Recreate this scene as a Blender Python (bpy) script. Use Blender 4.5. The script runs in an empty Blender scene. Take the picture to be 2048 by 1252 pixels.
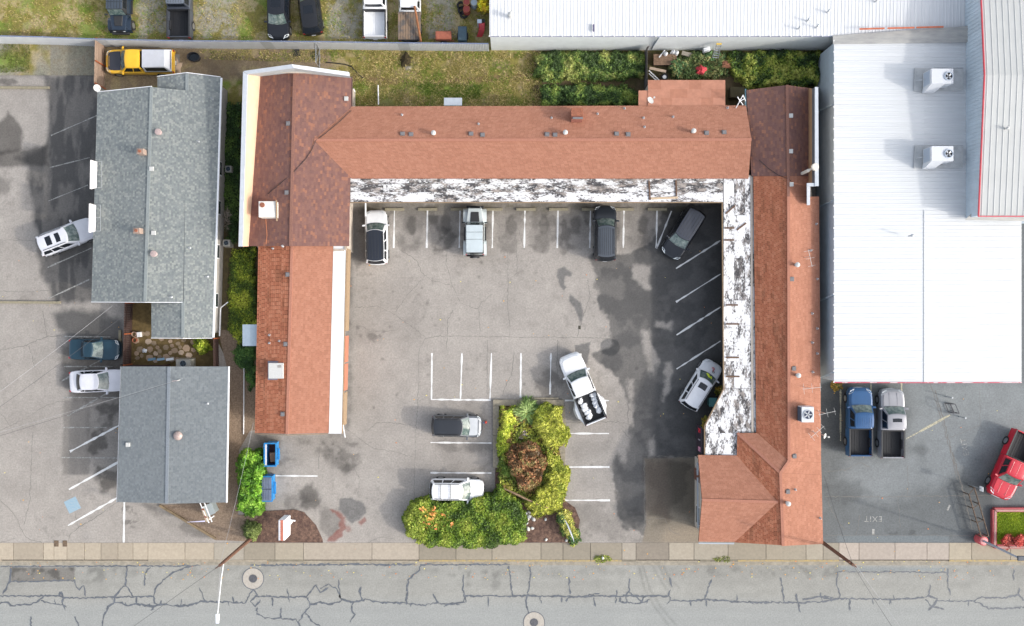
import bpy, bmesh, math, random
import numpy as np
from mathutils import Vector, Matrix
from mathutils.bvhtree import BVHTree
R = math.radians
random.seed(7)
scene = bpy.context.scene
COL = scene.collection

# ------------------------------------------------------------------ camera, sky, sun, exposure
ALT = 70.0            # the drone hovers 70 m above the lot
cd = bpy.data.cameras.new('camera'); cam = bpy.data.objects.new('camera', cd); COL.objects.link(cam)
cam.location = (0, 0, ALT); cam.rotation_euler = (0, 0, 0)
cd.sensor_width = 36.0; cd.lens = 36.0 * ALT / (2048 / 24.0); cd.clip_start = 1.0; cd.clip_end = 2000
scene.camera = cam
SUN_EL = R(28); SUN_AZ = math.atan2(0.957, -0.29)
world = bpy.data.worlds.new('World'); scene.world = world; world.use_nodes = True
nt = world.node_tree; bg = nt.nodes['Background']
sky = nt.nodes.new('ShaderNodeTexSky'); sky.sky_type = 'NISHITA'; sky.sun_disc = False
sky.sun_elevation = SUN_EL; sky.sun_rotation = SUN_AZ
sky.air_density = 1.0; sky.dust_density = 3.0; sky.ozone_density = 1.0
hz = nt.nodes.new('ShaderNodeHueSaturation'); hz.inputs['Saturation'].default_value = 0.45   # thin high haze whitens the whole sky evenly
nt.links.new(sky.outputs[0], hz.inputs['Color']); nt.links.new(hz.outputs[0], bg.inputs[0]); bg.inputs[1].default_value = 0.15
sd = bpy.data.lights.new('sun', 'SUN'); sun = bpy.data.objects.new('sun', sd); COL.objects.link(sun)
sd.energy = 0.95; sd.angle = R(1.6); sd.color = (1.0, 0.94, 0.86)
sun.location = (60, -20, 60)
sdir = Vector((math.sin(SUN_AZ) * math.cos(SUN_EL), math.cos(SUN_AZ) * math.cos(SUN_EL), math.sin(SUN_EL)))
sun.rotation_euler = (-sdir).to_track_quat('-Z', 'Y').to_euler()
vs = scene.view_settings
vs.view_transform = 'Standard'; vs.look = 'None'; vs.exposure = 1.20; vs.gamma = 1.0; vs.use_curve_mapping = False

# ------------------------------------------------------------------ survey: plan drawing units -> metres
U = 24.0              # plan units per metre at ground level; the origin of the scene is plan point (1024, 626)
def W(px, py, h=0.0):
    k = (1 - h / ALT) / U
    return Vector(((px - 1024) * k, (626 - py) * k, h))
def G(px, py, z=0.0):
    return Vector(((px - 1024) / U, (626 - py) / U, z))

# ------------------------------------------------------------------ materials
MATS = {}
def mat(name, col, rough=0.6, metal=0.0, var=0.0, scale=3.0, bump=0.0, bscale=None, col2=None, coat=0.0, spec=0.5, stretch=None, lo=0.35, hi=0.65, detail=6.0):
    if name in MATS: return MATS[name]
    m = bpy.data.materials.new(name); m.use_nodes = True
    t = m.node_tree; b = t.nodes['Principled BSDF']
    b.inputs['Base Color'].default_value = (*col, 1); b.inputs['Roughness'].default_value = rough
    b.inputs['Metallic'].default_value = metal; b.inputs['Specular IOR Level'].default_value = spec
    if coat: b.inputs['Coat Weight'].default_value = coat; b.inputs['Coat Roughness'].default_value = 0.05
    if var or col2 or bump:
        tc = t.nodes.new('ShaderNodeTexCoord'); mp = t.nodes.new('ShaderNodeMapping')
        t.links.new(tc.outputs['Object'], mp.inputs[0])
        if stretch: mp.inputs['Scale'].default_value = stretch
        n = t.nodes.new('ShaderNodeTexNoise'); n.inputs['Scale'].default_value = scale; n.inputs['Detail'].default_value = detail
        n.inputs['Roughness'].default_value = 0.65
        t.links.new(mp.outputs[0], n.inputs[0])
        if var or col2:
            r = t.nodes.new('ShaderNodeValToRGB')
            c2 = col2 if col2 else tuple(min(1, c * (1 + var)) for c in col)
            c1 = col if col2 else tuple(c * (1 - var) for c in col)
            r.color_ramp.elements[0].position = lo; r.color_ramp.elements[1].position = hi
            r.color_ramp.elements[0].color = (*c1, 1); r.color_ramp.elements[1].color = (*c2, 1)
            t.links.new(n.outputs[0], r.inputs[0]); t.links.new(r.outputs[0], b.inputs['Base Color'])
        if bump:
            n2 = t.nodes.new('ShaderNodeTexNoise'); n2.inputs['Scale'].default_value = bscale or scale * 4; n2.inputs['Detail'].default_value = 4
            t.links.new(mp.outputs[0], n2.inputs[0])
            bp = t.nodes.new('ShaderNodeBump'); bp.inputs['Strength'].default_value = bump; bp.inputs['Distance'].default_value = 0.03
            t.links.new(n2.outputs[0], bp.inputs['Height']); t.links.new(bp.outputs[0], b.inputs['Normal'])
    MATS[name] = m
    return m

def amat(name, rough=0.8, fine=0.25, fscale=30.0, wet=False, bump=0.3, trans=0.0, spec=0.4):
    """colour comes from the mesh's own 'col' attribute (the piece's own pigment), with fine grain on top"""
    if name in MATS: return MATS[name]
    m = bpy.data.materials.new(name); m.use_nodes = True
    t = m.node_tree; b = t.nodes['Principled BSDF']; b.inputs['Roughness'].default_value = rough; b.inputs['Specular IOR Level'].default_value = spec
    a = t.nodes.new('ShaderNodeAttribute'); a.attribute_name = 'col'
    src = a.outputs['Color']
    if fine:
        tc = t.nodes.new('ShaderNodeTexCoord'); n = t.nodes.new('ShaderNodeTexNoise'); n.inputs['Scale'].default_value = fscale; n.inputs['Detail'].default_value = 8
        n.inputs['Roughness'].default_value = 0.8
        t.links.new(tc.outputs['Object'], n.inputs[0])
        r = t.nodes.new('ShaderNodeMapRange'); r.inputs[1].default_value = 0.3; r.inputs[2].default_value = 0.7
        r.inputs[3].default_value = 1 - fine; r.inputs[4].default_value = 1 + fine
        t.links.new(n.outputs[0], r.inputs[0])
        mx = t.nodes.new('ShaderNodeVectorMath'); mx.operation = 'SCALE'
        t.links.new(src, mx.inputs[0]); t.links.new(r.outputs[0], mx.inputs['Scale']); src = mx.outputs[0]
        if bump:
            bp = t.nodes.new('ShaderNodeBump'); bp.inputs['Strength'].default_value = bump; bp.inputs['Distance'].default_value = 0.02
            t.links.new(n.outputs[0], bp.inputs['Height']); t.links.new(bp.outputs[0], b.inputs['Normal'])
    t.links.new(src, b.inputs['Base Color'])
    if wet:
        w = t.nodes.new('ShaderNodeAttribute'); w.attribute_name = 'wet'
        r2 = t.nodes.new('ShaderNodeMapRange'); r2.inputs[3].default_value = rough; r2.inputs[4].default_value = 0.42
        t.links.new(w.outputs['Fac'], r2.inputs[0]); t.links.new(r2.outputs[0], b.inputs['Roughness'])
    if trans:
        tr = t.nodes.new('ShaderNodeBsdfTranslucent'); ms = t.nodes.new('ShaderNodeMixShader'); ms.inputs[0].default_value = trans
        t.links.new(src, tr.inputs[0]); t.links.new(b.outputs[0], ms.inputs[1]); t.links.new(tr.outputs[0], ms.inputs[2])
        t.links.new(ms.outputs[0], t.nodes['Material Output'].inputs[0])
    MATS[name] = m
    return m

def paint(name, col, metal=0.0, rough=0.3):
    return mat('paint_' + name, col, rough, metal, var=0.06, scale=1.5, coat=0.22)

# ------------------------------------------------------------------ objects
ORG = {}
def tag(o, label=None, cat=None, group=None, kind=None):
    if label: o['label'] = label
    if cat: o['category'] = cat
    if group: o['group'] = group
    if kind: o['kind'] = kind
    return o
def thing(name, label, cat, loc, group=None, rz=0.0):
    o = bpy.data.objects.new(name, None); COL.objects.link(o); o.empty_display_size = 0.3
    o.location = loc; o.rotation_euler = (0, 0, rz); ORG[o.name] = Vector(loc)
    return tag(o, label, cat, group)

class MB:
    def __init__(s): s.v = []; s.f = []; s.m = []
    def add(s, vs, fs, mi=0):
        b = len(s.v); s.v += [Vector(p) for p in vs]
        for f in fs: s.f.append([i + b for i in f]); s.m.append(mi)
        return s
    def quad(s, a, b, c, d, mi=0): return s.add([a, b, c, d], [(0, 1, 2, 3)], mi)
    def poly(s, pts, mi=0): return s.add(pts, [tuple(range(len(pts)))], mi)
    def hexa(s, bot, top, mi=0):
        n = len(bot); fs = [tuple(range(n - 1, -1, -1)), tuple(range(n, 2 * n))] + [(i, (i + 1) % n, n + (i + 1) % n, n + i) for i in range(n)]
        return s.add(list(bot) + list(top), fs, mi)
    def prism(s, pts, z0, z1, mi=0):
        area = sum(pts[i][0] * pts[(i + 1) % len(pts)][1] - pts[(i + 1) % len(pts)][0] * pts[i][1] for i in range(len(pts)))
        if area < 0: pts = list(reversed(pts))
        return s.hexa([(p[0], p[1], z0) for p in pts], [(p[0], p[1], z1) for p in pts], mi)
    def box(s, c, d, rz=0.0, mi=0):
        x, y, z = d[0] / 2, d[1] / 2, d[2] / 2; ca, sa = math.cos(rz), math.sin(rz)
        q = [(-x, -y), (x, -y), (x, y), (-x, y)]; q = [(c[0] + a * ca - b * sa, c[1] + a * sa + b * ca) for a, b in q]
        return s.hexa([(a, b, c[2] - z) for a, b in q], [(a, b, c[2] + z) for a, b in q], mi)
    def slab(s, q, t, mi=0):
        """q: four top corners (counter-clockwise from above), t: thickness straight down"""
        return s.hexa([(p[0], p[1], p[2] - t) for p in q], q, mi)
    def beam(s, a, b, w, h, mi=0):
        a, b = Vector(a), Vector(b); d = (b - a).normalized()
        up = Vector((0, 0, 1)) if abs(d.z) < 0.95 else Vector((1, 0, 0))
        x = d.cross(up).normalized() * (w / 2); y = x.cross(d).normalized() * (h / 2)
        return s.hexa([a - x - y, a - x + y, a + x + y, a + x - y], [b - x - y, b - x + y, b + x + y, b + x - y], mi)
    def cyl(s, c, r, h, n=12, mi=0, r2=None, ax='z'):
        r2 = r if r2 is None else r2; bot = []; top = []
        for i in range(n):
            a = 2 * math.pi * i / n; ca, sa = math.cos(a), math.sin(a)
            if ax == 'z': bot.append((c[0] + r * ca, c[1] + r * sa, c[2])); top.append((c[0] + r2 * ca, c[1] + r2 * sa, c[2] + h))
            elif ax == 'y': bot.append((c[0] + r * sa, c[1], c[2] + r * ca)); top.append((c[0] + r2 * sa, c[1] + h, c[2] + r2 * ca))
            else: bot.append((c[0], c[1] + r * ca, c[2] + r * sa)); top.append((c[0] + h, c[1] + r2 * ca, c[2] + r2 * sa))
        return s.hexa(bot, top, mi)
    def lathe(s, c, prof, n=14, mi=0, caps=True):
        vs = []; fs = []
        for r, z in prof:
            for i in range(n):
                a = 2 * math.pi * i / n; vs.append((c[0] + r * math.cos(a), c[1] + r * math.sin(a), c[2] + z))
        for k in range(len(prof) - 1):
            for i in range(n): j = (i + 1) % n; fs.append((k * n + i, k * n + j, (k + 1) * n + j, (k + 1) * n + i))
        if caps: fs.append(tuple(range(n - 1, -1, -1))); fs.append(tuple(range((len(prof) - 1) * n, len(prof) * n)))
        return s.add(vs, fs, mi)
    def tube(s, pts, r, n=6, mi=0):
        pts = [Vector(p) for p in pts]; vs = []; fs = []
        for k, p in enumerate(pts):
            d = (pts[min(k + 1, len(pts) - 1)] - pts[max(k - 1, 0)]).normalized()
            up = Vector((0, 0, 1)) if abs(d.z) < 0.9 else Vector((1, 0, 0))
            x = d.cross(up).normalized(); y = x.cross(d)
            rr = r[k] if isinstance(r, (list, tuple)) else r
            for i in range(n): a = 2 * math.pi * i / n; vs.append(p + x * (rr * math.cos(a)) + y * (rr * math.sin(a)))
        for k in range(len(pts) - 1):
            for i in range(n): j = (i + 1) % n; fs.append((k * n + i, k * n + j, (k + 1) * n + j, (k + 1) * n + i))
        fs.append(tuple(range(n - 1, -1, -1))); fs.append(tuple(range((len(pts) - 1) * n, len(pts) * n)))
        return s.add(vs, fs, mi)
    def patch(s, fn, us, vs_, mi=0, flip=False):
        nu, nv = len(us), len(vs_); P = [fn(u, v) for v in vs_ for u in us]; fs = []
        for j in range(nv - 1):
            for i in range(nu - 1):
                f = (j * nu + i, j * nu + i + 1, (j + 1) * nu + i + 1, (j + 1) * nu + i); fs.append(f[::-1] if flip else f)
        return s.add(P, fs, mi)
    def mesh(s, name, mats, off, smooth=False, sharp=35):
        me = bpy.data.meshes.new(name)
        me.from_pydata([tuple(p - off) for p in s.v], [], s.f)
        for m in (mats if isinstance(mats, (list, tuple)) else [mats]): me.materials.append(m)
        if any(s.m): me.polygons.foreach_set('material_index', s.m)
        if smooth:
            me.polygons.foreach_set('use_smooth', [True] * len(me.polygons)); me.set_sharp_from_angle(angle=R(sharp))
        me.update(); return me
    def build(s, name, mats, parent=None, label=None, cat=None, group=None, kind=None, smooth=False, local=False, sharp=35, bevel=0.0, fix=False):
        """world-space vertices (or parent-local ones with local=True) become one mesh object"""
        if parent is not None: off = Vector((0, 0, 0)) if local else ORG[parent.name]
        elif kind == 'structure' and len(s.v) > 60: off = Vector((0, 0, 0))
        else:
            xs = [p.x for p in s.v]; ys = [p.y for p in s.v]
            off = Vector(((min(xs) + max(xs)) / 2, (min(ys) + max(ys)) / 2, min(p.z for p in s.v)))
        me = s.mesh(name, mats, off, smooth, sharp)
        if fix:
            bm = bmesh.new(); bm.from_mesh(me); bmesh.ops.recalc_face_normals(bm, faces=bm.faces); bm.to_mesh(me); bm.free()
        o = bpy.data.objects.new(name, me); COL.objects.link(o)
        if parent is not None: o.parent = parent; ORG[o.name] = ORG[parent.name] if not local else Vector((0, 0, 0))
        else: o.location = off; ORG[o.name] = off
        if bevel: md = o.modifiers.new('bevel', 'BEVEL'); md.width = bevel; md.segments = 2; md.limit_method = 'ANGLE'
        return tag(o, label, cat, group, kind)

def share(src, parent=None, loc=(0, 0, 0), rz=0.0, name=None):
    c = src.copy(); COL.objects.link(c); c.parent = parent; c.location = loc; c.rotation_euler = (0, 0, rz)
    for k in ('label', 'category', 'group'):
        if parent is not None and k in c: del c[k]
    return c

def npmesh(name, V, F, C=None, m=None, parent=None, kind=None, wet=None, point=False, smooth=False):
    """fast mesh from numpy arrays: V (n,3), F (k,4 or k,3), C per face or per point colours"""
    V = np.asarray(V, dtype=np.float32); F = np.asarray(F, dtype=np.int32); k = F.shape[1]
    off = np.array(ORG[parent.name] if parent is not None else (0, 0, 0), dtype=np.float32)
    me = bpy.data.meshes.new(name)
    me.vertices.add(len(V)); me.vertices.foreach_set('co', (V - off).ravel())
    me.loops.add(F.size); me.loops.foreach_set('vertex_index', F.ravel())
    me.polygons.add(len(F)); me.polygons.foreach_set('loop_start', np.arange(len(F), dtype=np.int32) * k)
    if C is not None:
        C = np.asarray(C, dtype=np.float32)
        C4 = np.concatenate([C, np.ones((len(C), 1), np.float32)], 1)
        a = me.attributes.new('col', 'FLOAT_COLOR', 'POINT' if point else 'CORNER')
        a.data.foreach_set('color', (C4 if point else np.repeat(C4, k, axis=0)).ravel())
    if wet is not None:
        a = me.attributes.new('wet', 'FLOAT', 'POINT'); a.data.foreach_set('value', np.asarray(wet, np.float32).ravel())
    if m: me.materials.append(m)
    me.polygons.foreach_set('use_smooth', np.full(len(F), bool(smooth or point)))
    me.update(calc_edges=True); me.validate()
    o = bpy.data.objects.new(name, me); COL.objects.link(o)
    if parent is not None: o.parent = parent; ORG[o.name] = ORG[parent.name]
    else: ORG[o.name] = Vector((0, 0, 0))
    if kind: o['kind'] = kind
    return o

# ------------------------------------------------------------------ noise on arrays
_T = {}
def vnoise(x, y, scale, seed=0):
    if seed not in _T: _T[seed] = np.random.RandomState(seed).rand(256, 256).astype(np.float32)
    T = _T[seed]; x = np.asarray(x) / scale; y = np.asarray(y) / scale
    xi = np.floor(x).astype(int); yi = np.floor(y).astype(int); fx = x - xi; fy = y - yi
    fx = fx * fx * (3 - 2 * fx); fy = fy * fy * (3 - 2 * fy)
    a = T[xi & 255, yi & 255]; b = T[(xi + 1) & 255, yi & 255]; c = T[xi & 255, (yi + 1) & 255]; d = T[(xi + 1) & 255, (yi + 1) & 255]
    return (a * (1 - fx) + b * fx) * (1 - fy) + (c * (1 - fx) + d * fx) * fy
def fbm(x, y, scale, seed=0, oct=4):
    s = 0; a = 0.5; t = 0
    for i in range(oct): s = s + a * vnoise(x, y, scale, seed + i); t += a; a *= 0.55; scale *= 0.5
    return s / t
def sstep(a, b, x):
    t = np.clip((x - a) / (b - a), 0, 1); return t * t * (3 - 2 * t)
def inside(PX, PY, poly):
    r = np.zeros(PX.shape, bool); n = len(poly)
    for i in range(n):
        x0, y0 = poly[i]; x1, y1 = poly[(i + 1) % n]
        if y0 == y1: continue
        c = (y0 > PY) != (y1 > PY); r ^= c & (PX < (x1 - x0) * (PY - y0) / (y1 - y0) + x0)
    return r
def pdist(PX, PY, poly):
    d = np.full(PX.shape, 1e9); n = len(poly)
    for i in range(n):
        x0, y0 = poly[i]; x1, y1 = poly[(i + 1) % n]; dx, dy = x1 - x0, y1 - y0; L = dx * dx + dy * dy + 1e-9
        t = np.clip(((PX - x0) * dx + (PY - y0) * dy) / L, 0, 1); d = np.minimum(d, np.hypot(PX - x0 - t * dx, PY - y0 - t * dy))
    return np.where(inside(PX, PY, poly), d, -d)
def pmask(PX, PY, poly, soft=4, namp=6, nscale=14, seed=3):
    m = np.zeros(PX.shape); xs = [p[0] for p in poly]; ys = [p[1] for p in poly]; g = soft + namp + 2
    s = (PX > min(xs) - g) & (PX < max(xs) + g) & (PY > min(ys) - g) & (PY < max(ys) + g)
    if not s.any(): return m
    x, y = PX[s], PY[s]
    d = pdist(x, y, poly) + (fbm(x, y, nscale, seed) - 0.5) * 2 * namp
    m[s] = sstep(-soft, soft, d); return m
def ell(cx, cy, rx, ry, n=14, rot=0):
    return [(cx + rx * math.cos(a) * math.cos(rot) - ry * math.sin(a) * math.sin(rot), cy + rx * math.cos(a) * math.sin(rot) + ry * math.sin(a) * math.cos(rot)) for a in [2 * math.pi * i / n for i in range(n)]]
# ------------------------------------------------------------------ colours: pigment of a sunlit level surface seen as (r,g,b)
GAIN = 1.60
def lin(r, g, b):
    return tuple(((x / 255) / 12.92 if x / 255 <= 0.04045 else ((x / 255 + 0.055) / 1.055) ** 2.4) for x in (r, g, b))
def alb(r, g, b, k=None):
    return tuple(min(0.85, x / (k or GAIN)) for x in lin(r, g, b))

# ------------------------------------------------------------------ terrain to the horizon
tm = MB(); tm.quad((-700, -700, -0.35), (700, -700, -0.35), (700, 700, -0.35), (-700, 700, -0.35))
tm.build('terrain', mat('terrain', (0.10, 0.11, 0.05), 0.9, var=0.5, scale=0.05, col2=(0.22, 0.19, 0.12)), kind='structure')

# ------------------------------------------------------------------ parking lot: one asphalt sheet, its stains and some painted shade held as pigment / wetness
def axis(a, b, step, far, n):
    m = np.arange(a, b + step, step); l = np.linspace(a - far, a, n, endpoint=False); r = np.linspace(m[-1], m[-1] + far, n + 1)[1:]
    return np.concatenate([l, m, r])
def grid(xs, ys, zfun):
    PX, PY = np.meshgrid(xs, ys); z = zfun(PX, PY)
    V = np.stack([(PX - 1024) / U, (626 - PY) / U, z], -1).reshape(-1, 3)
    nx, ny = len(xs), len(ys); i = np.arange(nx * ny).reshape(ny, nx)
    F = np.stack([i[1:, :-1], i[1:, 1:], i[:-1, 1:], i[:-1, :-1]], -1).reshape(-1, 4)
    return PX, PY, V, F
xs = axis(-30, 2080, 2.2, 1200, 30); ys = np.concatenate([np.arange(128, 1085, 2.2), [1085.5]])
PX, PY, V, F = grid(xs, ys, lambda x, y: 0.0 * x)
X, Y = PX.ravel(), PY.ravel()
A3 = lambda c: np.array(c)[None, :]
dry = A3(alb(188, 181, 173)) * 0.97; c = np.repeat(dry, len(X), 0)
n1 = fbm(X, Y, 140, 11)[:, None]; n2 = fbm(X, Y, 26, 21)[:, None]; n3 = fbm(X, Y, 7, 31, 2)[:, None]
n4 = fbm(X * 1.8, Y * 0.5, 18, 36, 3)[:, None]; n5 = sstep(0.60, 0.72, fbm(X, Y, 9, 44, 3))[:, None] * sstep(0.45, 0.6, fbm(X, Y, 90, 47))[:, None]
c = c * (0.66 + 0.24 * n1 + 0.24 * n2 + 0.13 * n3 + 0.08 * n4) * (1 - 0.14 * n5)
# the neighbour's newer, darker asphalt east of the motel
east = sstep(1630, 1634, X)[:, None]
de = A3(alb(121, 125, 126)) * (0.68 + 0.30 * n1 + 0.24 * n2 + 0.16 * n3)
lighter = np.clip(pmask(X, Y, [(1820, 765), (2100, 765), (2100, 860), (1960, 905), (1900, 960), (1780, 1010), (1660, 985), (1700, 915), (1815, 900)], 22, 14, 40, 5), 0, 1)[:, None]
de = de * (1 + 0.55 * lighter)
c = c * (1 - east) + de * east
wet = np.zeros(len(X))
def stain_shade(poly, k, soft=4, namp=6, nscale=14, seed=3, tint=None, w=0.0, gate=None):
    """darken (k<1) or tint the sheet inside an irregular outline"""
    global c, wet
    m = pmask(X, Y, poly, soft, namp, nscale, seed)
    if gate is not None: m = m * gate
    mm = m[:, None]
    if tint is not None: c = c * (1 - mm * k) + A3(tint) * (mm * k)
    else:
        kk = A3((k * 0.96, k, k * 1.05)) if w else A3((k, k, k)); c = c * (1 - mm * (1 - kk))   # damp paving is a touch cooler
    wet = np.maximum(wet, m * w)
blot = sstep(0.42, 0.60, fbm(X, Y, 34, 77)); speck = sstep(0.50, 0.66, fbm(X, Y, 12, 91)); streak = sstep(0.42, 0.62, fbm(X * 2.6, Y * 0.7, 40, 55))
# left lot: standing damp along the grey house, blotches further out, and house shade put into the pigment
stain_shade([(92, 150), (205, 140), (205, 605), (112, 604), (92, 575), (78, 545), (80, 470), (62, 432), (55, 335), (30, 318), (88, 292), (96, 230)], 0.24, 8, 9, 30, 4, w=0.6, gate=0.72 + 0.28 * streak)
stain_shade([(0, 300), (60, 298), (95, 292), (95, 330), (20, 336), (-20, 330)], 0.42, 7, 8, 20, 14)
stain_shade([(2, 244), (16, 222), (26, 232), (44, 252), (43, 300), (-10, 312), (-20, 250)], 0.42, 4, 4, 12, 24)
stain_shade(ell(15, 163, 22, 7), 0.5, 3, 3, 8, 5); stain_shade(ell(4, 372, 18, 18), 0.6, 6, 6, 12, 6)
stain_shade([(20, 140), (95, 140), (92, 150), (60, 156), (0, 152)], 0.75, 6, 5, 10, 8)
stain_shade([(100, 625), (190, 620), (245, 640), (245, 690), (140, 690), (120, 660)], 0.34, 10, 10, 26, 9, w=0.4)
stain_shade([(120, 690), (245, 690), (245, 800), (150, 800), (122, 760)], 0.46, 8, 8, 20, 19)  # stains plus the front house's cast shade, here and in the next two
stain_shade([(175, 805), (245, 800), (245, 1000), (200, 985), (178, 900)], 0.34, 8, 10, 18, 29, gate=0.35 + 0.65 * blot)
stain_shade([(128, 800), (180, 800), (180, 950), (124, 950)], 0.66, 4, 4, 20, 30)  # even darkening in the outline of the front house's cast shadow
stain_shade([(240, 1005), (280, 1005), (276, 1050), (250, 1060)], 0.55, 5, 6, 10, 39, gate=speck)
stain_shade([(285, 1005), (330, 1010), (430, 1072), (400, 1080), (330, 1055)], 0.62, 6, 7, 14, 49, gate=0.3 + 0.7 * blot)
# courtyard: the big damp fan on the east side with dry islands
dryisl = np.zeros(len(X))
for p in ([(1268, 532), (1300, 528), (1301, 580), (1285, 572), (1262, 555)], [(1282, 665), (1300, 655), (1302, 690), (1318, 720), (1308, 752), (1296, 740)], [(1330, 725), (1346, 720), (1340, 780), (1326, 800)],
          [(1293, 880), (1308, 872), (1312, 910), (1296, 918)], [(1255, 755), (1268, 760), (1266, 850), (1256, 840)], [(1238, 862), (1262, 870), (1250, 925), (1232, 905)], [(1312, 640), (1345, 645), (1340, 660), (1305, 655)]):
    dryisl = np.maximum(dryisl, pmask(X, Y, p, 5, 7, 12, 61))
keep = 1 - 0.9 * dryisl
stain_shade([(1178, 515), (1220, 508), (1262, 505), (1300, 480), (1330, 420), (1460, 405), (1460, 860), (1400, 920), (1290, 918), (1292, 1070), (1255, 1060), (1232, 1030), (1228, 985), (1222, 960), (1238, 900), (1262, 840), (1246, 770), (1215, 735), (1190, 712), (1222, 690), (1216, 640), (1196, 590), (1186, 545)], 0.29, 3.5, 13, 24, 64, w=0.7, gate=keep * (0.80 + 0.20 * blot))
stain_shade([(1305, 470), (1460, 405), (1460, 860), (1400, 920), (1310, 915)], 0.62, 14, 10, 40, 65, w=0.7, gate=keep)  # deeper damp, darkened again along the east wing's cast shadow
for p in ([(1116, 538), (1130, 534), (1144, 546), (1142, 553), (1130, 552), (1128, 568), (1132, 574), (1127, 581), (1120, 572), (1114, 552)], [(1140, 588), (1152, 598), (1160, 606), (1166, 620), (1166, 640), (1160, 648), (1156, 630), (1146, 612), (1138, 602)], ell(1220, 694, 20, 18), [(1150, 690), (1180, 685), (1175, 730), (1150, 720)]):
    stain_shade(p, 0.48, 1.6, 2.5, 7, 66, w=0.5)
stain_shade([(1062, 742), (1090, 725), (1130, 760), (1130, 800), (1098, 800), (1070, 775)], 0.55, 4, 6, 10, 67, gate=0.35 + 0.65 * blot)
# tyre-worn and oily bay ends under the north canopy, parked cars' shade painted in
for x0, k in ((752, 0.5), (820, 0.68), (888, 0.48), (952, 0.6), (1018, 0.75), (1084, 0.66), (1148, 0.55), (1214, 0.5), (1282, 0.62), (1340, 0.6)):
    stain_shade([(x0 - 30, 405), (x0 + 30, 405), (x0 + 28, 470), (x0 + 12, 502), (x0 - 18, 506), (x0 - 28, 470)], k * 0.85, 6, 12, 14, 70 + x0 % 7, gate=0.40 + 0.60 * blot)
    stain_shade([(x0 - 34, 403), (x0 + 34, 403), (x0 + 34, 424), (x0 - 34, 428)], 0.6, 8, 6, 12, 78, tint=alb(120, 112, 84), gate=0.35 + 0.4 * speck)
    stain_shade(ell(x0 + 4, 450, 11, 20), 0.60, 3.5, 5, 8, 75 + x0 % 5)
stain_shade([(705, 405), (735, 405), (732, 520), (712, 540), (702, 500)], 0.55, 6, 5, 14, 81)
stain_shade([(696, 500), (706, 500), (702, 880), (688, 880)], 0.62, 5, 4, 12, 82, gate=0.3 + 0.7 * blot)
stain_shade([(690, 560), (860, 560), (850, 680), (690, 690)], 0.90, 30, 20, 40, 83)
stain_shade(ell(752, 672, 16, 14), 0.62, 4, 9, 8, 84, gate=0.2 + 0.8 * speck)
for p, k in (([(868, 880), (985, 885), (985, 945), (905, 942)], 0.62), ([(862, 800), (985, 800), (985, 860), (905, 815)], 0.8), ([(985, 960), (1005, 950), (1000, 990), (960, 1000)], 0.5)):
    stain_shade(p, k, 9, 9, 16, 85, gate=0.25 + 0.75 * blot)
# south-west corner of the courtyard, bins and mulch spill
stain_shade([(512, 866), (690, 868), (700, 900), (715, 935), (690, 950), (640, 915), (560, 950), (512, 930)], 0.58, 9, 10, 20, 86, gate=0.35 + 0.65 * blot)
stain_shade([(640, 880), (720, 880), (722, 930), (690, 945), (650, 925)], 0.62, 8, 10, 14, 87, gate=0.2 + 0.8 * speck)
stain_shade([(600, 980), (625, 965), (640, 1000), (632, 1020), (600, 1015)], 0.45, 5, 6, 12, 88)
stain_shade([(535, 990), (640, 985), (660, 1020), (600, 1030), (535, 1022)], 0.62, 8, 8, 20, 89, gate=0.3 + 0.7 * blot)
stain_shade([(680, 998), (700, 994), (728, 1008), (731, 1024), (718, 1040), (704, 1048), (694, 1036), (676, 1020)], 0.52, 2.2, 3, 10, 92, w=0.3)
stain_shade([(640, 1022), (672, 1018), (686, 1036), (680, 1062), (660, 1078), (640, 1060)], 0.66, 4, 4, 14, 93)
mul = lin(150, 92, 82); mul = tuple(x / GAIN for x in mul)
stain_shade([(660, 1018), (676, 1022), (690, 1034), (692, 1052), (684, 1072), (668, 1082), (650, 1084), (660, 1074), (678, 1056), (680, 1040), (672, 1030)], 0.75, 2.5, 4, 7, 94, tint=mul)
stain_shade([(716, 1044), (730, 1034), (732, 1042), (722, 1052)], 0.7, 2, 2, 6, 95, tint=mul); stain_shade(ell(697, 1058, 6, 7), 0.5, 3, 3, 5, 96, tint=mul)
stain_shade([(1140, 1005), (1292, 1010), (1292, 1084), (1150, 1084)], 0.72, 10, 10, 24, 97, gate=0.25 + 0.75 * blot)
stain_shade([(1225, 1010), (1292, 980), (1292, 1050), (1240, 1040)], 0.6, 8, 8, 20, 98, w=0.4)
stain_shade([(1140, 880), (1220, 880), (1222, 900), (1150, 925)], 0.88, 8, 8, 20, 99)
for q in range(90):
    a, b = random.uniform(705, 1290), random.uniform(515, 1075)
    if random.random() < 0.5: stain_shade(ell(a, b, random.uniform(1.5, 4), random.uniform(1.5, 4)), random.uniform(0.6, 0.85), 2, 2, 4, q)
# brown concrete drive by the office
stain_shade([(1289, 917), (1400, 915), (1400, 1086), (1284, 1086), (1292, 1050)], 0.88, 2.0, 1.4, 10, 101, tint=alb(152, 141, 124))
stain_shade([(1289, 917), (1400, 915), (1400, 1060), (1289, 1060)], 0.66, 8, 10, 20, 111, gate=0.2 + 0.8 * blot)
stain_shade([(1289, 917), (1340, 917), (1335, 1040), (1289, 1020)], 0.55, 10, 8, 20, 102, tint=alb(112, 98, 88))
stain_shade([(1330, 917), (1400, 915), (1400, 1030), (1345, 1020)], 0.62, 12, 8, 24, 112)  # damp tone that also deepens the office's shade on the drive
stain_shade([(1330, 1050), (1400, 1050), (1400, 1086), (1320, 1086)], 0.4, 12, 10, 24, 103, tint=alb(190, 172, 148))
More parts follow.
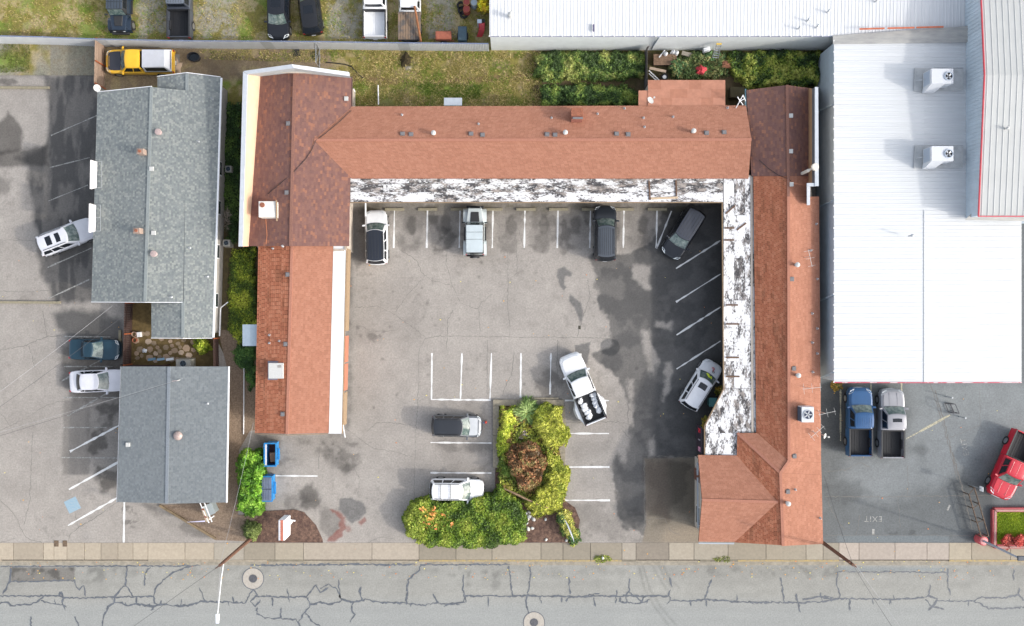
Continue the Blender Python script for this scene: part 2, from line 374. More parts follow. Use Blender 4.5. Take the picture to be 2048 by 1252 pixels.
# east lot
stain_shade([(1640, 765), (1700, 765), (1690, 890), (1660, 900), (1640, 880)], 0.6, 8, 8, 20, 104)
stain_shade([(1650, 970), (1720, 960), (1740, 985), (1690, 1010), (1655, 1000)], 0.7, 10, 10, 18, 105)
stain_shade(ell(1840, 900, 12, 12), 0.7, 8, 5, 10, 106); stain_shade([(1900, 960), (1985, 960), (1990, 1085), (1930, 1085)], 0.72, 10, 8, 24, 107)
stain_shade([(1760, 1060), (1850, 1050), (1850, 1072), (1760, 1076)], 0.75, 6, 8, 8, 108, gate=speck)
stain_shade([(1675, 1071), (1898, 1071), (1898, 1086), (1675, 1086)], 0.5, 1.5, 0.6, 10, 109, tint=alb(142, 152, 156))
c = np.clip(c, 0.004, 0.8)
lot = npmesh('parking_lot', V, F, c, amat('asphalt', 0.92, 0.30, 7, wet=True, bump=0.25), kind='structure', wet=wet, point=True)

# ------------------------------------------------------------------ back yard and the grass lot behind the metal fence
ys2 = np.concatenate([np.linspace(-900, -60, 14), np.arange(-58, 216, 2.4)]); xs2 = axis(-20, 1690, 2.4, 900, 12)
PX, PY, V2, F2 = grid(xs2, ys2, lambda x, y: 0.018 + 0.03 * fbm(x, y, 60, 5))
cx = PX.ravel()[F2].mean(1); cy = PY.ravel()[F2].mean(1)
F2 = F2[(cy < 150) | ((cx > 440) & (cx < 1700)) | ((cx > 196) & (cx < 450) & (cy < 200))]
X, Y = PX.ravel(), PY.ravel()
g1 = fbm(X, Y, 55, 201); g2 = fbm(X, Y, 18, 211); g3 = fbm(X, Y, 6, 221, 2)
KD = 1.25; straw = A3(alb(184, 168, 124, KD)); olive = A3(alb(142, 134, 70, KD)); green = A3(alb(124, 146, 58, KD)); dirt = A3(alb(152, 134, 110, KD)); grav = A3(alb(166, 162, 148, KD)); brown = A3(alb(130, 106, 78, KD))
mixc = lambda a, b, m: a * (1 - m[:, None]) + b * m[:, None]
c = np.repeat(olive, len(X), 0); c = mixc(c, straw, sstep(0.42, 0.62, g2)); c = mixc(c, green, sstep(0.56, 0.68, g1) * 0.8)
# upper lot: gravel lanes between the parked cars
for a, b in ((278, 332), (395, 470), (660, 722), (855, 905)):
    c = mixc(c, grav, np.clip((sstep(a - 14, a + 6, X) - sstep(b - 6, b + 14, X)) * (Y < 78) * sstep(0.30, 0.5, g2 * 0.7 + g1 * 0.3) * (1 - 0.0 * Y), 0, 1) * 0.9)
c = mixc(c, grav * 0.8, (X < 120) * (Y > 86) * sstep(0.35, 0.6, g1) * 0.9); c = mixc(c, grav * 0.72, ((X > 100) & (X < 212) & (Y > 84)) * 0.9)
c = mixc(c, green, pmask(X, Y, ell(18, 122, 36, 18), 10, 10, 16, 7) * 0.9)
m = pmask(X, Y, [(0, 82), (-40, 62), (60, 60), (140, 78), (60, 84)], 6, 5, 14, 8); c = mixc(c, brown * 0.8, m * 0.5)
yd = pmask(X, Y, [(205, 86), (380, 90), (650, 96), (690, 140), (600, 140), (480, 160), (380, 165), (205, 185)], 6, 6, 20, 9); c = mixc(c, dirt, yd * 0.95)
c = mixc(c, straw * 0.85, yd * sstep(0.5, 0.64, g2) * 0.7)
c = mixc(c, dirt * 0.55, pmask(X, Y, [(395, 120), (470, 108), (480, 150), (430, 160)], 8, 7, 14, 10) * 0.7)
by = pmask(X, Y, [(655, 98), (1080, 104), (1090, 215), (700, 215)], 5, 4, 16, 11)
c = mixc(c, mixc(np.repeat(straw * 0.80, len(X), 0), olive, sstep(0.38, 0.58, g2)), by)
c = mixc(c, green * 0.85, by * sstep(164, 176, Y) * sstep(0.40, 0.56, g1) * 0.6)
c = mixc(c, brown, by * sstep(10, 3, np.abs(Y - 160 - 5 * np.sin(X / 60))) * 0.75)
c = mixc(c, green * 0.9, pmask(X, Y, [(840, 168), (950, 172), (960, 188), (900, 196), (860, 182)], 5, 6, 12, 12) * 0.8); c = mixc(c, green, pmask(X, Y, ell(730, 170, 14, 8), 4, 4, 8, 13) * 0.6)
c = mixc(c, brown * 0.7, (by > 0) * sstep(196, 214, Y) * 0.5)
c = mixc(c, A3(alb(96, 80, 62)), pmask(X, Y, [(1060, 98), (1700, 98), (1700, 216), (1060, 216)], 8, 6, 18, 14) * 0.85)
c = mixc(c, brown * 0.6, sstep(0.56, 0.7, g3) * 0.35)
c = np.clip(c * (0.75 + 0.5 * g3[:, None]), 0.01, 0.7)
npmesh('yard_ground', V2, F2, c, amat('soil', 0.95, 0.40, 9, bump=0.6), kind='structure', point=True)

# grass blades on it: nobody could count them
def blades(name, label, regions, seed, hmin=0.05, hmax=0.16, cat='grass', z0=0.03, wid=0.016):
    rng = np.random.RandomState(seed); VV = []; CC = []
    for poly, n, pal, hk in regions:
        xs_ = [p[0] for p in poly]; ys_ = [p[1] for p in poly]
        x = rng.uniform(min(xs_), max(xs_), n); y = rng.uniform(min(ys_), max(ys_), n); k = inside(x, y, poly) & ((fbm(x, y, 16, seed + 3) > 0.36) | (name == 'lawn')); x, y = x[k], y[k]; n = len(x)
        bx, by_ = (x - 1024) / U, (626 - y) / U; h = rng.uniform(hmin, hmax, n) * hk; a = rng.uniform(0, 6.283, n); le = rng.uniform(0.5, 1.9, n) * h
        w = rng.uniform(0.6, 1.4, n) * wid * 1.3
        px_, py_ = -np.sin(a) * w, np.cos(a) * w
        p0 = np.stack([bx - px_, by_ - py_, np.full(n, z0)], -1); p1 = np.stack([bx + px_, by_ + py_, np.full(n, z0)], -1); p2 = np.stack([bx + np.cos(a) * le, by_ + np.sin(a) * le, z0 + h], -1)
        VV.append(np.stack([p0, p1, p2], 1).reshape(-1, 3)); P = np.array(pal); i = np.clip((fbm(x, y, 22, seed + 9) * 1.6 - 0.3 + rng.normal(0, 0.25, n)) * len(P), 0, len(P) - 1).astype(int)
        CC.append(P[i] * rng.uniform(0.65, 1.3, n)[:, None])
    V = np.concatenate(VV); C = np.concatenate(CC); Fc = np.arange(len(V)).reshape(-1, 3)
    return tag(npmesh(name, V, Fc, C, amat('blade', 0.7, 0, trans=0.25), kind='stuff'), label, cat)
KG = 0.72
pal_mix = [alb(124, 116, 56, KG), alb(150, 138, 78, KG), alb(176, 160, 112, KG), alb(118, 132, 48, KG), alb(104, 128, 40, KG)]
pal_dry = [alb(124, 116, 62, KG), alb(160, 146, 96, KG), alb(186, 168, 122, KG), alb(138, 136, 70, KG), alb(112, 122, 50, KG), alb(104, 122, 46, KG)]
blades('dry_grass', 'dry yellowish grass growing behind the long salmon roofed motel wing', [([(655, 100), (1085, 104), (1085, 212), (705, 212)], 26000, pal_dry, 1.2), ([(400, 100), (655, 100), (655, 126), (400, 118)], 3500, pal_dry, 0.8), ([(830, 166), (965, 170), (960, 200), (850, 190)], 3500, [alb(112, 140, 44), alb(98, 128, 40)], 1.2)], 41)
blades('rough_grass', 'patchy green and straw coloured grass of the lot beyond the metal fence', [([(-30, -60), (975, -60), (975, 84), (640, 86), (380, 80), (-30, 68)], 26000, pal_mix, 1.0), ([(-30, 90), (60, 88), (60, 145), (-30, 145)], 2600, [alb(124, 142, 56), alb(150, 150, 90)], 0.8)], 42)

# ------------------------------------------------------------------ road, kerb, gutter, pavement slabs
rd = axis(-40, 2090, 3.0, 1500, 20); rys = np.concatenate([np.arange(1123, 1262, 3.0), np.linspace(1265, 1430, 10)])
PX, PY, V3, F3 = grid(rd, rys, lambda x, y: -0.13 + 0.0 * x)
X, Y = PX.ravel(), PY.ravel()
c = np.repeat(A3(alb(175, 174, 167)), len(X), 0); n1 = fbm(X, Y, 90, 301)[:, None]; n2 = fbm(X * 0.4, Y * 1.6, 22, 311)[:, None]; n3 = fbm(X, Y, 7, 321, 2)[:, None]
c = c * (0.76 + 0.20 * n1 + 0.18 * n2 + 0.14 * n3); wet = np.zeros(len(X)); blot = sstep(0.45, 0.62, fbm(X, Y, 18, 331))
c = mixc(c, A3(alb(178, 183, 183)), sstep(1185, 1225, Y) * 0.5)
for yy, hw_, k_ in ((1168, 7, .05), (1222, 8, .05), (1246, 7, .04)): c = c * (1 - k_ * np.exp(-((Y - yy - 2 * np.sin(X / 130)) / hw_) ** 2)[:, None])
stain_shade([(-60, 1132), (2120, 1132), (2120, 1150), (-60, 1158)], 0.86, 8, 8, 24, 110, gate=0.25 + 0.75 * blot)
stain_shade([(20, 1136), (148, 1135), (148, 1162), (20, 1164)], 0.62, 1.5, 1, 8, 111, tint=alb(118, 112, 106)); stain_shade([(22, 1136), (146, 1136), (146, 1161), (22, 1161)], 0.55, 3, 5, 10, 112, gate=blot)
stain_shade([(150, 1136), (235, 1136), (235, 1165), (160, 1168)], 0.75, 6, 6, 8, 113, gate=blot); stain_shade([(870, 1130), (1020, 1130), (1010, 1180), (930, 1180)], 0.80, 8, 10, 10, 114, gate=blot)
stain_shade([(1678, 1134), (1898, 1136), (1898, 1144), (1678, 1143)], 0.5, 1.5, 0.8, 10, 115, tint=alb(150, 160, 164))
stain_shade([(1400, 1130), (1680, 1130), (1680, 1160), (1420, 1150)], 0.82, 8, 8, 14, 116, gate=0.3 + 0.7 * blot)
for pts in (((1277, 1128), (1290, 1180), (1310, 1215), (1340, 1255)), ((1285, 1128), (1300, 1180), (1322, 1215), (1356, 1255)), ((1303, 1128), (1318, 1155), (1334, 1180)), ((1318, 1128), (1330, 1158), (1346, 1176)), ((1325, 1128), (1340, 1160), (1360, 1178))):
    for (x0, y0), (x1, y1) in zip(pts, pts[1:]):
        stain_shade([(x0 - 2.2, y0), (x0 + 2.2, y0), (x1 + 2.2, y1), (x1 - 2.2, y1)], 0.78, 2.2, 1.2, 6, 117)
road = npmesh('road', V3, F3, np.clip(c, 0.01, 0.7), amat('road_asphalt', 0.88, 0.26, 8, wet=True, bump=0.25), kind='structure', wet=wet, point=True)

joints = [-220, -120, -40, 27, 87, 108, 134, 169, 202, 236, 266, 296, 370, 428, 488, 550, 607, 744, 838, 912, 984, 1082, 1126, 1181, 1244, 1272, 1338, 1388, 1456, 1532, 1612, 1646, 1678, 1718, 1790, 1854, 1898, 1943, 2021, 2110, 2200, 2300]
def slabcol(a):
    for lim, col in ((428, (200, 184, 160)), (488, (204, 196, 180)), (607, (158, 148, 128)), (838, (198, 184, 166)), (1244, (152, 143, 124)), (1272, (206, 196, 180)), (1338, (132, 122, 110)), (1388, (178, 168, 150)), (1456, (190, 182, 164)), (1612, (146, 138, 120)), (1678, (172, 164, 146)), (1898, (216, 200, 190)), (9999, (176, 164, 140))):
        if a < lim: return tuple(1.04 * (x + 0.52 * (m_ - x)) for x, m_ in zip(col, (190, 179, 162)))
sw = MB(); sw.box(G(1024, 1102, -0.17), (140, 1.6, 0.24)); sw = sw.build('pavement', mat('pave_bed', (0.07, 0.065, 0.055), 0.95), kind='structure')
rng = random.Random(5); SM = {}
for a, b in zip(joints, joints[1:]):
    col = slabcol(a + 2); k = rng.uniform(0.93, 1.05); q = MB()
    q.box(G((a + b) / 2, 1102.5, -0.02), ((b - a - 0.9) / U, 33.6 / U, 0.066 + rng.uniform(0, 0.004)))
    key = (col, round(k, 2))
    cc = alb(*[min(255, x * k) for x in col])
    q.build('slab', mat('slab_%d' % len(MATS), cc, 0.9, var=0.09, scale=5, detail=10, bump=0.15, bscale=30), sw)
# kerb stones and gutter: low at the four drives, yellow where painted
kj = [-220, -100, 2, 67, 92, 124, 198, 296, 400, 535, 607, 662, 710, 744, 818, 838, 912, 984, 1012, 1111, 1181, 1244, 1272, 1330, 1400, 1475, 1580, 1636, 1678, 1790, 1854, 1898, 1990, 2080, 2200, 2300]
drive = lambda x: 0 <= x < 236 or 607 <= x < 838 or 1260 <= x < 1400 or 1678 <= x < 1898
yel = lambda x: 838 <= x < 1244 or 1475 <= x < 1678 or 1898 <= x
kb = thing('kerb', None, None, G(1024, 1122, -0.13)); tag(kb, kind='structure')
mk = mat('kerb_stone', alb(188, 176, 156), 0.9, var=0.18, scale=3, bump=0.2); mkd = mat('kerb_dark', alb(150, 142, 124), 0.9, var=0.2, scale=3, bump=0.2); my = mat('kerb_yellow', alb(214, 186, 122), 0.8, col2=alb(176, 164, 138), scale=6, lo=0.4, hi=0.62); mgut = mat('gutter', alb(178, 170, 154), 0.9, var=0.2, scale=2.4, bump=0.2)
for a, b in zip(kj, kj[1:]):
    top = -0.05 if drive(a) else 0.012
    q = MB(); q.box(G((a + b) / 2, 1121.4, (top - 0.2) / 2), ((b - a - 0.5) / U, 3.4 / U, top + 0.2)); q.build('kerb_stone', my if yel(a) else (mk if drive(a) or a < 500 else mkd), kb, bevel=0.01)
    q = MB(); q.box(G((a + b) / 2, 1127.4, -0.16), ((b - a - 0.5) / U, 8.2 / U, 0.075)); q.build('gutter_slab', mgut, kb)

# ------------------------------------------------------------------ tar-sealed cracks: raised beads of sealant, and hairline cracks in the lots
def ribbon(mb, pts, w, z, rng, jit=1.0, step=5.0, taper=True):
    P = []
    for (x0, y0), (x1, y1) in zip(pts, pts[1:]):
        n = max(1, int(math.hypot(x1 - x0, y1 - y0) / step))
        for i in range(n): t = i / n; P.append((x0 + (x1 - x0) * t, y0 + (y1 - y0) * t))
    P.append(pts[-1]); m = len(P)
    P = [(x + rng.uniform(-jit, jit), y + rng.uniform(-jit, jit)) if 0 < i < m - 1 else (x, y) for i, (x, y) in enumerate(P)]
    L = []; Rr = []
    for i, p in enumerate(P):
        a = P[max(0, i - 1)]; b = P[min(m - 1, i + 1)]; dx, dy = b[0] - a[0], b[1] - a[1]; l = math.hypot(dx, dy) + 1e-6
        ww = w * rng.uniform(0.4, 1.5) * (0.35 if taper and i == m - 1 else 1) / 2
        L.append(G(p[0] - dy / l * ww, p[1] + dx / l * ww, z)); Rr.append(G(p[0] + dy / l * ww, p[1] - dx / l * ww, z))
    for i in range(m - 1): mb.quad(L[i], L[i + 1], Rr[i + 1], Rr[i])
rng = random.Random(12)
tar = mat('tar', (0.105, 0.115, 0.13), 0.6, var=0.25, scale=5)
seals = [
 [(-40, 1194), (20, 1193), (85, 1193), (122, 1194), (126, 1197), (170, 1197), (228, 1195), (268, 1194), (306, 1194)], [(-40, 1208), (15, 1207), (20, 1212), (60, 1209), (75, 1204), (82, 1196), (90, 1190)], [(80, 1202), (100, 1209), (124, 1210), (132, 1216)], [(124, 1210), (124, 1194), (121, 1184)],
 [(228, 1195), (228, 1206), (214, 1214), (208, 1232), (200, 1262)], [(228, 1206), (246, 1208), (256, 1214), (270, 1208), (300, 1214), (320, 1209), (345, 1212), (375, 1213), (400, 1204), (440, 1205), (490, 1207)], [(228, 1194), (240, 1180), (250, 1172), (252, 1132)], [(250, 1172), (258, 1180), (266, 1194)],
 [(306, 1194), (310, 1180), (316, 1170), (345, 1145), (380, 1134)], [(306, 1194), (308, 1206), (316, 1210), (300, 1222)], [(288, 1172), (288, 1150), (300, 1134)], [(272, 1195), (272, 1210)], [(408, 1206), (404, 1190), (398, 1176)], [(466, 1208), (464, 1194)], [(360, 1212), (362, 1198)], [(490, 1207), (498, 1188), (505, 1180)], [(505, 1180), (515, 1190), (500, 1204), (510, 1215), (520, 1200)],
 [(512, 1194), (560, 1195), (612, 1195), (620, 1185), (632, 1170)], [(512, 1228), (530, 1237), (560, 1238), (590, 1240), (596, 1246), (600, 1262)], [(615, 1196), (618, 1215), (605, 1232), (596, 1246)], [(618, 1210), (640, 1206), (660, 1210), (690, 1200), (705, 1206)], [(640, 1178), (656, 1170), (674, 1178), (680, 1198), (676, 1160)], [(632, 1172), (640, 1185), (656, 1176)], [(610, 1228), (625, 1246), (645, 1256)], [(574, 1178), (578, 1206)], [(543, 1196), (545, 1214)], [(560, 1238), (562, 1216)], [(514, 1216), (512, 1230)],
 [(680, 1198), (706, 1206), (730, 1200), (760, 1206), (812, 1207)], [(706, 1206), (702, 1220), (708, 1230), (700, 1246)], [(724, 1200), (718, 1184), (722, 1174)], [(812, 1210), (816, 1160), (838, 1142), (842, 1132)], [(812, 1207), (846, 1212), (870, 1207), (900, 1210), (930, 1206)], [(932, 1206), (926, 1184), (927, 1150)], [(875, 1206), (866, 1188)], [(930, 1193), (980, 1193), (1024, 1193)], [(1026, 1193), (1022, 1170), (1018, 1132)], [(976, 1194), (976, 1216)], [(926, 1206), (932, 1193)], [(888, 1214), (905, 1207), (920, 1210)],
 [(1024, 1193), (1080, 1193), (1138, 1194), (1200, 1193), (1260, 1193), (1338, 1193)], [(1058, 1134), (1062, 1150), (1055, 1190), (1052, 1212), (1060, 1232)], [(1138, 1156), (1140, 1190)], [(1132, 1204), (1136, 1196), (1150, 1195)], [(1188, 1196), (1192, 1214)], [(1176, 1192), (1200, 1188)], [(1260, 1158), (1258, 1184), (1252, 1194), (1254, 1206), (1270, 1208)], [(1254, 1206), (1240, 1205)], [(1232, 1208), (1234, 1180)], [(1258, 1186), (1270, 1193), (1285, 1206), (1300, 1200)], [(1270, 1208), (1282, 1208), (1290, 1194)], [(1338, 1193), (1342, 1180)], [(1338, 1193), (1342, 1202), (1334, 1210)], [(1342, 1202), (1380, 1203), (1412, 1200), (1450, 1203), (1500, 1205), (1540, 1206)], [(1410, 1200), (1416, 1180), (1424, 1160)], [(1382, 1203), (1383, 1213)], [(1414, 1202), (1414, 1214)], [(1474, 1202), (1474, 1190)], [(1500, 1205), (1510, 1210)], [(1080, 1196), (1083, 1208)], [(1124, 1196), (1124, 1206)],
 [(1530, 1205), (1570, 1206), (1600, 1206), (1640, 1205), (1672, 1200), (1678, 1197)], [(1562, 1156), (1566, 1180), (1570, 1206)], [(1594, 1188), (1596, 1204), (1602, 1226)], [(1606, 1200), (1640, 1194), (1668, 1196)], [(1642, 1194), (1643, 1186)], [(1676, 1144), (1675, 1170), (1682, 1190), (1676, 1200)], [(1648, 1198), (1680, 1198), (1720, 1199), (1790, 1199), (1850, 1197)], [(1700, 1199), (1701, 1222)], [(1746, 1200), (1748, 1210)], [(1782, 1199), (1784, 1208)], [(1862, 1170), (1858, 1192), (1850, 1196)], [(1858, 1192), (1875, 1198), (1870, 1212), (1858, 1222)], [(1852, 1200), (1862, 1212), (1890, 1220)], [(1876, 1202), (1920, 1203), (1950, 1203)], [(1898, 1138), (1897, 1170), (1902, 1192)], [(1950, 1203), (1962, 1195), (2010, 1197), (2040, 1191), (2048, 1200), (2090, 1204)], [(1950, 1203), (1980, 1218), (2020, 1218), (2060, 1214)], [(2040, 1191), (2040, 1176)], [(1678, 1144), (1790, 1145), (1898, 1146)], [(2030, 1140), (2028, 1162)],
 [(0, 1134), (250, 1133), (400, 1132)], [(500, 1131), (700, 1130), (830, 1130)], [(840, 1130), (1020, 1130)], [(60, 1234), (60, 1262)], [(148, 1234), (156, 1256)], [(20, 1136), (18, 1162), (4, 1190)], [(18, 1164), (148, 1162), (150, 1176), (158, 1180), (166, 1172), (170, 1194)], [(1340, 1156), (1345, 1176)]]
for w_i, s in enumerate(seals):
    q = MB(); ribbon(q, s, rng.uniform(2.0, 3.6), -0.117 - 0.0004 * (w_i % 5), rng, 1.5, 4.0)
    for (x0, y0), (x1, y1) in zip(s, s[1:]):   # little side runs of sealant
        if rng.random() < 0.22 and abs(y1 - y0) < 12 and y0 > 1180:
            t_ = rng.random(); xa, ya = x0 + (x1 - x0) * t_, y0 + (y1 - y0) * t_; ln = rng.uniform(3, 11) * rng.choice((-1, 1)); ribbon(q, [(xa, ya), (xa + rng.uniform(-3, 3), ya + ln)], rng.uniform(1.4, 3.6), -0.1195, rng, 0.8, 3.0)
    q.build('crack_seal', tar, road)
crk = mat('crack', (0.165, 0.155, 0.14), 0.95)
cracks = [
 [(792, 470), (800, 500), (826, 515), (836, 525), (842, 545), (862, 560), (890, 568), (902, 570)], [(895, 498), (892, 528), (898, 545), (905, 572), (918, 600), (930, 610), (955, 618), (962, 606), (985, 588)], [(842, 560), (815, 590), (790, 625)], [(710, 615), (755, 612), (788, 628), (820, 650), (850, 675)], [(850, 677), (880, 672), (1020, 674), (1180, 675), (1230, 678)], [(850, 677), (838, 700), (836, 800), (832, 860), (829, 950), (828, 1060)], [(1015, 500), (1016, 560), (1015, 610), (1020, 660), (1018, 674)], [(1050, 500), (1030, 440), (1035, 545), (1020, 558)], [(1175, 560), (1180, 590), (1170, 625), (1158, 655), (1155, 675)], [(958, 618), (960, 672)], [(905, 620), (896, 640), (895, 674)],
 [(705, 652), (728, 654), (740, 663), (770, 662), (796, 660)], [(690, 855), (730, 885), (748, 897), (780, 902), (826, 914)], [(735, 862), (752, 846), (775, 844), (800, 848), (830, 852)], [(895, 675), (892, 706)], [(975, 680), (974, 795)], [(1005, 792), (1012, 770), (1024, 748), (1028, 700)], [(1115, 680), (1114, 790)], [(1130, 845), (1180, 844), (1240, 844), (1266, 850)], [(1255, 720), (1256, 850)], [(1245, 860), (1276, 900), (1290, 912)], [(700, 920), (720, 960), (716, 990)], [(640, 888), (636, 940)], [(735, 1086), (760, 1074), (790, 1078)], [(1290, 912), (1397, 915)], [(1289, 920), (1289, 1050), (1278, 1084)], [(1290, 1040), (1330, 1036), (1340, 1060), (1360, 1070)],
 [(0, 480), (40, 480), (78, 482)], [(0, 582), (50, 584), (100, 580)], [(0, 700), (50, 692), (75, 680), (100, 672), (128, 673)], [(85, 622), (92, 660), (94, 676)], [(58, 692), (70, 735)], [(0, 860), (50, 838), (90, 812), (118, 803), (140, 804)], [(0, 824), (16, 845), (30, 870)], [(66, 865), (62, 932), (60, 1000), (48, 1050)], [(0, 1000), (30, 1030), (46, 1068), (62, 1080), (88, 1086)], [(150, 1025), (156, 1056), (140, 1070), (136, 1084)], [(156, 1056), (190, 1036), (240, 1000)], [(30, 1076), (0, 1086)],
 [(1655, 943), (1690, 940), (1720, 925), (1740, 935)], [(1650, 993), (1700, 994), (1800, 993), (1900, 992), (1990, 990)], [(1816, 930), (1816, 992)], [(1796, 994), (1800, 1056)], [(1960, 775), (1960, 850), (1900, 875)], [(1860, 765), (1880, 830), (1900, 900), (1915, 960)], [(1870, 780), (1890, 850), (1910, 930), (1930, 990)], [(1640, 1071), (1760, 1070), (1900, 1071), (1960, 1072)], [(1690, 1060), (1668, 1030), (1655, 1000)], [(1905, 905), (1925, 980), (1945, 1060)], [(1720, 1030), (1712, 1070)]]
for i, s in enumerate(cracks):
    q = MB(); ribbon(q, s, rng.uniform(0.55, 1.0) + (0.6 if 1850 < s[0][0] < 1910 else 0), 0.004 + 0.0003 * (i % 4), rng, 1.3, 4.0)
    q.build('crack', crk, lot)

# ------------------------------------------------------------------ painted lines
wl = mat('line_paint', (0.74, 0.74, 0.73), 0.7, col2=(0.58, 0.57, 0.55), scale=7, lo=0.42, hi=0.68); wo = mat('line_paint_worn', alb(200, 200, 196), 0.8, col2=alb(150, 148, 142), scale=6, lo=0.40, hi=0.60); cream = mat('line_cream', alb(222, 214, 184), 0.8, col2=alb(140, 140, 132), scale=7, lo=0.45, hi=0.62)
LINES = [((x, 421), (x - 1.5, 496), 2.4, wl) for x in (789, 855, 920, 986, 1050, 1116, 1181, 1248, 1314)]
LINES += [((1343, 422), (1313, 497), 2.4, wl), ((1441, 481), (1352, 537), 2.6, wl), ((1441, 548), (1352, 604), 2.6, wl), ((1441, 614), (1353, 670), 2.6, wl), ((1441, 682), (1353, 738), 2.6, wl),
 ((864, 706), (863, 800), 2.4, wl), ((924, 706), (921, 797.5), 2.4, wl), ((983, 706), (980, 797.5), 2.4, wl), ((864.5, 799), (981.5, 800), 2.4, wl), ((1042, 706), (1041, 795), 2.4, wl), ((1102, 706), (1100, 789), 2.4, wl), ((1161, 707), (1160, 795), 2.4, wl),
 ((1130, 801), (1218, 801), 2.4, wl), ((1138, 867), (1218, 867), 2.4, wl), ((1138, 934), (1219, 934), 2.4, wl), ((1130, 1000.5), (1220, 1000.5), 2.4, wl), ((861, 885), (983, 886), 2.4, wl), ((861, 945.5), (983, 946), 2.4, wl), ((545, 951.5), (635, 952), 2.2, wl),
 ((194, 231), (102, 271), 1.6, wo), ((180, 315), (100, 335), 1.4, wo), ((176, 370), (97, 402), 1.5, wo), ((183, 496), (95, 535), 1.8, wo), ((179, 559), (97, 597), 1.8, wo),
 ((128, 673), (222, 674), 2.0, wo), ((128, 733), (225, 733), 1.8, wo), ((127, 795), (235, 795), 1.7, wo), ((125, 855), (213, 855), 1.7, wo), ((122, 915), (235, 916), 1.6, wo),
 ((205, 718), (123, 762), 2.4, wo), ((223, 781), (135, 832), 2.6, wo), ((262, 838), (140, 903), 3.0, wl), ((262, 910), (138, 979), 3.0, wl), ((262, 980), (136, 1051), 3.0, wl), ((249, 990), (247.5, 1085), 2.6, wl),
 ((1681, 766), (1681, 882), 2.2, cream), ((1742, 766), (1742, 900), 2.2, cream), ((1803, 766), (1803, 880), 2.2, cream), ((1900, 830), (1812, 878), 2.8, cream)]
for a, b, w, m_ in LINES:
    q = MB(); ribbon(q, [a, b], w * 1.25, 0.0075, random.Random(int(a[0] + a[1])), 0.12, 9, taper=False)
    q.build('line_marking', m_, lot)
q = MB(); q.box(G(145, 1010, 0.0065), (1.08, 1.08, 0.001), R(26)); q.build('blue_parking_square', mat('blue_paint', alb(160, 196, 218), 0.75, col2=alb(186, 206, 216), scale=8), lot)
def text(body, loc, size, rz, m_, parent, name, ext=0.0005, rot=None, stretch=1.0):
    cu = bpy.data.curves.new(name, 'FONT'); cu.body = body; cu.size = size; cu.extrude = ext; cu.align_x = 'CENTER'; cu.align_y = 'CENTER'; cu.space_character = 1.15
    tmp = bpy.data.objects.new(name + '_c', cu); COL.objects.link(tmp); dg = bpy.context.evaluated_depsgraph_get()
    me = bpy.data.meshes.new_from_object(tmp.evaluated_get(dg)); bpy.data.objects.remove(tmp); me.name = name
    Mx = Matrix.Translation(Vector(loc) - ORG[parent.name]) @ (rot if rot is not None else Matrix.Rotation(rz, 4, 'Z')) @ Matrix.Diagonal((1, stretch, 1, 1)); me.transform(Mx)
    me.materials.clear(); me.materials.append(m_)
    o = bpy.data.objects.new(name, me); COL.objects.link(o); o.parent = parent; ORG[o.name] = ORG[parent.name]; return o
text('EXIT', G(1746.5, 1037.5, 0.007), 0.66, R(180), wo, lot, 'exit_lettering'); text('EXIT', G(1930, 894, 0.007), 0.66, R(102), wo, lot, 'exit_lettering')
q = MB(); q.quad(G(1744, 1058, .007), G(1749, 1058, .007), G(1749, 1069, .007), G(1744, 1069, .007)); q.build('line_marking', wo, lot)
q = MB(); q.quad(G(1893, 1020, .007), G(1896, 1022, .007), G(1901, 1011, .007), G(1898, 1009, .007)); q.build('line_marking', wo, lot)
# manholes
for x, y, lb in ((505, 1158, 'round iron manhole cover in a concrete collar, near the leaning lamp arm'), (1068, 1246, 'round manhole cover at the very bottom edge of the road')):
    t = thing('manhole_cover', lb, 'manhole', G(x, y, -0.13), 'manhole covers in the road')
    q = MB(); q.lathe(G(x, y, -0.129), [(0.86, 0), (0.86, 0.010), (0.82, 0.012), (0.36, 0.012)], 28, caps=False); q.build('collar', mat('collar', alb(206, 198, 186), 0.9, var=0.12, scale=5), t)
    q = MB(); q.lathe(G(x, y, -0.128), [(0.93, 0), (0.93, 0.004), (0.86, 0.004)], 28, caps=False); q.build('sealant_ring', tar, t)
    q = MB(); q.cyl(G(x, y, -0.128), 0.33, 0.016, 24); q.build('lid', mat('iron', (0.10, 0.10, 0.11), 0.6, 0.3, var=0.3, scale=14, bump=0.4), t)
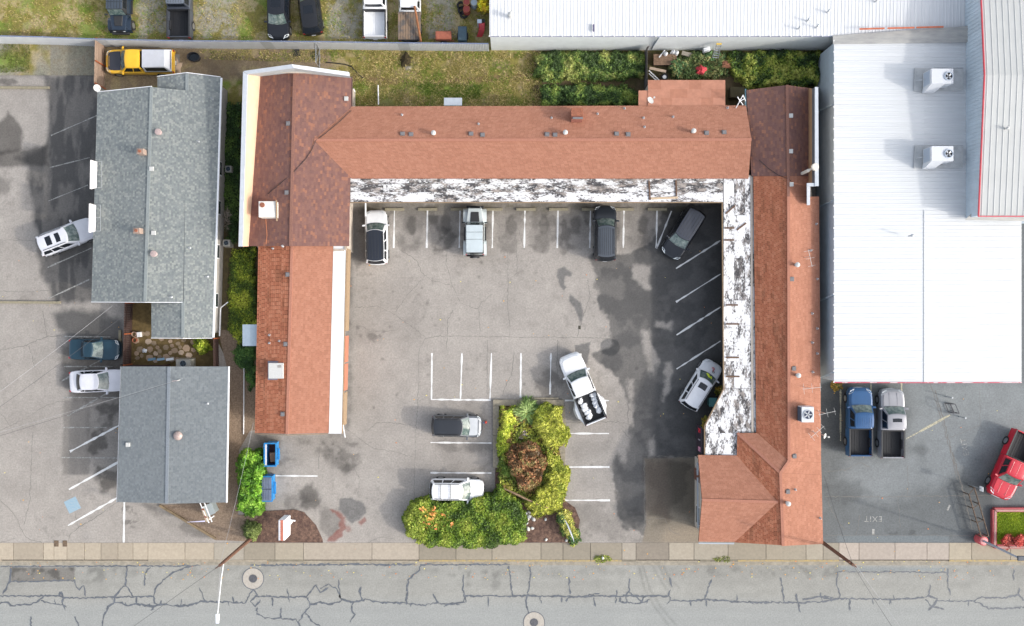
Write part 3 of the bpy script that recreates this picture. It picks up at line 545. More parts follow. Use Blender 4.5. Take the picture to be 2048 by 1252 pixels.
# ------------------------------------------------------------------ roofs laid with real overlapping shingles
SLABV = []; SLABF = []
def K3(*p):   # low-pitched roofs: everything above the eaves line is pressed down
    return W(p[0], p[1], 3 + (p[2] - 3) * 0.70 if p[2] > 3 else p[2])
def note(q):
    b = len(SLABV); SLABV.extend([tuple(p) for p in q]); SLABF.append((b, b + 1, b + 2)); SLABF.append((b, b + 2, b + 3))
def roof(parent, quads, palette, seed, base, matr, course=0.165, width=0.32, th=0.013, name='roof', pals=None, ths=None):
    """quads: (eave0, eave1, ridge1, ridge0) in plan; makes the deck and, on it, its courses of shingles"""
    rng = np.random.RandomState(seed); V = []; F = []; C = []; n0 = 0; deck = MB()
    P = np.array(palette)
    for iq, q in enumerate(quads):
        if pals: P = np.array(pals[iq]); th = ths[iq]
        q = [K3(*p) for p in q]; e0, e1, r1, r0 = [np.array(p) for p in q]
        nrm = np.cross(e1 - e0, r0 - e0); nrm = nrm / np.linalg.norm(nrm); nrm = nrm if nrm[2] > 0 else -nrm
        qq = q if (q[1] - q[0]).cross(q[3] - q[0]).z > 0 else [q[1], q[0], q[3], q[2]]
        deck.slab([p - Vector((0, 0, 0.035)) for p in qq], 0.10); note(qq)
        Ls = max(np.linalg.norm(r0 - e0), np.linalg.norm(r1 - e1)); nc = max(1, int(round(Ls / course)))
        for i in range(nc):
            t0, t1 = i / nc, min(1.0, (i + 1.25) / nc)
            a0, b0 = e0 + (r0 - e0) * t0, e1 + (r1 - e1) * t0; a1, b1 = e0 + (r0 - e0) * t1, e1 + (r1 - e1) * t1
            ln = np.linalg.norm(b0 - a0)
            if ln < 0.1: continue
            ns = max(1, int(round(ln / width))); off = rng.uniform(0, 1)
            s = np.concatenate([[0], (np.arange(1, ns) + off * 0.9 - 0.45) / ns, [1]]); s = np.clip(s, 0, 1); g = (0.006 if th < 0.02 else 0.015) / ln
            s0, s1 = s[:-1] + g, s[1:] - g; m = len(s0); dz = rng.uniform(-0.002, 0.004, m)[:, None]
            A = a0 + (b0 - a0) * s0[:, None] + nrm * (th + dz); B = a0 + (b0 - a0) * s1[:, None] + nrm * (th + dz)
            Cc = a1 + (b1 - a1) * s1[:, None] + nrm * 0.002; D = a1 + (b1 - a1) * s0[:, None] + nrm * 0.002
            E = a0 + (b0 - a0) * s0[:, None]; Fv = a0 + (b0 - a0) * s1[:, None]
            V.append(np.stack([A, B, Cc, D, E, Fv], 1).reshape(-1, 3)); k = n0 + np.arange(m)[:, None] * 6
            F.append(np.concatenate([k + np.array([[0, 1, 2, 3]]), k + np.array([[4, 5, 1, 0]])], 0)); n0 += m * 6
            mid = (A + Cc) / 2; nz = fbm(mid[:, 0] * 24, mid[:, 1] * 24, 60, seed + 5)
            pi = np.clip(((nz - 0.5) * 0.25 + 0.5 + rng.normal(0, 0.28, m)) * len(P), 0, len(P) - 1).astype(int)
            col = P[pi] * rng.uniform(0.95, 1.05, m)[:, None]
            if th > 0.02: ms = sstep(0.58, 0.74, fbm(mid[:, 0] * 90, mid[:, 1] * 22, 30, seed + 31))[:, None] * 0.34; col = col * (1 - ms) + np.array(alb(92, 64, 44))[None, :] * ms   # moss and grit held by the old courses
            C.append(np.concatenate([col, col * 0.8], 0))
    o = deck.build(name, base, parent)
    npmesh('shingles', np.concatenate(V), np.concatenate(F), np.concatenate(C), matr, o, kind='stuff')
    return o
def walls(parent, pts, z1, m_, z0=-0.02, name='wall'):
    """one wall per side, standing under the eaves"""
    n = len(pts); out = []
    for i in range(n):
        a, b = Vector(pts[i]), Vector(pts[(i + 1) % n]); d = (b - a); L = d.length; d.normalize(); nn = Vector((d.y, -d.x)) * 0.09
        q = MB(); q.prism([a - nn + d * 0.09, b - nn - d * 0.0, b + nn - d * 0.0, a + nn + d * 0.09], z0, z1); out.append(q.build(name, m_, parent))
    return out
def xy(px, py, h): p = W(px, py, h); return (p.x, p.y)
sh = amat('shingle', 0.93, 0.18, 18, bump=0.4, spec=0.25)
KR = 1.42
KS, KT, KU = 1.68, 1.14, 1.52
salmon = [alb(199, 140, 115, KS), alb(203, 144, 119, KS), alb(195, 137, 112, KS), alb(206, 147, 122, KS)]
rust = [alb(176, 112, 84, KT), alb(182, 118, 90, KT), alb(170, 106, 80, KT), alb(186, 124, 96, KT)]
umber = [alb(142, 106, 98, KU), alb(150, 112, 103, KU), alb(136, 102, 96, KU), alb(148, 110, 100, KU), alb(144, 108, 100, KU), alb(154, 114, 102, KU), alb(140, 104, 97, KU), alb(158, 115, 100, KU), alb(172, 122, 102, KU)]
KL = 1.62
slate = [alb(142, 149, 150, KL), alb(152, 159, 159, KL), alb(162, 168, 166, KL), alb(176, 181, 176, KL), alb(148, 155, 156, KL), alb(157, 163, 162, KL)]
KM = 1.72
slate2 = [alb(143, 150, 154, KM), alb(150, 157, 160, KM), alb(156, 163, 166, KM), alb(147, 154, 158, KM)]
deck_r = mat('deck_rust', alb(120, 76, 58, KR), 0.95, var=0.15, scale=6); deck_u = mat('deck_umber', alb(130, 94, 84, KR), 0.95, var=0.2, scale=6); deck_s = mat('deck_slate', alb(130, 138, 146, KR), 0.95, var=0.15, scale=6)
white_trim = mat('white_trim', (0.78, 0.79, 0.80), 0.6, var=0.06, scale=4); stucco = mat('stucco', alb(216, 204, 190), 0.9, var=0.1, scale=3, bump=0.2); greywall = mat('greywall', alb(214, 208, 200), 0.85, var=0.12, scale=2, bump=0.1)
salm_wall = mat('salmon_wall', alb(236, 196, 166, 1.35), 0.85, var=0.07, scale=1.2); tan_trim = mat('tan_trim', alb(176, 150, 120), 0.8, var=0.15, scale=5); glass_d = mat('window_glass', (0.03, 0.04, 0.045), 0.06); door_m = mat('door_paint', (0.16, 0.07, 0.05), 0.5, var=0.1)
galv = mat('galvanised', (0.46, 0.48, 0.50), 0.42, 0.7, var=0.12, scale=8); vent_grey = mat('vent_grey', alb(138, 136, 138), 0.6, var=0.1, scale=9); vent_white = mat('vent_white', (0.50, 0.50, 0.48), 0.5, var=0.06, scale=9); rusty = mat('rusty', (0.25, 0.09, 0.05), 0.85, var=0.3, scale=7, bump=0.3); blk = mat('black_plastic', (0.015, 0.015, 0.017), 0.5)

# ------------------------------------------------------------------ grey shingled house (rear)
gh = thing('grey_house', 'large grey shingled house with two white signboards standing on its eave', 'house', G(330, 400, 0))
walls(gh, [xy(196, 196, 3), xy(319, 188, 3), xy(319, 164, 3), xy(428, 162, 3), xy(414, 664, 3), xy(316, 664, 3), xy(316, 592, 3), xy(196, 592, 3)][::-1], 2.95, greywall)
roof(gh, [((195, 185, 3), (183, 603, 3), (290, 603, 4.41), (303, 174, 4.41)), ((425, 674, 3), (441, 155, 3), (374, 147, 3.72), (366, 675, 3.72)), ((366, 603, 3.72), (374, 181, 3.72), (303, 174, 4.41), (290, 603, 4.41)),
          ((315, 155, 3), (315, 184, 3), (374, 181, 3.72), (374, 147, 3.72)), ((303, 603, 3), (303, 675, 3), (366, 675, 3.72), (366, 603, 3.72))], slate, 3, deck_s, sh, course=0.15, width=0.17)
q = MB(); rg = []
for a, b in (((303, 174, 4.44), (290, 603, 4.44)), ((374, 147, 3.75), (374, 181, 3.75)), ((366, 603, 3.75), (366, 675, 3.75))): q.beam(K3(*a), K3(*b), 0.24, 0.05)
q.build('ridge_cap', mat('ridge_slate', alb(158, 166, 166, KL), 0.9, var=0.1, scale=9), gh)
q = MB()
for a, b in (((441, 156, 2.97), (425, 675, 2.97)),): q.beam(W(a[0] + 2, a[1], a[2]), W(b[0] + 2, b[1], b[2]), 0.13, 0.12)
q.build('gutter', white_trim, gh)
q = MB()
for a, b in (((441, 154, 2.95), (374, 145.5, 3.66)), ((374, 145.5, 3.66), (315, 153, 2.95)), ((303, 173, 4.35), (195, 184, 2.95)), ((183, 604, 2.95), (290, 604.5, 4.35)), ((290, 604.5, 4.35), (366, 604.5, 3.68)), ((303, 676, 2.95), (366, 676.5, 3.66)), ((366, 676.5, 3.66), (425, 676, 2.95))): q.beam(K3(*a), K3(*b), 0.05, 0.14)
q.build('barge_board', white_trim, gh)
for y0, y1, x0 in ((320, 377, 181.5), (407, 464, 179)):
    q = MB(); a, b, c_, d = W(x0 + 13, y0 + 3, 3.25), W(x0 + 12, y1 - 1, 3.25), W(x0 - 0.5, y1 + 1, 4.35), W(x0 + 0.5, y0, 4.35); dx = Vector((-0.06, 0, 0)); q.hexa([a + dx, b + dx, b, a], [d + dx, c_ + dx, c_, d])
    s_ = q.build('signboard', mat('sign_white', (0.8, 0.78, 0.77), 0.5), gh)
    q = MB()
    for yy, k in ((y0 + 3, 0), (y1 - 2, 1), ((y0 + y1) / 2, 2)):
        q.tube([W(x0 + 1, yy, 4.3), W(x0 + 22, yy, 3.3)], 0.014, 5)
    q.tube([W(x0 + 22, y0 + 3, 3.3), W(x0 + 22, y1 - 2, 3.3)], 0.014, 5)
    q.build('strut', galv, gh)
for i, (x, y) in enumerate(((440, 330), (437, 410), (434, 500), (430, 600))):
    p = W(x, y, 2.0); q = MB(); e = Vector(xy(428 - (y - 162) * 14 / 502, y, 3)); q.box((e.x + 0.115, e.y, 1.6), (0.05, 1.2, 1.1)); f_ = q.build('window', white_trim, gh)
    q = MB(); q.box((e.x + 0.15, e.y, 1.6), (0.02, 1.04, 0.94)); q.build('pane', glass_d, f_)
for i, y in enumerate((230, 330, 440, 540)):
    e = Vector(xy(196, y, 3)); q = MB(); q.box((e.x - 0.115, e.y, 1.05), (0.05, 0.95, 2.1)); d_ = q.build('door', door_m, gh); q = MB(); q.cyl((e.x - 0.2, e.y + 0.35, 1.0), 0.03, 0.06, 8, ax='x'); q.build('door_handle', galv, d_)
# ------------------------------------------------------------------ grey shingled house (front)
gf = thing('grey_shop', 'smaller square grey shingled building beside the pavement with a copper dome vent', 'house', G(350, 870, 0))
walls(gf, [xy(252, 747, 3), xy(430, 747, 3), xy(426, 992, 3), xy(246, 992, 3)][::-1], 2.95, greywall)
roof(gf, [((243, 733, 3), (235, 1004, 3), (333, 1007, 3.75), (338, 733, 3.75)), ((452, 1005, 3), (457, 733, 3), (338, 733, 3.75), (333, 1007, 3.75))], slate2, 4, deck_s, sh, course=0.15, width=0.18)
q = MB(); q.beam(K3(338, 733, 3.78), K3(333, 1007, 3.78), 0.24, 0.05); q.build('ridge_cap', mat('ridge_slate2', alb(140, 148, 156, KR), 0.9, var=0.1, scale=9), gf)
q = MB(); q.beam(W(458, 733, 2.98), W(453.5, 1005, 2.98), 0.10, 0.12); q.build('gutter', white_trim, gf)
q = MB(); q.beam(W(242, 733, 2.98), W(234, 1004, 2.98), 0.05, 0.12); q.build('gutter', galv, gf)
for x in (290, 390):
    e = Vector(xy(x, 992, 3)); q = MB(); q.box((e.x, e.y - 0.115, 1.5), (1.8, 0.05, 1.3)); f_ = q.build('window', white_trim, gf); q = MB(); q.box((e.x, e.y - 0.15, 1.5), (1.62, 0.02, 1.12)); q.build('pane', glass_d, f_)
e = Vector(xy(249, 880, 3)); q = MB(); q.box((e.x - 0.115, e.y, 1.05), (0.05, 0.95, 2.1)); d_ = q.build('door', door_m, gf); q = MB(); q.cyl((e.x - 0.2, e.y + 0.35, 1.0), 0.03, 0.06, 8, ax='x'); q.build('door_handle', galv, d_)

# ------------------------------------------------------------------ the U-shaped motel
mo = thing('motel', 'U-shaped motel with salmon and brown shingle roofs around a courtyard', 'motel', G(1090, 620, 0))
walls(mo, [xy(532, 160, 3.2), xy(694, 163, 3.2), xy(694, 224, 3), xy(1500, 224, 3), xy(1500, 190, 3), xy(1612, 186, 3), xy(1622, 400, 3), xy(1630, 1074, 3), xy(1408, 1072, 3), xy(1408, 925, 3), xy(1486, 925, 3), xy(1506, 870, 3), xy(1504, 352, 3), xy(690, 352, 3), xy(690, 500, 3), xy(654, 500, 3), xy(645, 855, 3), xy(520, 855, 3), xy(520, 500, 3), xy(510, 480, 3)], 2.9, stucco)
roof(mo, [((519, 152, 3.4), (496, 492, 3.3), (581, 492, 4.6), (589, 144, 4.6)), ((698, 492, 3.1), (703, 155, 3.1), (589, 144, 4.6), (581, 492, 4.6))], umber, 5, deck_u, sh, course=0.17, width=0.28)
roof(mo, [((1493, 180, 3.0), (1503, 352, 3.0), (1576, 352, 4.35), (1574, 170, 4.35)), ((1617, 352, 3.55), (1617, 176, 3.55), (1574, 170, 4.35), (1576, 352, 4.35))], umber, 15, deck_u, sh, course=0.17, width=0.28)
roof(mo, [((703, 213, 3.05), (1492, 211, 3.0), (1503, 279, 4.05), (628, 280, 4.08)), ((1497, 357, 3.0), (703, 357, 3.05), (628, 280, 4.08), (1503, 279, 4.05))], salmon, 6, deck_r, sh, course=0.17)
roof(mo, [((657, 866, 3.05), (666, 492, 3.05), (584, 490, 4.0), (574, 868, 4.0)), ((517, 490, 3.0), (510, 866, 3.0), (574, 868, 4.0), (584, 490, 4.0))], salmon, 16, deck_r, sh, course=0.17, pals=(salmon, rust), ths=(0.010, 0.026))
roof(mo, [          ((1642, 925, 2.95), (1638, 393, 2.95), (1577, 393, 4.35), (1578, 922, 4.35)), ((1620, 393, 3.3), (1617, 352, 3.5), (1576, 352, 4.35), (1577, 393, 4.35)), ((1643, 950, 2.95), (1642, 925, 2.95), (1578, 922, 4.35), (1561, 946, 4.5)), ((1646, 1088, 2.95), (1643, 950, 2.95), (1561, 946, 4.5), (1566, 1092, 4.5)),
          ((1514, 866, 3.2), (1475, 866, 3.0), (1561, 946, 4.5), (1578, 922, 4.35)),
          ((1474, 911, 3.0), (1396, 910, 3.0), (1404, 999, 4.25), (1556, 1004, 4.4)), ((1397, 1083, 3.0), (1470, 1084, 3.0), (1556, 1004, 4.4), (1404, 1000, 4.25)),
          ((1507, 352, 3.0), (1513, 866, 3.0), (1578, 922, 4.35), (1576, 352, 4.35)), ((1475, 867, 3.0), (1470, 1085, 3.0), (1566, 1091, 4.5), (1561, 946, 4.5))], salmon, 26, deck_r, sh, course=0.17, pals=(salmon,) * 7 + (rust,) * 2, ths=(0.010,) * 7 + (0.026,) * 2)
# ridge tiles
rc = mat('ridge_rust', alb(188, 130, 108, KR), 0.95, var=0.12, scale=9); ru = mat('ridge_umber', alb(150, 108, 94, KR), 0.95, var=0.15, scale=9)
q = MB()
for a, b in (((628, 280, 4.10), (1503, 279, 4.08)), ((584, 490, 4.03), (574, 868, 4.03)), ((1577, 393, 4.38), (1578, 922, 4.38)), ((1578, 922, 4.38), (1561, 946, 4.53)), ((1561, 946, 4.53), (1566, 1092, 4.53)), ((1475, 866, 3.03), (1561, 946, 4.53)), ((1404, 1000, 4.28), (1556, 1004, 4.43))): q.beam(K3(*a), K3(*b), 0.22, 0.05)
q.build('ridge_cap', rc, mo)
q = MB()
for a, b in (((589, 144, 4.63), (581, 492, 4.63)), ((1574, 170, 4.38), (1577, 393, 4.38))): q.beam(K3(*a), K3(*b), 0.22, 0.05)
q.build('ridge_cap', ru, mo)
# gable-end fillers under the ridges
q = MB()
def gable(a, b, c_): q.poly([K3(*a), K3(*b), K3(*c_)])
for g_ in (((512, 864, 2.85), (655, 864, 2.85), (574, 865, 3.9)), ((1399, 1080, 2.85), (1399, 914, 2.85), (1406, 1000, 4.15)), ((1472, 1082, 2.85), (1643, 1085, 2.85), (1566, 1088, 4.4)), ((500, 490, 2.9), (696, 490, 2.9), (581, 490.5, 4.5)), ((1497, 181, 2.9), (1620, 178, 2.9), (1574, 172, 4.25))): gable(*g_)
q.build('gable_wall', stucco, mo)
# west and north firewalls with white capping, salmon inside face
q = MB()
NW, SWp = (489, 144, 5.3), (478, 492, 4.5)
q.hexa([W(NW[0] - 2, NW[1], 0), W(SWp[0] - 2, SWp[1], 0), W(SWp[0] + 2, SWp[1], 0), W(NW[0] + 2, NW[1], 0)], [W(NW[0], NW[1] + 1, 5.28), W(478, 492, 4.48), W(481, 492, 4.48), W(493, NW[1] + 1, 5.28)])
q.build('firewall', stucco, mo, fix=True)
q = MB(); q.slab([W(486, 143, 5.4), W(477, 493, 4.55), W(485, 493, 4.55), W(495, 149, 5.4)], 0.1); q.slab([W(486.5, 142, 5.4), W(495, 148.5, 5.35), W(588, 136, 6.2), W(583, 128.5, 6.3)], 0.1); q.slab([W(588, 136, 6.2), W(699, 152, 4.4), W(698, 144, 4.5), W(583, 128.5, 6.3)], 0.1); q.build('coping', mat('coping_white', (0.44, 0.47, 0.51), 0.6, var=0.05, scale=3), mo, fix=True)
q = MB(); q.quad(W(495, 149, 5.32), W(485, 493, 4.47), K3(497, 493, 3.35), K3(521, 152.5, 3.45)); q.build('firewall_face', salm_wall, mo)
q = MB(); q.quad(W(495, 148.5, 5.3), K3(520, 153, 3.48), K3(589, 145, 4.66), W(588, 136, 6.12)); q.quad(W(588, 136, 6.12), K3(589, 145, 4.66), K3(703, 156, 3.16), W(699, 152, 4.32)); q.build('firewall_face', mat('pale_flashing', alb(196, 204, 206, 1.4), 0.7, var=0.1, scale=3), mo)
q = MB(); q.hexa([W(500, 152, 0), W(700, 155, 0), W(700, 151, 0), W(500, 148, 0)], [W(500, 145, 4.9), W(698, 147, 4.2), W(698, 144, 4.2), W(500, 142, 4.9)]); q.build('firewall', stucco, mo, fix=True)
# east firewall
q = MB(); q.quad(K3(1617, 176, 3.58), K3(1617, 372, 3.58), W(1624, 372, 4.3), W(1624, 177, 4.3)); q.build('firewall_face', mat('tan_flash', alb(196, 152, 112, 1.4), 0.85, var=0.1, scale=3), mo)
q = MB(); q.quad(W(1624, 177, 4.3), W(1624, 372, 4.3), W(1631, 372, 5.15), W(1631, 176, 5.15)); q.build('firewall_face', mat('grey_flash', alb(120, 122, 128), 0.8, var=0.15, scale=2), mo)
q = MB(); q.slab([W(1630, 372, 5.25), W(1637.5, 372, 5.25), W(1636.5, 174, 5.25), W(1630, 174, 5.25)], 0.1); q.slab([W(1614, 372.5, 5.2), W(1614, 366, 5.2), W(1630, 366, 5.2), W(1630, 372.5, 5.2)], 0.1); q.slab([W(1614, 410, 3.9), W(1620, 410, 3.9), W(1620.5, 370, 5.0), W(1614, 370, 5.0)], 0.1); q.build('coping', mat('coping_white', (0.44, 0.47, 0.51), 0.6, var=0.05, scale=3), mo, fix=True)
q = MB(); q.hexa([W(1630, 372, 0), W(1637, 372, 0), W(1636, 176, 0), W(1630, 176, 0)], [W(1631, 371, 5.14), W(1636.5, 371, 5.14), W(1635.5, 176, 5.14), W(1631, 176, 5.14)]); q.hexa([W(1614, 408, 3), W(1619.5, 408, 3), W(1619.5, 372, 3), W(1614, 372, 3)], [W(1614.5, 408, 3.82), W(1619, 408, 3.82), W(1619.5, 373, 4.85), W(1614.5, 373, 4.85)]); q.build('firewall', stucco, mo, fix=True)
# flat walkway canopies, coated white and flaking
def flake(name, dark, white, tan, lo, hi, st):
    m = bpy.data.materials.new(name); m.use_nodes = True; t = m.node_tree; b = t.nodes['Principled BSDF']; b.inputs['Roughness'].default_value = 0.85
    tc = t.nodes.new('ShaderNodeTexCoord'); mp = t.nodes.new('ShaderNodeMapping'); mp.inputs['Scale'].default_value = st; t.links.new(tc.outputs['Object'], mp.inputs[0])
    def nz(s, d, r_=0.65, src=None):
        n = t.nodes.new('ShaderNodeTexNoise'); n.inputs['Scale'].default_value = s; n.inputs['Detail'].default_value = d; n.inputs['Roughness'].default_value = r_; t.links.new(src or mp.outputs[0], n.inputs[0]); return n
    big = nz(0.8, 3); fine = nz(4.6, 9, 0.75)
    add = t.nodes.new('ShaderNodeMath'); add.operation = 'MULTIPLY_ADD'; add.inputs[1].default_value = 0.55; t.links.new(big.outputs[0], add.inputs[0])
    sc = t.nodes.new('ShaderNodeMath'); sc.operation = 'MULTIPLY'; sc.inputs[1].default_value = 0.55; t.links.new(fine.outputs[0], sc.inputs[0]); t.links.new(sc.outputs[0], add.inputs[2])
    r = t.nodes.new('ShaderNodeValToRGB'); r.color_ramp.elements[0].position = lo - 0.025; r.color_ramp.elements[1].position = hi + 0.05; t.links.new(add.outputs[0], r.inputs[0])
    e_ = r.color_ramp.elements.new(lo + 0.01); e_.color = (0.30, 0.30, 0.30, 1); e_ = r.color_ramp.elements.new(hi); e_.color = (0.80, 0.80, 0.80, 1)
    r2 = t.nodes.new('ShaderNodeValToRGB'); r2.color_ramp.elements[0].color = (*dark, 1); r2.color_ramp.elements[1].color = (*tan, 1); r2.color_ramp.elements[0].position = 0.46; r2.color_ramp.elements[1].position = 0.60; n3 = nz(1.3, 4); t.links.new(n3.outputs[0], r2.inputs[0])
    mx = t.nodes.new('ShaderNodeMix'); mx.data_type = 'RGBA'; t.links.new(r.outputs[0], mx.inputs[0]); t.links.new(r2.outputs[0], mx.inputs[6]); mx.inputs[7].default_value = (*white, 1); t.links.new(mx.outputs[2], b.inputs['Base Color'])
    bp = t.nodes.new('ShaderNodeBump'); bp.inputs['Strength'].default_value = 0.4; bp.inputs['Distance'].default_value = 0.02; t.links.new(r.outputs[0], bp.inputs['Height']); t.links.new(bp.outputs[0], b.inputs['Normal'])
    return m
fl = flake('flaking_coat', (0.045, 0.042, 0.045), (0.74, 0.74, 0.745), (0.27, 0.23, 0.20), 0.530, 0.557, (1.0, 1.9, 1)); fl2 = flake('flaking_coat_e', (0.07, 0.07, 0.075), (0.74, 0.74, 0.75), (0.20, 0.18, 0.16), 0.512, 0.539, (1.9, 1.0, 1)); coat = flake('white_coat', (0.35, 0.35, 0.35), (0.76, 0.78, 0.80), (0.45, 0.45, 0.45), 0.38, 0.42, (2, 0.6, 1))
def canopy(pts, h, t, m_):
    q = MB(); q.prism([xy(x, y, h) for x, y in pts], h - t, h); return q.build('walkway_canopy', m_, mo)
flv = [flake('flaking_coat_%d' % k, (0.05, 0.047, 0.05), w_, tn, lo_, lo_ + 0.027, st_) for k, (w_, tn, lo_, st_) in enumerate((((0.72, 0.72, 0.73), (0.24, 0.21, 0.19), 0.515, (1, 2.2, 1)), ((0.70, 0.70, 0.70), (0.30, 0.26, 0.23), 0.552, (1, 2.4, 1)), ((0.66, 0.66, 0.66), (0.33, 0.29, 0.26), 0.588, (1, 2.6, 1)), ((0.73, 0.73, 0.74), (0.22, 0.20, 0.19), 0.500, (2.2, 1, 1)), ((0.70, 0.70, 0.71), (0.26, 0.23, 0.21), 0.538, (2.4, 1, 1)), ((0.68, 0.68, 0.69), (0.22, 0.20, 0.19), 0.566, (2.2, 1, 1))))]
deckc = mat('canopy_deck', (0.06, 0.055, 0.055), 0.9, var=0.2, scale=4)
c1_ = canopy([(701, 356), (1446.5, 356), (1445, 404), (699, 404)], 2.845, 0.11, deckc)
c2_ = canopy([(1446.8, 352), (1508, 352), (1514, 864), (1476, 866), (1476, 913), (1410, 911), (1410, 852), (1448, 778)], 2.845, 0.11, deckc)
rs_ = random.Random(21)
def csheet(pts, k, par):
    q = MB(); z_ = rs_.uniform(0, 0.006); q.prism([xy(x, y, 2.86) for x, y in pts], 2.846, 2.862 + z_); q.build('roofing_sheet', flv[k], par)
for row, (ya, yb, ks) in enumerate(((356.5, 366, (0, 1, 1)), (366.4, 384, (1, 2, 2, 1)), (384.4, 403.8, (0, 0, 1, 0)))):
    x = 701.0
    while x < 1446:
        x2 = min(1446.3, x + rs_.uniform(48, 96)); x2 = 1446.3 if 1446 - x2 < 25 else x2; csheet([(x, ya), (x2 - 0.35, ya), (x2 - 0.35, yb), (x, yb)], rs_.choice(ks), c1_); x = x2
for xa, xb, ks in ((1447.4, 1468, (3, 3, 4)), (1468.4, 1490, (4, 3, 5)), (1490.4, 1508, (3, 4, 5))):
    y = 352.5
    while y < 776:
        y2 = min(777.0, y + rs_.uniform(46, 90)); y2 = 777.0 if 777 - y2 < 25 else y2; dx0, dx1 = (y - 352) * 6 / 512 * (xb > 1500), (y2 - 352) * 6 / 512 * (xb > 1500); csheet([(xa, y), (xb + dx0, y), (xb + dx1, y2 - 0.35), (xa, y2 - 0.35)], rs_.choice(ks), c2_); y = y2
csheet([(1448.5, 777.4), (1512, 777.4), (1513, 820), (1427, 820)], 4, c2_); csheet([(1426.8, 820.4), (1513, 820.4), (1513.5, 864), (1476, 866), (1411, 866), (1411, 852)], 4, c2_); csheet([(1411, 866.4), (1475.6, 866.4), (1475.6, 912), (1411, 910.6)], 3, c2_)
canopy([(666, 491), (692.5, 491), (683.5, 867), (656.5, 867)], 2.84, 0.12, coat)
# fascia boards and posts of the canopies
q = MB()
for a, b in (((700, 405, 2.8), (1444, 405, 2.8)), ((1444, 405, 2.8), (1447, 778, 2.8)), ((1447, 778, 2.8), (1409, 852, 2.8)), ((1409, 852, 2.8), (1409, 910, 2.8)), ((693, 491, 2.74), (684.5, 867, 2.74))): q.beam(W(*a), W(*b), 0.06, 0.22)
q.build('fascia_board', tan_trim, mo)
pm = mat('post', (0.5, 0.42, 0.34), 0.7)
for i in range(9):
    q = MB(); p = W(715 + i * 90, 404, 2.8); q.box((p.x, p.y + 0.75, 1.37), (0.1, 0.1, 2.74)); q.build('post', pm, mo)
for i in range(7):
    q = MB(); p = W(1446, 430 + i * 56, 2.8); q.box((p.x + 1.1, p.y, 1.37), (0.1, 0.1, 2.74)); q.build('post', pm, mo)
for i in range(6):
    q = MB(); p = W(690 - i * 1.6, 510 + i * 68, 2.8); q.box((p.x - 0.7, p.y, 1.36), (0.1, 0.1, 2.72)); q.build('post', pm, mo)
# low screen in front of the west rooms: tan boards and the salmon boxes
for y0, y1, m_ in ((497, 662, tan_trim), (672, 725, mat('salmon_board', alb(206, 132, 104), 0.8, var=0.06)), (728, 782, mat('salmon_board', (0, 0, 0))), (786, 852, tan_trim)):
    xa, xb = 693 - (y0 - 491) * 9 / 376, 693 - (y1 - 491) * 9 / 376
    q = MB(); a, b = W(xa, y0, 2.6), W(xb, y1, 2.6); a.x += 0.05; b.x += 0.05; q.hexa([(a.x, a.y, 1.25), (b.x, b.y, 1.25), (b.x + 0.05, b.y, 1.25), (a.x + 0.05, a.y, 1.25)], [(a.x, a.y, 2.6), (b.x, b.y, 2.6), (b.x + 0.05, b.y, 2.6), (a.x + 0.05, a.y, 2.6)]); q.build('valance_board', m_, mo, fix=True)
# timber offcuts fixed on the flaking canopy
tim = mat('weathered_timber', alb(122, 96, 78), 0.9, var=0.25, scale=6)
for a, b in (((1449, 456), (1468, 456)), ((1449, 480), (1468, 480)), ((1452, 610), (1476, 610)), ((1452, 648), (1478, 648)), ((1452, 715), (1478, 715)), ((1452, 753), (1479, 753)), ((1452, 427), (1470, 411)), ((1474, 460), (1492, 446)), ((1298, 361), (1300, 400)), ((1352, 360), (1353, 392))):
    q = MB(); q.beam(W(a[0], a[1], 2.90), W(b[0], b[1], 2.90), 0.12, 0.07); q.build('timber_batten', tim, mo)
q = MB(); q.beam(W(1302, 397, 2.90), W(1356, 395, 2.90), 0.16, 0.06); q.build('timber_batten', mat('new_timber', alb(226, 200, 168), 0.8, var=0.1), mo)
# court-side room doors and windows
def door(px, py, h, ax, parent, s=1):
    e = Vector(xy(px, py, h)); d = (0.95, 0.05, 2.05) if ax == 'x' else (0.05, 0.95, 2.05); o = (0, s * 0.115) if ax == 'x' else (s * 0.115, 0)
    q = MB(); q.box((e.x + o[0], e.y + o[1], 1.03), d); d_ = q.build('door', door_m, parent); q = MB(); q.box((e.x + o[0] * 1.5 + (0.35 if ax == 'x' else 0), e.y + o[1] * 1.5 + (0 if ax == 'x' else 0.35), 1.0), (0.06, 0.06, 0.06)); q.build('door_handle', galv, d_)
def window(px, py, h, ax, parent, s=1, w=1.5):
    e = Vector(xy(px, py, h)); o = (0, s * 0.112) if ax == 'x' else (s * 0.112, 0)
    q = MB(); q.box((e.x + o[0], e.y + o[1], 1.45), (w, 0.05, 1.15) if ax == 'x' else (0.05, w, 1.15)); f_ = q.build('window', white_trim, parent); q = MB(); q.box((e.x + o[0] * 1.3, e.y + o[1] * 1.3, 1.45), (w - 0.16, 0.05, 1.0) if ax == 'x' else (0.05, w - 0.16, 1.0)); q.build('pane', glass_d, f_)
for i in range(8): door(735 + i * 92, 352, 3, 'x', mo, -1); window(775 + i * 92, 352, 3, 'x', mo, -1)
for i in range(5): door(1505, 440 + i * 78, 3, 'y', mo, -1); window(1505, 475 + i * 78, 3, 'y', mo, -1)
for i in range(4): door(651 - i * 2, 540 + i * 85, 3, 'y', mo, 1); window(650 - i * 2, 575 + i * 85, 3, 'y', mo, 1)
door(1408, 960, 3, 'y', mo, -1); window(1408, 1040, 3, 'y', mo, -1); window(1450, 1072, 3, 'x', mo, -1, 1.8)
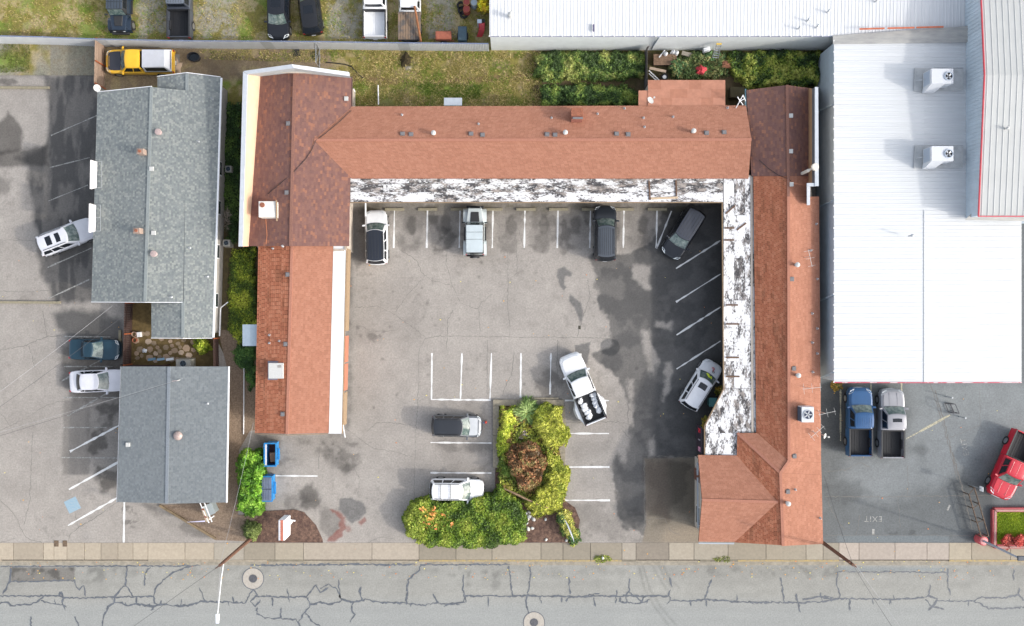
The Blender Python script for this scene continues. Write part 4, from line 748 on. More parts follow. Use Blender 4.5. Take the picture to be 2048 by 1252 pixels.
q = MB(); q.box(tuple(Vector((*xy(1402, 947, 0.9), 0.9))), (0.35, 1.1, 1.8)); q.build('vending_cabinet', mat('dark_cab', (0.05, 0.03, 0.03), 0.5), mo)
# office sign letters on the canopy's west fascia, gutter below the office gable
q = MB(); a, b = W(1409, 853, 2.7), W(1409, 911, 2.7); q.box((a.x - 0.20, (a.y + b.y) / 2, 1.72), (0.06, a.y - b.y - 0.1, 1.9)); sp = q.build('sign_panel', mat('sign_dark', (0.03, 0.02, 0.03), 0.5), mo)
rotW = Matrix.Rotation(R(-90), 4, 'Z') @ Matrix.Rotation(R(90), 4, 'X')
for ch, fy, m_ in (('S', 0.82, mat('red_letter', (0.62, 0.03, 0.05), 0.5)), ('I', 0.5, mat('grey_letter', (0.30, 0.27, 0.30), 0.5)), ('E', 0.18, mat('pink_letter', (0.72, 0.33, 0.45), 0.5))):
    text(ch, (a.x - 0.26, b.y + (a.y - b.y) * fy, 1.95), 0.95, 0, m_, mo, 'sign_letter', 0.02, rotW)
q = MB(); q.beam(W(1395, 925, 2.85), W(1395, 950, 2.85), 0.12, 0.12); q.beam(W(1395, 955, 2.85), W(1396, 1055, 2.85), 0.12, 0.12); q.beam(W(1397, 1086, 2.88), W(1468, 1087, 2.88), 0.1, 0.1); q.build('gutter', mat('grey_gutter', (0.38, 0.42, 0.46), 0.5, 0.3), mo)
q = MB(); q.beam(W(510, 867.5, 2.93), K3(574, 870, 3.9), 0.04, 0.12); q.beam(K3(574, 870, 3.9), W(656, 867.5, 2.95), 0.04, 0.12); q.build('barge_board', tan_trim, mo)
q = MB(); q.tube([W(704, 152, 3.0), W(704, 225, 3.0)], 0.05, 6); q.build('gutter', mat('brown_gutter', (0.08, 0.05, 0.045), 0.5), mo)
q = MB(); q.tube([W(686, 850, 2.7), W(690, 874, 0.3)], 0.05, 6); q.tube([W(731, 405, 2.7), W(731, 440, 0.2)], 0.07, 6); q.tube([W(512, 827, 2.6), W(514, 852, 1.0)], 0.05, 6); q.build('downspout', white_trim, mo)
q = MB(); q.beam(W(1491, 178, 2.9), W(1491, 218, 2.9), 0.10, 0.1); q.build('gutter', mat('teal_gutter', (0.10, 0.20, 0.24), 0.5), mo)
# north annex with rolled roofing: each sheet its own piece
rolled = mat('rolled_roofing', alb(206, 146, 120, KR), 0.95, var=0.09, scale=2.5, bump=0.12); rolled2 = mat('rolled_roofing_b', alb(196, 136, 110, KR), 0.95, var=0.1, scale=2.5)
cols_ = [1296, 1322, 1344, 1378, 1402, 1426, 1450.5]
for j, (ya, yb, za, zb) in enumerate(((160, 179, 2.55, 2.68), (178.5, 196, 2.70, 2.82), (195.5, 212, 2.84, 2.96))):
    for i in range(6):
        q = MB(); jt = (j * 7 + i * 3) % 5; q.slab([W(cols_[i] - (4 if 0 < i and j == 1 else 0), yb, zb), W(cols_[i + 1] + (0.6 if i < 5 else 0) - (4 if i < 5 and j == 1 else 0), yb, zb + 0.004 * jt), W(cols_[i + 1] + (0.6 if i < 5 else 0) - (4 if i < 5 and j == 1 else 0), ya, za + 0.004 * jt), W(cols_[i] - (4 if 0 < i and j == 1 else 0), ya, za)], 0.05); q.build('roofing_sheet', rolled if (i + j) % 3 else rolled2, mo)
q = MB(); q.slab([W(1277, 212, 2.9), W(1296, 212, 2.9), W(1296, 181, 2.68), W(1277, 181, 2.68)], 0.06); q.build('roofing_sheet', rolled, mo)
walls(mo, [xy(1300, 164, 2.55), xy(1448, 164, 2.55), xy(1448, 210, 2.55), xy(1300, 210, 2.55)][::-1], 2.45, stucco)
q = MB(); q.slab([W(888, 211, 2.75), W(924, 211, 2.75), W(924, 195.5, 2.65), W(888, 195.5, 2.65)], 0.05); q.build('awning', mat('awning_metal', (0.52, 0.56, 0.60), 0.4, 0.4, var=0.06), mo)
q = MB(); q.slab([W(485, 692, 2.6), W(515, 692, 2.75), W(515, 649, 2.75), W(485, 649, 2.6)], 0.05); q.build('awning', mat('awning_metal2', (0.42, 0.50, 0.56), 0.4, 0.4, var=0.08), mo)

# ------------------------------------------------------------------ metal warehouses: each roof sheet a panel with its ribs
def panel_mesh(w, L, rise, ribs, hgt=0.045, wid=0.05):
    q = MB(); q.quad((0, 0, 0), (w, 0, 0), (w, L, rise), (0, L, rise))
    for i in range(ribs):
        x = (i + 0.5) * w / ribs
        for s0, s1, z0, z1 in ((x - wid, x - wid / 2, 0, hgt), (x - wid / 2, x + wid / 2, hgt, hgt), (x + wid / 2, x + wid, hgt, 0)): q.quad((s0, -0.001, z0), (s1, -0.001, z1), (s1, L, rise + z1), (s0, L, rise + z0))
    return q
wroof = mat('white_roof', (0.585, 0.60, 0.61), 0.5, var=0.06, scale=0.6, stretch=(0.25, 3, 1)); wroof2 = mat('white_roof_b', (0.62, 0.63, 0.64), 0.5, var=0.06, scale=0.6, stretch=(3, 0.25, 1)); groof = mat('grey_roof', alb(206, 208, 206, 1.45), 0.5, var=0.06, scale=0.7); wwall = mat('metal_wall', (0.66, 0.69, 0.69), 0.6, var=0.05, scale=1.5); bwall = mat('blue_wall', (0.46, 0.53, 0.59), 0.55, var=0.08, scale=1.2); red_trim = mat('red_trim', (0.52, 0.05, 0.07), 0.5, var=0.1)
wh = thing('warehouse', 'wide white ribbed warehouse at the top with a pale wall above the ivy', 'warehouse', G(1450, 0, 0))
E0, E1 = W(979, 72, 3.95), W(1936, 70, 3.95); Lw = 26.0; n = 46; w_ = (E1.x - E0.x) / n
src = None
for i in range(n):
    loc = Vector((E0.x + i * w_, E0.y, 3.95)) - ORG[wh.name]
    if src is None: src = panel_mesh(w_, Lw, 1.1, 3, 0.020, 0.04).build('roof_panel', wroof2, wh, local=True); src.location = loc
    else: share(src, wh, loc)
q = MB(); q.box(((E0.x + E1.x) / 2, E0.y + Lw / 2 + 0.1, 1.94), (E1.x - E0.x - 0.1, Lw, 3.88)); q.build('wall', wwall, wh)
q = MB()
for i in range(n + 1): q.box((E0.x + i * w_, E0.y - 0.02, 3.98), (0.09, 0.07, 0.09))
q.build('eave_closure', white_trim, wh)
q = MB(); q.box(((E0.x + E1.x) / 2, E0.y - 0.01, 3.90), (E1.x - E0.x, 0.06, 0.06)); q.build('eave_trim', mat('blue_grey_trim', (0.25, 0.26, 0.36), 0.5), wh)  # blue-grey strip along the roof edge
q = MB(); q.tube([W(1318, 74, 3.9), W(1303, 98, 0.3)], 0.07, 6); q.build('downspout', mat('ds', (0.30, 0.34, 0.38), 0.5), wh)
q = MB(); p = W(1021, 29, 4.6); q.lathe((p.x, p.y, 4.1), [(0.14, 0), (0.14, 0.5), (0.24, 0.52), (0.2, 0.68), (0.05, 0.75)], 12); q.build('vent', vent_white, wh)
q = MB(); p = W(1187, 56, 4.1); q.box((p.x, p.y, 4.12), (0.10, 0.55, 0.14)); q.build('vent', mat('dark_vent', (0.08, 0.07, 0.15), 0.5), wh)
for x, y in ((1616, 40), (1598, 56), (1634, 53), (1656, 23), (1752, 2)):
    q = MB(); p = W(x, y, 4.25); q.cyl((p.x, p.y, 4.0), 0.06, 0.5, 8); q.lathe((p.x, p.y, 4.5), [(0.1, 0), (0.1, 0.05), (0.02, 0.1)], 8); q.build('pipe_vent', galv, wh)
# white roofed warehouse
we = thing('metal_building', 'white ribbed metal building with rooftop cooling units and a red front edge', 'warehouse', G(1850, 430, 0))
HW, HR = 4.05, 4.18
y0, y1 = W(1668, 82, HW).y, W(1670, 764, HW).y; xw, xr, xe = W(1668, 400, HW).x, W(1848, 400, HR).x, W(2043, 600, HW).x
n = 31; wp = (y0 - y1) / n; srcs = {}
for i in range(n):
    for side in (0, 1):
        run = (xr - xw) if side == 0 else (xe - xr)
        if side not in srcs:
            q = panel_mesh(wp, run, HR - HW, 3, 0.020, 0.04)
            for v in q.v:
                x, y = v.x, v.y
                if side == 0: v.x, v.y = y, -x
                else: v.x, v.y = -y, x - wp
            srcs[side] = q.build('roof_panel', wroof, we, local=True, fix=False); o = srcs[side]
            bm = bmesh.new(); bm.from_mesh(o.data); bmesh.ops.recalc_face_normals(bm, faces=bm.faces)
            for f in bm.faces:
                if f.normal.z < 0: f.normal_flip()
            bm.to_mesh(o.data); bm.free()
        else: o = share(srcs[side], we)
        o.location = Vector((xw if side == 0 else xe, y0 - i * wp, HW)) - ORG[we.name]
q = MB(); q.box(((xw + xe) / 2, (y0 + y1) / 2, 1.98), (xe - xw - 0.16, y0 - y1 - 0.16, 3.96)); q.build('wall', bwall, we)
q = MB(); q.poly([(xw + 0.1, y1 + 0.05, 3.95), (xe - 0.1, y1 + 0.05, 3.95), (xr, y1 + 0.05, HR - 0.05)]); q.build('gable_wall', bwall, we)
q = MB()
for i in range(n + 1): q.box((xw - 0.03, y0 - i * wp, HW + 0.02), (0.08, 0.08, 0.09))
q.build('eave_closure', white_trim, we)
q = MB(); q.beam((xw, y1 - 0.04, HW), (xr, y1 - 0.04, HR), 0.05, 0.12); q.beam((xr, y1 - 0.04, HR), (xe, y1 - 0.04, HW), 0.05, 0.12); q.build('barge_board', mat('red_worn', (0.60, 0.05, 0.10), 0.5, col2=(0.72, 0.5, 0.52), scale=1.2, lo=0.5, hi=0.56), we)
q = MB(); q.beam((xr, y1, HR + 0.03), (xr, W(1848, 420, HR).y, HR + 0.03), 0.035, 0.03); q.build('ridge_cap', mat('ridge_white', (0.55, 0.57, 0.58), 0.5), we)
for ya in (70, 208, 400, 590, 745):
    q = MB(); p = W(1664, ya, HW); q.beam((xw - 0.02, W(0, ya, HW).y, 3.85), (xw - 0.02, W(0, ya + 14, 0.5).y, 0.1), 0.1, 0.18); q.build('downspout', mat('ds2', (0.42, 0.50, 0.56), 0.5), we)
q = MB(); p = W(1813, 473, HR); q.cyl((p.x, p.y, 4.55), 0.07, 0.55, 8); q.lathe((p.x, p.y, 5.1), [(0.12, 0), (0.12, 0.06), (0.02, 0.14)], 8); q.build('pipe_vent', galv, we)
# grey flashing gutter between the roofs with the rusty strip
q = MB(); q.slab([W(1666, 88, 4.12), W(1936, 84, 4.36), W(1936, 52, 4.40), W(1666, 71, 4.05)], 0.05); q.build('flashing', mat('flashing', alb(178, 178, 176, 1.5), 0.7, col2=alb(206, 204, 198, 1.5), scale=0.9, var=0.1, stretch=(1, 4, 1)), we)
for xa, xb in ((1719, 1769), (1775, 1829), (1833, 1887)): q = MB(); ya = 58 - (xa - 1719) * 4.5 / 168; q.beam(W(xa, ya, 4.5), W(xb, ya - 1.3, 4.55), 0.12, 0.06); q.build('flashing_strip', mat('rust_strip', (0.48, 0.13, 0.06), 0.7, var=0.2, scale=3), we)
hv = mat('hvac_white', (0.56, 0.58, 0.61), 0.45, var=0.04, scale=2); hvb = mat('hvac_side', (0.40, 0.46, 0.54), 0.5); patch_m = mat('roof_patch', alb(196, 198, 198, 1.45), 0.8, col2=alb(222, 224, 224, 1.45), scale=2, var=0.1)
for k, cy in enumerate((158, 313)):
    t = thing('rooftop_cooler', ('upper' if k == 0 else 'lower') + ' of the two white cooling units on the white metal roof', 'cooling unit', W(1880, cy, 4.9), 'cooling units on the white metal roof')
    z = 4.30
    q = MB(); q.slab([W(1828, cy + 24, z), W(1926, cy + 22, z), W(1927, cy - 20, z), W(1830, cy - 22, z)], 0.06); q.build('roof_patch', patch_m, t)
    top = 5.75; a, b = W(1863, cy + 9, top), W(1907, cy - 21, top); cx_, cy_ = (a.x + b.x) / 2, (a.y + b.y) / 2; dx_, dy_ = b.x - a.x, b.y - a.y
    q = MB(); q.box((cx_, cy_, (top + z + 0.12) / 2), (dx_, dy_, top - z - 0.12)); cab = q.build('cabinet', hv, t, bevel=0.02)
    q = MB()
    for s in range(7): q.box((a.x - 0.012, cy_, z + 0.3 + s * 0.14), (0.03, dy_ * 0.9, 0.07))
    q.build('louvre', hvb, cab)
    q = MB(); q.hexa([(a.x - 0.06, a.y - 0.40, z + 0.1), (a.x + dx_ * 0.50, a.y - 0.40, z + 0.1), (a.x + dx_ * 0.62, a.y + 0.02, z + 0.1), (a.x, a.y + 0.02, z + 0.1)], [(a.x - 0.02, a.y - 0.34, z + 0.55), (a.x + dx_ * 0.46, a.y - 0.34, z + 0.55), (a.x + dx_ * 0.62, a.y - 0.005, top - 0.02), (a.x, a.y - 0.005, top - 0.02)]); q.build('duct', hv, t, fix=True)
    fx, fy = b.x - 0.38, cy_ - 0.02
    q = MB(); q.lathe((fx, fy, top), [(0.33, 0), (0.33, 0.08), (0.28, 0.08), (0.28, 0.01)], 20, caps=False); q.build('fan_shroud', hvb, t)
    q = MB(); q.cyl((fx, fy, top + 0.004), 0.28, 0.004, 20); q.build('fan_well', blk, t)
    q = MB()
    for s in range(4): ang = s * math.pi / 2 + 0.4; q.slab([(fx + 0.06 * math.cos(ang), fy + 0.06 * math.sin(ang), top + 0.03), (fx + 0.26 * math.cos(ang), fy + 0.26 * math.sin(ang), top + 0.03), (fx + 0.26 * math.cos(ang + 0.6), fy + 0.26 * math.sin(ang + 0.6), top + 0.05), (fx + 0.06 * math.cos(ang + 0.9), fy + 0.06 * math.sin(ang + 0.9), top + 0.05)], 0.008)
    q.build('fan_blades', galv, t)
    q = MB(); q.tube([W(1832, cy + 3, 4.8), W(1846, cy + 1, 4.9), W(1850, cy, 5.4)], 0.04, 6); q.tube([W(1868, cy - 24, 4.85), W(1926, cy - 22, 4.9)], 0.035, 6); q.build('pipe', galv, t)
# grey gable building at the far right
wg = thing('grey_metal_building', 'taller light grey ribbed metal building with red roof edge at the top right corner', 'warehouse', G(2010, 200, 0))
HS, HG = 6.0, 6.8
ax_, ay_, ry_, by_ = W(1957, 430, HS).x, W(1957, 432, HS).y, W(1967, 150, HG).y, None
Ls = ry_ - ay_; n = 16; wp2 = 0.48 * 1.9; srcS = None; srcN = None
for i in range(n):
    base = Vector((ax_ + i * wp2, ay_, HS)) - ORG[wg.name]
    if srcS is None: srcS = panel_mesh(wp2, Ls, HG - HS, 2, 0.028).build('roof_panel', groof, wg, local=True); srcS.location = base
    else: share(srcS, wg, base)
    nb = Vector((ax_ + i * wp2, ry_, HG)) - ORG[wg.name]
    if srcN is None: srcN = panel_mesh(wp2, Ls, HS - HG, 2, 0.028).build('roof_panel', groof, wg, local=True); srcN.location = nb
    else: share(srcN, wg, nb)
xe2 = ax_ + n * wp2
q = MB(); q.poly([(ax_ + 0.06, ay_ + 0.05, 0), (ax_ + 0.06, ay_ + 0.05, HS - 0.05), (ax_ + 0.06, ry_, HG - 0.05), (ax_ + 0.06, ry_ + Ls, HS - 0.05), (ax_ + 0.06, ry_ + Ls, 0)]); q.quad((ax_ + 0.06, ay_ + 0.05, 0), (xe2, ay_ + 0.05, 0), (xe2, ay_ + 0.05, HS - 0.04), (ax_ + 0.06, ay_ + 0.05, HS - 0.04)); q.quad((xe2, ay_ + 0.05, 0), (xe2, ry_ + Ls, 0), (xe2, ry_ + Ls, HS - 0.05), (xe2, ay_ + 0.05, HS - 0.05)); q.build('wall', bwall, wg)
q = MB()
for i in range(int(Ls * 2 / 0.3)):
    yy = ay_ + 0.2 + i * 0.3; zz = HS + (HG - HS) * (1 - abs(yy - ry_) / Ls) - 0.1; q.box((ax_ + 0.045, yy, zz / 2), (0.04, 0.06, zz))
q.build('wall_ribs', bwall, wg)
q = MB(); q.beam((ax_, ay_, HS), (ax_, ry_, HG), 0.07, 0.14); q.beam((ax_, ry_, HG), (ax_, ry_ + Ls, HS), 0.07, 0.14); q.beam((ax_, ay_ - 0.02, HS - 0.03), (xe2, ay_ - 0.02, HS - 0.03), 0.07, 0.14); q.build('barge_board', red_trim, wg)
q = MB(); q.slab([W(1930, 440, 4.7), W(2048, 442, 4.7), W(2048, 428, 4.95), W(1942, 428, 4.95)], 0.05); q.build('flashing', MATS['flashing'], wg)
q = MB(); p = W(2012, 257, 6.6); q.cyl((p.x, p.y, 6.4), 0.08, 0.4, 8); q.lathe((p.x, p.y, 6.8), [(0.12, 0), (0.12, 0.06), (0.02, 0.14)], 8); q.build('pipe_vent', vent_white, wg)

# ------------------------------------------------------------------ things fixed on the shingle roofs
BV = BVHTree.FromPolygons(SLABV, SLABF)
def on_roof(px, py):
    d = (W(px, py, 0) - Vector((0, 0, ALT))).normalized(); h = BV.ray_cast(Vector((0, 0, ALT)), d); return h[0] if h[0] else W(px, py, 3.2)
def vent(parent, px, py, kind):
    p = on_roof(px, py); q = MB()
    if kind == 'sq': q.box((p.x, p.y, p.z + 0.08), (0.28, 0.26, 0.12)); q.box((p.x, p.y, p.z + 0.02), (0.38, 0.36, 0.06)); q.build('vent', vent_grey, parent)
    elif kind == 'wsq': q.box((p.x, p.y, p.z + 0.08), (0.30, 0.32, 0.16)); q.build('vent', vent_white, parent)
    elif kind == 'round': q.lathe(p + Vector((0, 0, -0.1)), [(0.12, 0), (0.12, 0.50), (0.19, 0.51), (0.19, 0.62), (0.07, 0.70)], 14); q.build('vent', vent_white, parent, smooth=True)
    elif kind == 'pink': q.lathe(p + Vector((0, 0, -0.1)), [(0.20, 0), (0.18, 0.35), (0.26, 0.36), (0.24, 0.45), (0.05, 0.48)], 14); q.build('vent', mat('pink_vent', alb(206, 184, 180), 0.6, var=0.15, scale=9), parent, smooth=True)
    elif kind == 'pipe': q.cyl(p + Vector((0, 0, -0.1)), 0.045, 0.42, 8); q.lathe(p + Vector((0, 0, -0.05)), [(0.13, 0), (0.10, 0.08), (0.05, 0.14)], 10); q.build('pipe_vent', galv, parent)
for x, y in ((805, 268), (822, 269), (942, 268), (965, 270), (1094, 269), (1110, 270), (1233, 268), (1256, 269), (1413, 266), (1448, 265), (577, 247), (574, 385), (576, 549), (572, 688), (566, 828), (1583, 558), (1587, 737), (1588, 912), (1575, 983)): vent(mo, x, y, 'sq')
for x, y in ((868, 268), (1130, 267), (1385, 264), (1591, 530), (1593, 750), (1573, 1005)): vent(mo, x, y, 'round')
for x, y in ((693, 198), (1581, 232), (1581, 303), (1582, 369)): vent(mo, x, y, 'wsq')
for x, y in ((804, 230), (957, 248), (1103, 236), (1195, 228), (1249, 217), (1287, 236), (1346, 234), (1289, 254), (1455, 216), (546, 497), (565, 492), (539, 670), (539, 686), (559, 682), (1621, 501), (1632, 448), (1634, 558), (1624, 627), (1634, 657), (1624, 685), (1634, 707), (1625, 744), (1590, 979), (1640, 1036)): vent(mo, x, y, 'pipe')
for x, y in ((319, 265), (310, 508)): vent(gh, x, y, 'pink')
for x, y in ((304, 338), (308, 466)): vent(gh, x, y, 'wsq')
for x, y in ((343, 594), (397, 283), (425, 198), (380, 496), (415, 553)): vent(gh, x, y, 'pipe')
vent(gf, 257, 889, 'wsq'); vent(gf, 415, 807, 'pipe')
p = on_roof(357, 871); q = MB(); q.lathe(p + Vector((0, 0, -0.1)), [(0.30, 0), (0.30, 0.22), (0.36, 0.24), (0.30, 0.36), (0.16, 0.44), (0.03, 0.46)], 18); q.build('dome_vent', mat('copper', alb(206, 184, 176), 0.5, 0.2, var=0.15, scale=8), gf, smooth=True)
brick = mat('chimney_brick', alb(182, 160, 146), 0.9, var=0.2, scale=7, bump=0.3)
for x, y in ((288, 306), (281, 463)):
    p = on_roof(x, y); q = MB(); q.box(p + Vector((0, 0, 0.3)), (0.5, 0.42, 0.9)); ch = q.build('chimney', brick, gh); q = MB(); q.cyl(p + Vector((0, 0, 0.72)), 0.12, 0.12, 10); q.build('flue', rusty, ch)
p = on_roof(1152, 234); q = MB(); q.box(p + Vector((0, 0, 0.45)), (0.86, 0.9, 1.3)); ch = q.build('chimney', mat('chimney_rust', alb(176, 110, 92), 0.9, var=0.25, scale=6, bump=0.3), mo); q = MB(); q.box(p + Vector((0, 0.12, 1.12)), (0.92, 0.62, 0.06)); q.build('chimney_cap', rusty, ch); q = MB(); q.box(p + Vector((0.05, -0.35, 1.14)), (0.8, 0.14, 0.10)); q.build('chimney_pot', vent_grey, ch); q = MB(); q.box(p + Vector((-0.05, -0.82, 0.02)), (0.75, 0.08, 0.06)); q.build('flashing', galv, mo)
# coolers and dishes on the motel roof
t = thing('swamp_cooler', 'cream cooler box with a rusty round port on the brown west roof', 'cooling unit', on_roof(541, 417)); p = on_roof(541, 425)
q = MB(); q.box((p.x - 0.0, p.y + 0.15, p.z + 0.40), (1.35, 1.25, 1.0)); q.build('cabinet', mat('cream_metal', (0.70, 0.68, 0.62), 0.5, var=0.08), t, bevel=0.03)
q = MB(); q.cyl((p.x - 0.38, p.y + 0.48, p.z + 0.90), 0.2, 0.05, 16); q.build('fan_port', rusty, t); q = MB(); q.beam((p.x + 0.72, p.y - 0.75, p.z + 0.8), (p.x + 0.72, p.y + 0.85, p.z + 0.9), 0.06, 0.25); q.build('side_rail', tan_trim, t)
q = MB(); q.tube([(p.x - 0.35, p.y - 0.5, p.z + 0.1), W(534, 470, 3.9), W(532, 488, 4.0)], 0.03, 6); q.build('conduit', mat('copper_pipe', (0.35, 0.13, 0.06), 0.5), t)
t = thing('roof_vent_box', 'square white vent box on the rust coloured west roof', 'vent', on_roof(554, 741)); p = on_roof(554, 741)
q = MB(); q.box((p.x, p.y, p.z + 0.16), (1.18, 1.22, 0.36)); q.build('box', vent_white, t, bevel=0.02); q = MB(); q.box((p.x, p.y, p.z - 0.02), (1.45, 1.5, 0.10)); q.build('flashing', mat('lead', (0.16, 0.15, 0.19), 0.6), t)
for k in range(3): q = MB(); q.box((p.x + 0.28, p.y + 0.42 - 0.07 * k, p.z + 0.345), (0.3, 0.03, 0.014)); q.build('slot', mat('slot', (0.12, 0.09, 0.07), 0.6), t)
t = thing('air_conditioner', 'grey box air conditioner with a round fan on the east salmon roof', 'cooling unit', on_roof(1609, 826)); p = on_roof(1606, 826); z = p.z
q = MB(); q.box((p.x, p.y, z + 0.58), (0.95, 1.2, 1.0)); q.build('cabinet', hv, t, bevel=0.02); q = MB()
for s in range(8): q.box((p.x - 0.485, p.y, z + 0.2 + s * 0.11), (0.03, 1.1, 0.05))
q.build('louvre', mat('dark_louvre', (0.10, 0.12, 0.16), 0.5), t); q = MB(); q.lathe((p.x + 0.02, p.y, z + 1.08), [(0.38, 0), (0.38, 0.05), (0.33, 0.05), (0.33, 0.0)], 20, caps=False); q.build('fan_shroud', galv, t); q = MB(); q.cyl((p.x + 0.02, p.y, z + 1.081), 0.33, 0.004, 20); q.build('fan_well', mat('dark_blue', (0.02, 0.03, 0.07), 0.4), t)
q = MB()
for s in range(5):
    ang = s * 2 * math.pi / 5; q.beam((p.x + 0.02, p.y, z + 1.1), (p.x + 0.02 + 0.3 * math.cos(ang), p.y + 0.3 * math.sin(ang), z + 1.1), 0.09, 0.01)
q.build('fan_blades', galv, t); q = MB(); q.box((p.x, p.y, z + 0.0), (0.8, 1.0, 0.2)); q.build('base_frame', rusty, t)
def antenna(label, px, py, arms, tx, ty, hh=1.6):
    p = on_roof(px, py); t = thing('antenna', label, 'antenna', p, 'thin antennas on the motel roof'); tip = Vector((p.x, p.y, p.z + hh))
    q = MB(); q.tube([p, tip], 0.022, 5); q.build('mast', galv, t)
    q = MB(); d = Vector((tx, ty, 0)); q.tube([tip - d * 0.6, tip + d * 0.9], 0.016, 5); nrm = Vector((-ty, tx, 0))
    for k in range(arms): c0 = tip + d * (-0.5 + 1.3 * k / max(1, arms - 1)); l = 0.42 - 0.05 * k; q.tube([c0 - nrm * l, c0 + nrm * l], 0.010, 5)
    q.build('boom', vent_white, t)
antenna('thin antenna on the east roof above the grey air conditioner', 1606, 773, 3, 0.98, 0.1); antenna('thin white antenna overhanging the east eave beside the grey air conditioner', 1636, 822, 3, 0.9, 0.2); antenna('small bent antenna below the grey air conditioner', 1622, 862, 4, 0.7, 0.6, 1.1); antenna('crooked antenna halfway down the east roof near the round white vent', 1609, 515, 3, 0.2, -0.9, 1.2)
def dish(label, p, face, r=0.42):
    t = thing('satellite_dish', label, 'satellite dish', p, 'satellite dishes'); f = Vector(face).normalized(); up = Vector((0, 0, 1)); x = f.cross(up).normalized(); y = x.cross(f); q = MB(); c0 = Vector(p) + Vector((0, 0, 0.75)); prof = [(0.05, 0.0), (0.5, 0.04), (0.85, 0.10), (1.0, 0.15)]; vs_ = []; fs_ = []
    for rr, dd in prof:
        for i in range(16): a = 2 * math.pi * i / 16; vs_.append(c0 + x * (rr * r * math.cos(a)) + y * (rr * r * math.sin(a)) + f * (dd * r * 1.6))
    for k in range(3):
        for i in range(16): j = (i + 1) % 16; fs_.append((k * 16 + i, k * 16 + j, (k + 1) * 16 + j, (k + 1) * 16 + i))
    fs_.append(tuple(range(16))); q.add(vs_, fs_); q.build('reflector', vent_white, t, smooth=True)
    q = MB(); q.tube([Vector(p), Vector(p) + Vector((0, 0, 0.7)), c0], 0.03, 6); q.build('mast', galv, t); q = MB(); q.tube([c0 - y * r * 0.9, c0 + f * r * 1.5 - y * r * 0.3], 0.015, 5); e = c0 + f * r * 1.5 - y * r * 0.25; q.box(e, (0.12, 0.12, 0.12)); q.build('feed_arm', vent_white, t)
dish('white satellite dish at the north-west corner of the large grey house', W(203, 181, 2.6), (0.7, -0.2, 0.75), 0.28); dish('white satellite dish at the foot of the annex roof', W(1297, 206, 2.95), (0.5, 0.3, 0.8), 0.3)
dish('small white dish on the thin pole beside the east eave', on_roof(1640, 868) + Vector((0, 0, 0.2)), (0.7, -0.2, 0.7), 0.22)
t = thing('turbine_vent', 'large beige pipe vent beside the white east coping', 'vent', on_roof(1606, 345)); p = on_roof(1604, 347)
q = MB(); q.tube([p, p + Vector((0.05, 0.02, 1.3)), p + Vector((0.35, 0.18, 1.75))], 0.13, 10); q.build('duct', mat('beige_duct', (0.66, 0.62, 0.54), 0.5), t); q = MB(); q.lathe(p + Vector((0.36, 0.2, 1.6)), [(0.18, 0), (0.27, 0.1), (0.27, 0.34), (0.2, 0.36)], 14); q.build('hood', MATS['beige_duct'], t)
t = thing('folding_chair', 'white folding chair frame resting at the roof edge by the annex', 'chair', W(1480, 206, 3.05)); q = MB()
for a, b in (((1472, 216, 3.1), (1486, 190, 3.9)), ((1486, 210, 3.1), (1475, 194, 3.9)), ((1478, 203, 3.5), (1490, 197, 3.6)), ((1486, 190, 3.9), (1491, 202, 3.4))): q.tube([W(*a), W(*b)], 0.035, 6)
q.build('frame', white_trim, t)
t = thing('roof_cable', 'black cable hanging across the brown west roof', 'cable', on_roof(630, 300)); q = MB(); q.tube([on_roof(x, y) + Vector((0, 0, 0.06)) for x, y in ((703, 221), (680, 243), (650, 268), (631, 282), (624, 300), (612, 318), (590, 342), (560, 368), (536, 388))], 0.022, 5); q.build('cable', blk, t)
t = thing('roof_cable', 'black cable crossing the brown east roof to a white vent', 'cable', on_roof(1540, 340)); q = MB(); q.tube([on_roof(x, y) + Vector((0, 0, 0.06)) for x, y in ((1518, 320), (1535, 336), (1555, 350), (1574, 357), (1582, 362))], 0.02, 5); q.build('cable', blk, t)
# ------------------------------------------------------------------ vehicles (local axes: x forward, y left, z up)
tyre = mat('tyre', (0.018, 0.018, 0.02), 0.85, bump=0.3, bscale=30); rimm = mat('rim', (0.45, 0.46, 0.48), 0.3, 0.8); carglass = mat('car_glass', (0.008, 0.011, 0.016), 0.05, spec=0.6); windsc = mat('windscreen', (0.05, 0.085, 0.08), 0.08, spec=0.8, col2=(0.19, 0.23, 0.21), scale=2.6, lo=0.4, hi=0.6)
trim = mat('car_trim', (0.025, 0.026, 0.028), 0.55); lampw = mat('headlamp', (0.62, 0.66, 0.68), 0.12, coat=0.5); lampr = mat('tail_lamp', (0.36, 0.015, 0.02), 0.15, coat=0.5); chrome = mat('chrome', (0.6, 0.62, 0.64), 0.15, 0.9); plate = mat('plate', (0.7, 0.72, 0.75), 0.5); liner = mat('bed_liner', (0.012, 0.013, 0.016), 0.7, var=0.2, scale=6)
def interp(prof, x):
    for (a, p), (b, q_) in zip(prof, prof[1:]):
        if a <= x <= b: t = (x - a) / (b - a + 1e-9); t = t * t * (3 - 2 * t) if True else t; return p + (q_ - p) * t
    return prof[-1][1] if x > prof[-1][0] else prof[0][1]
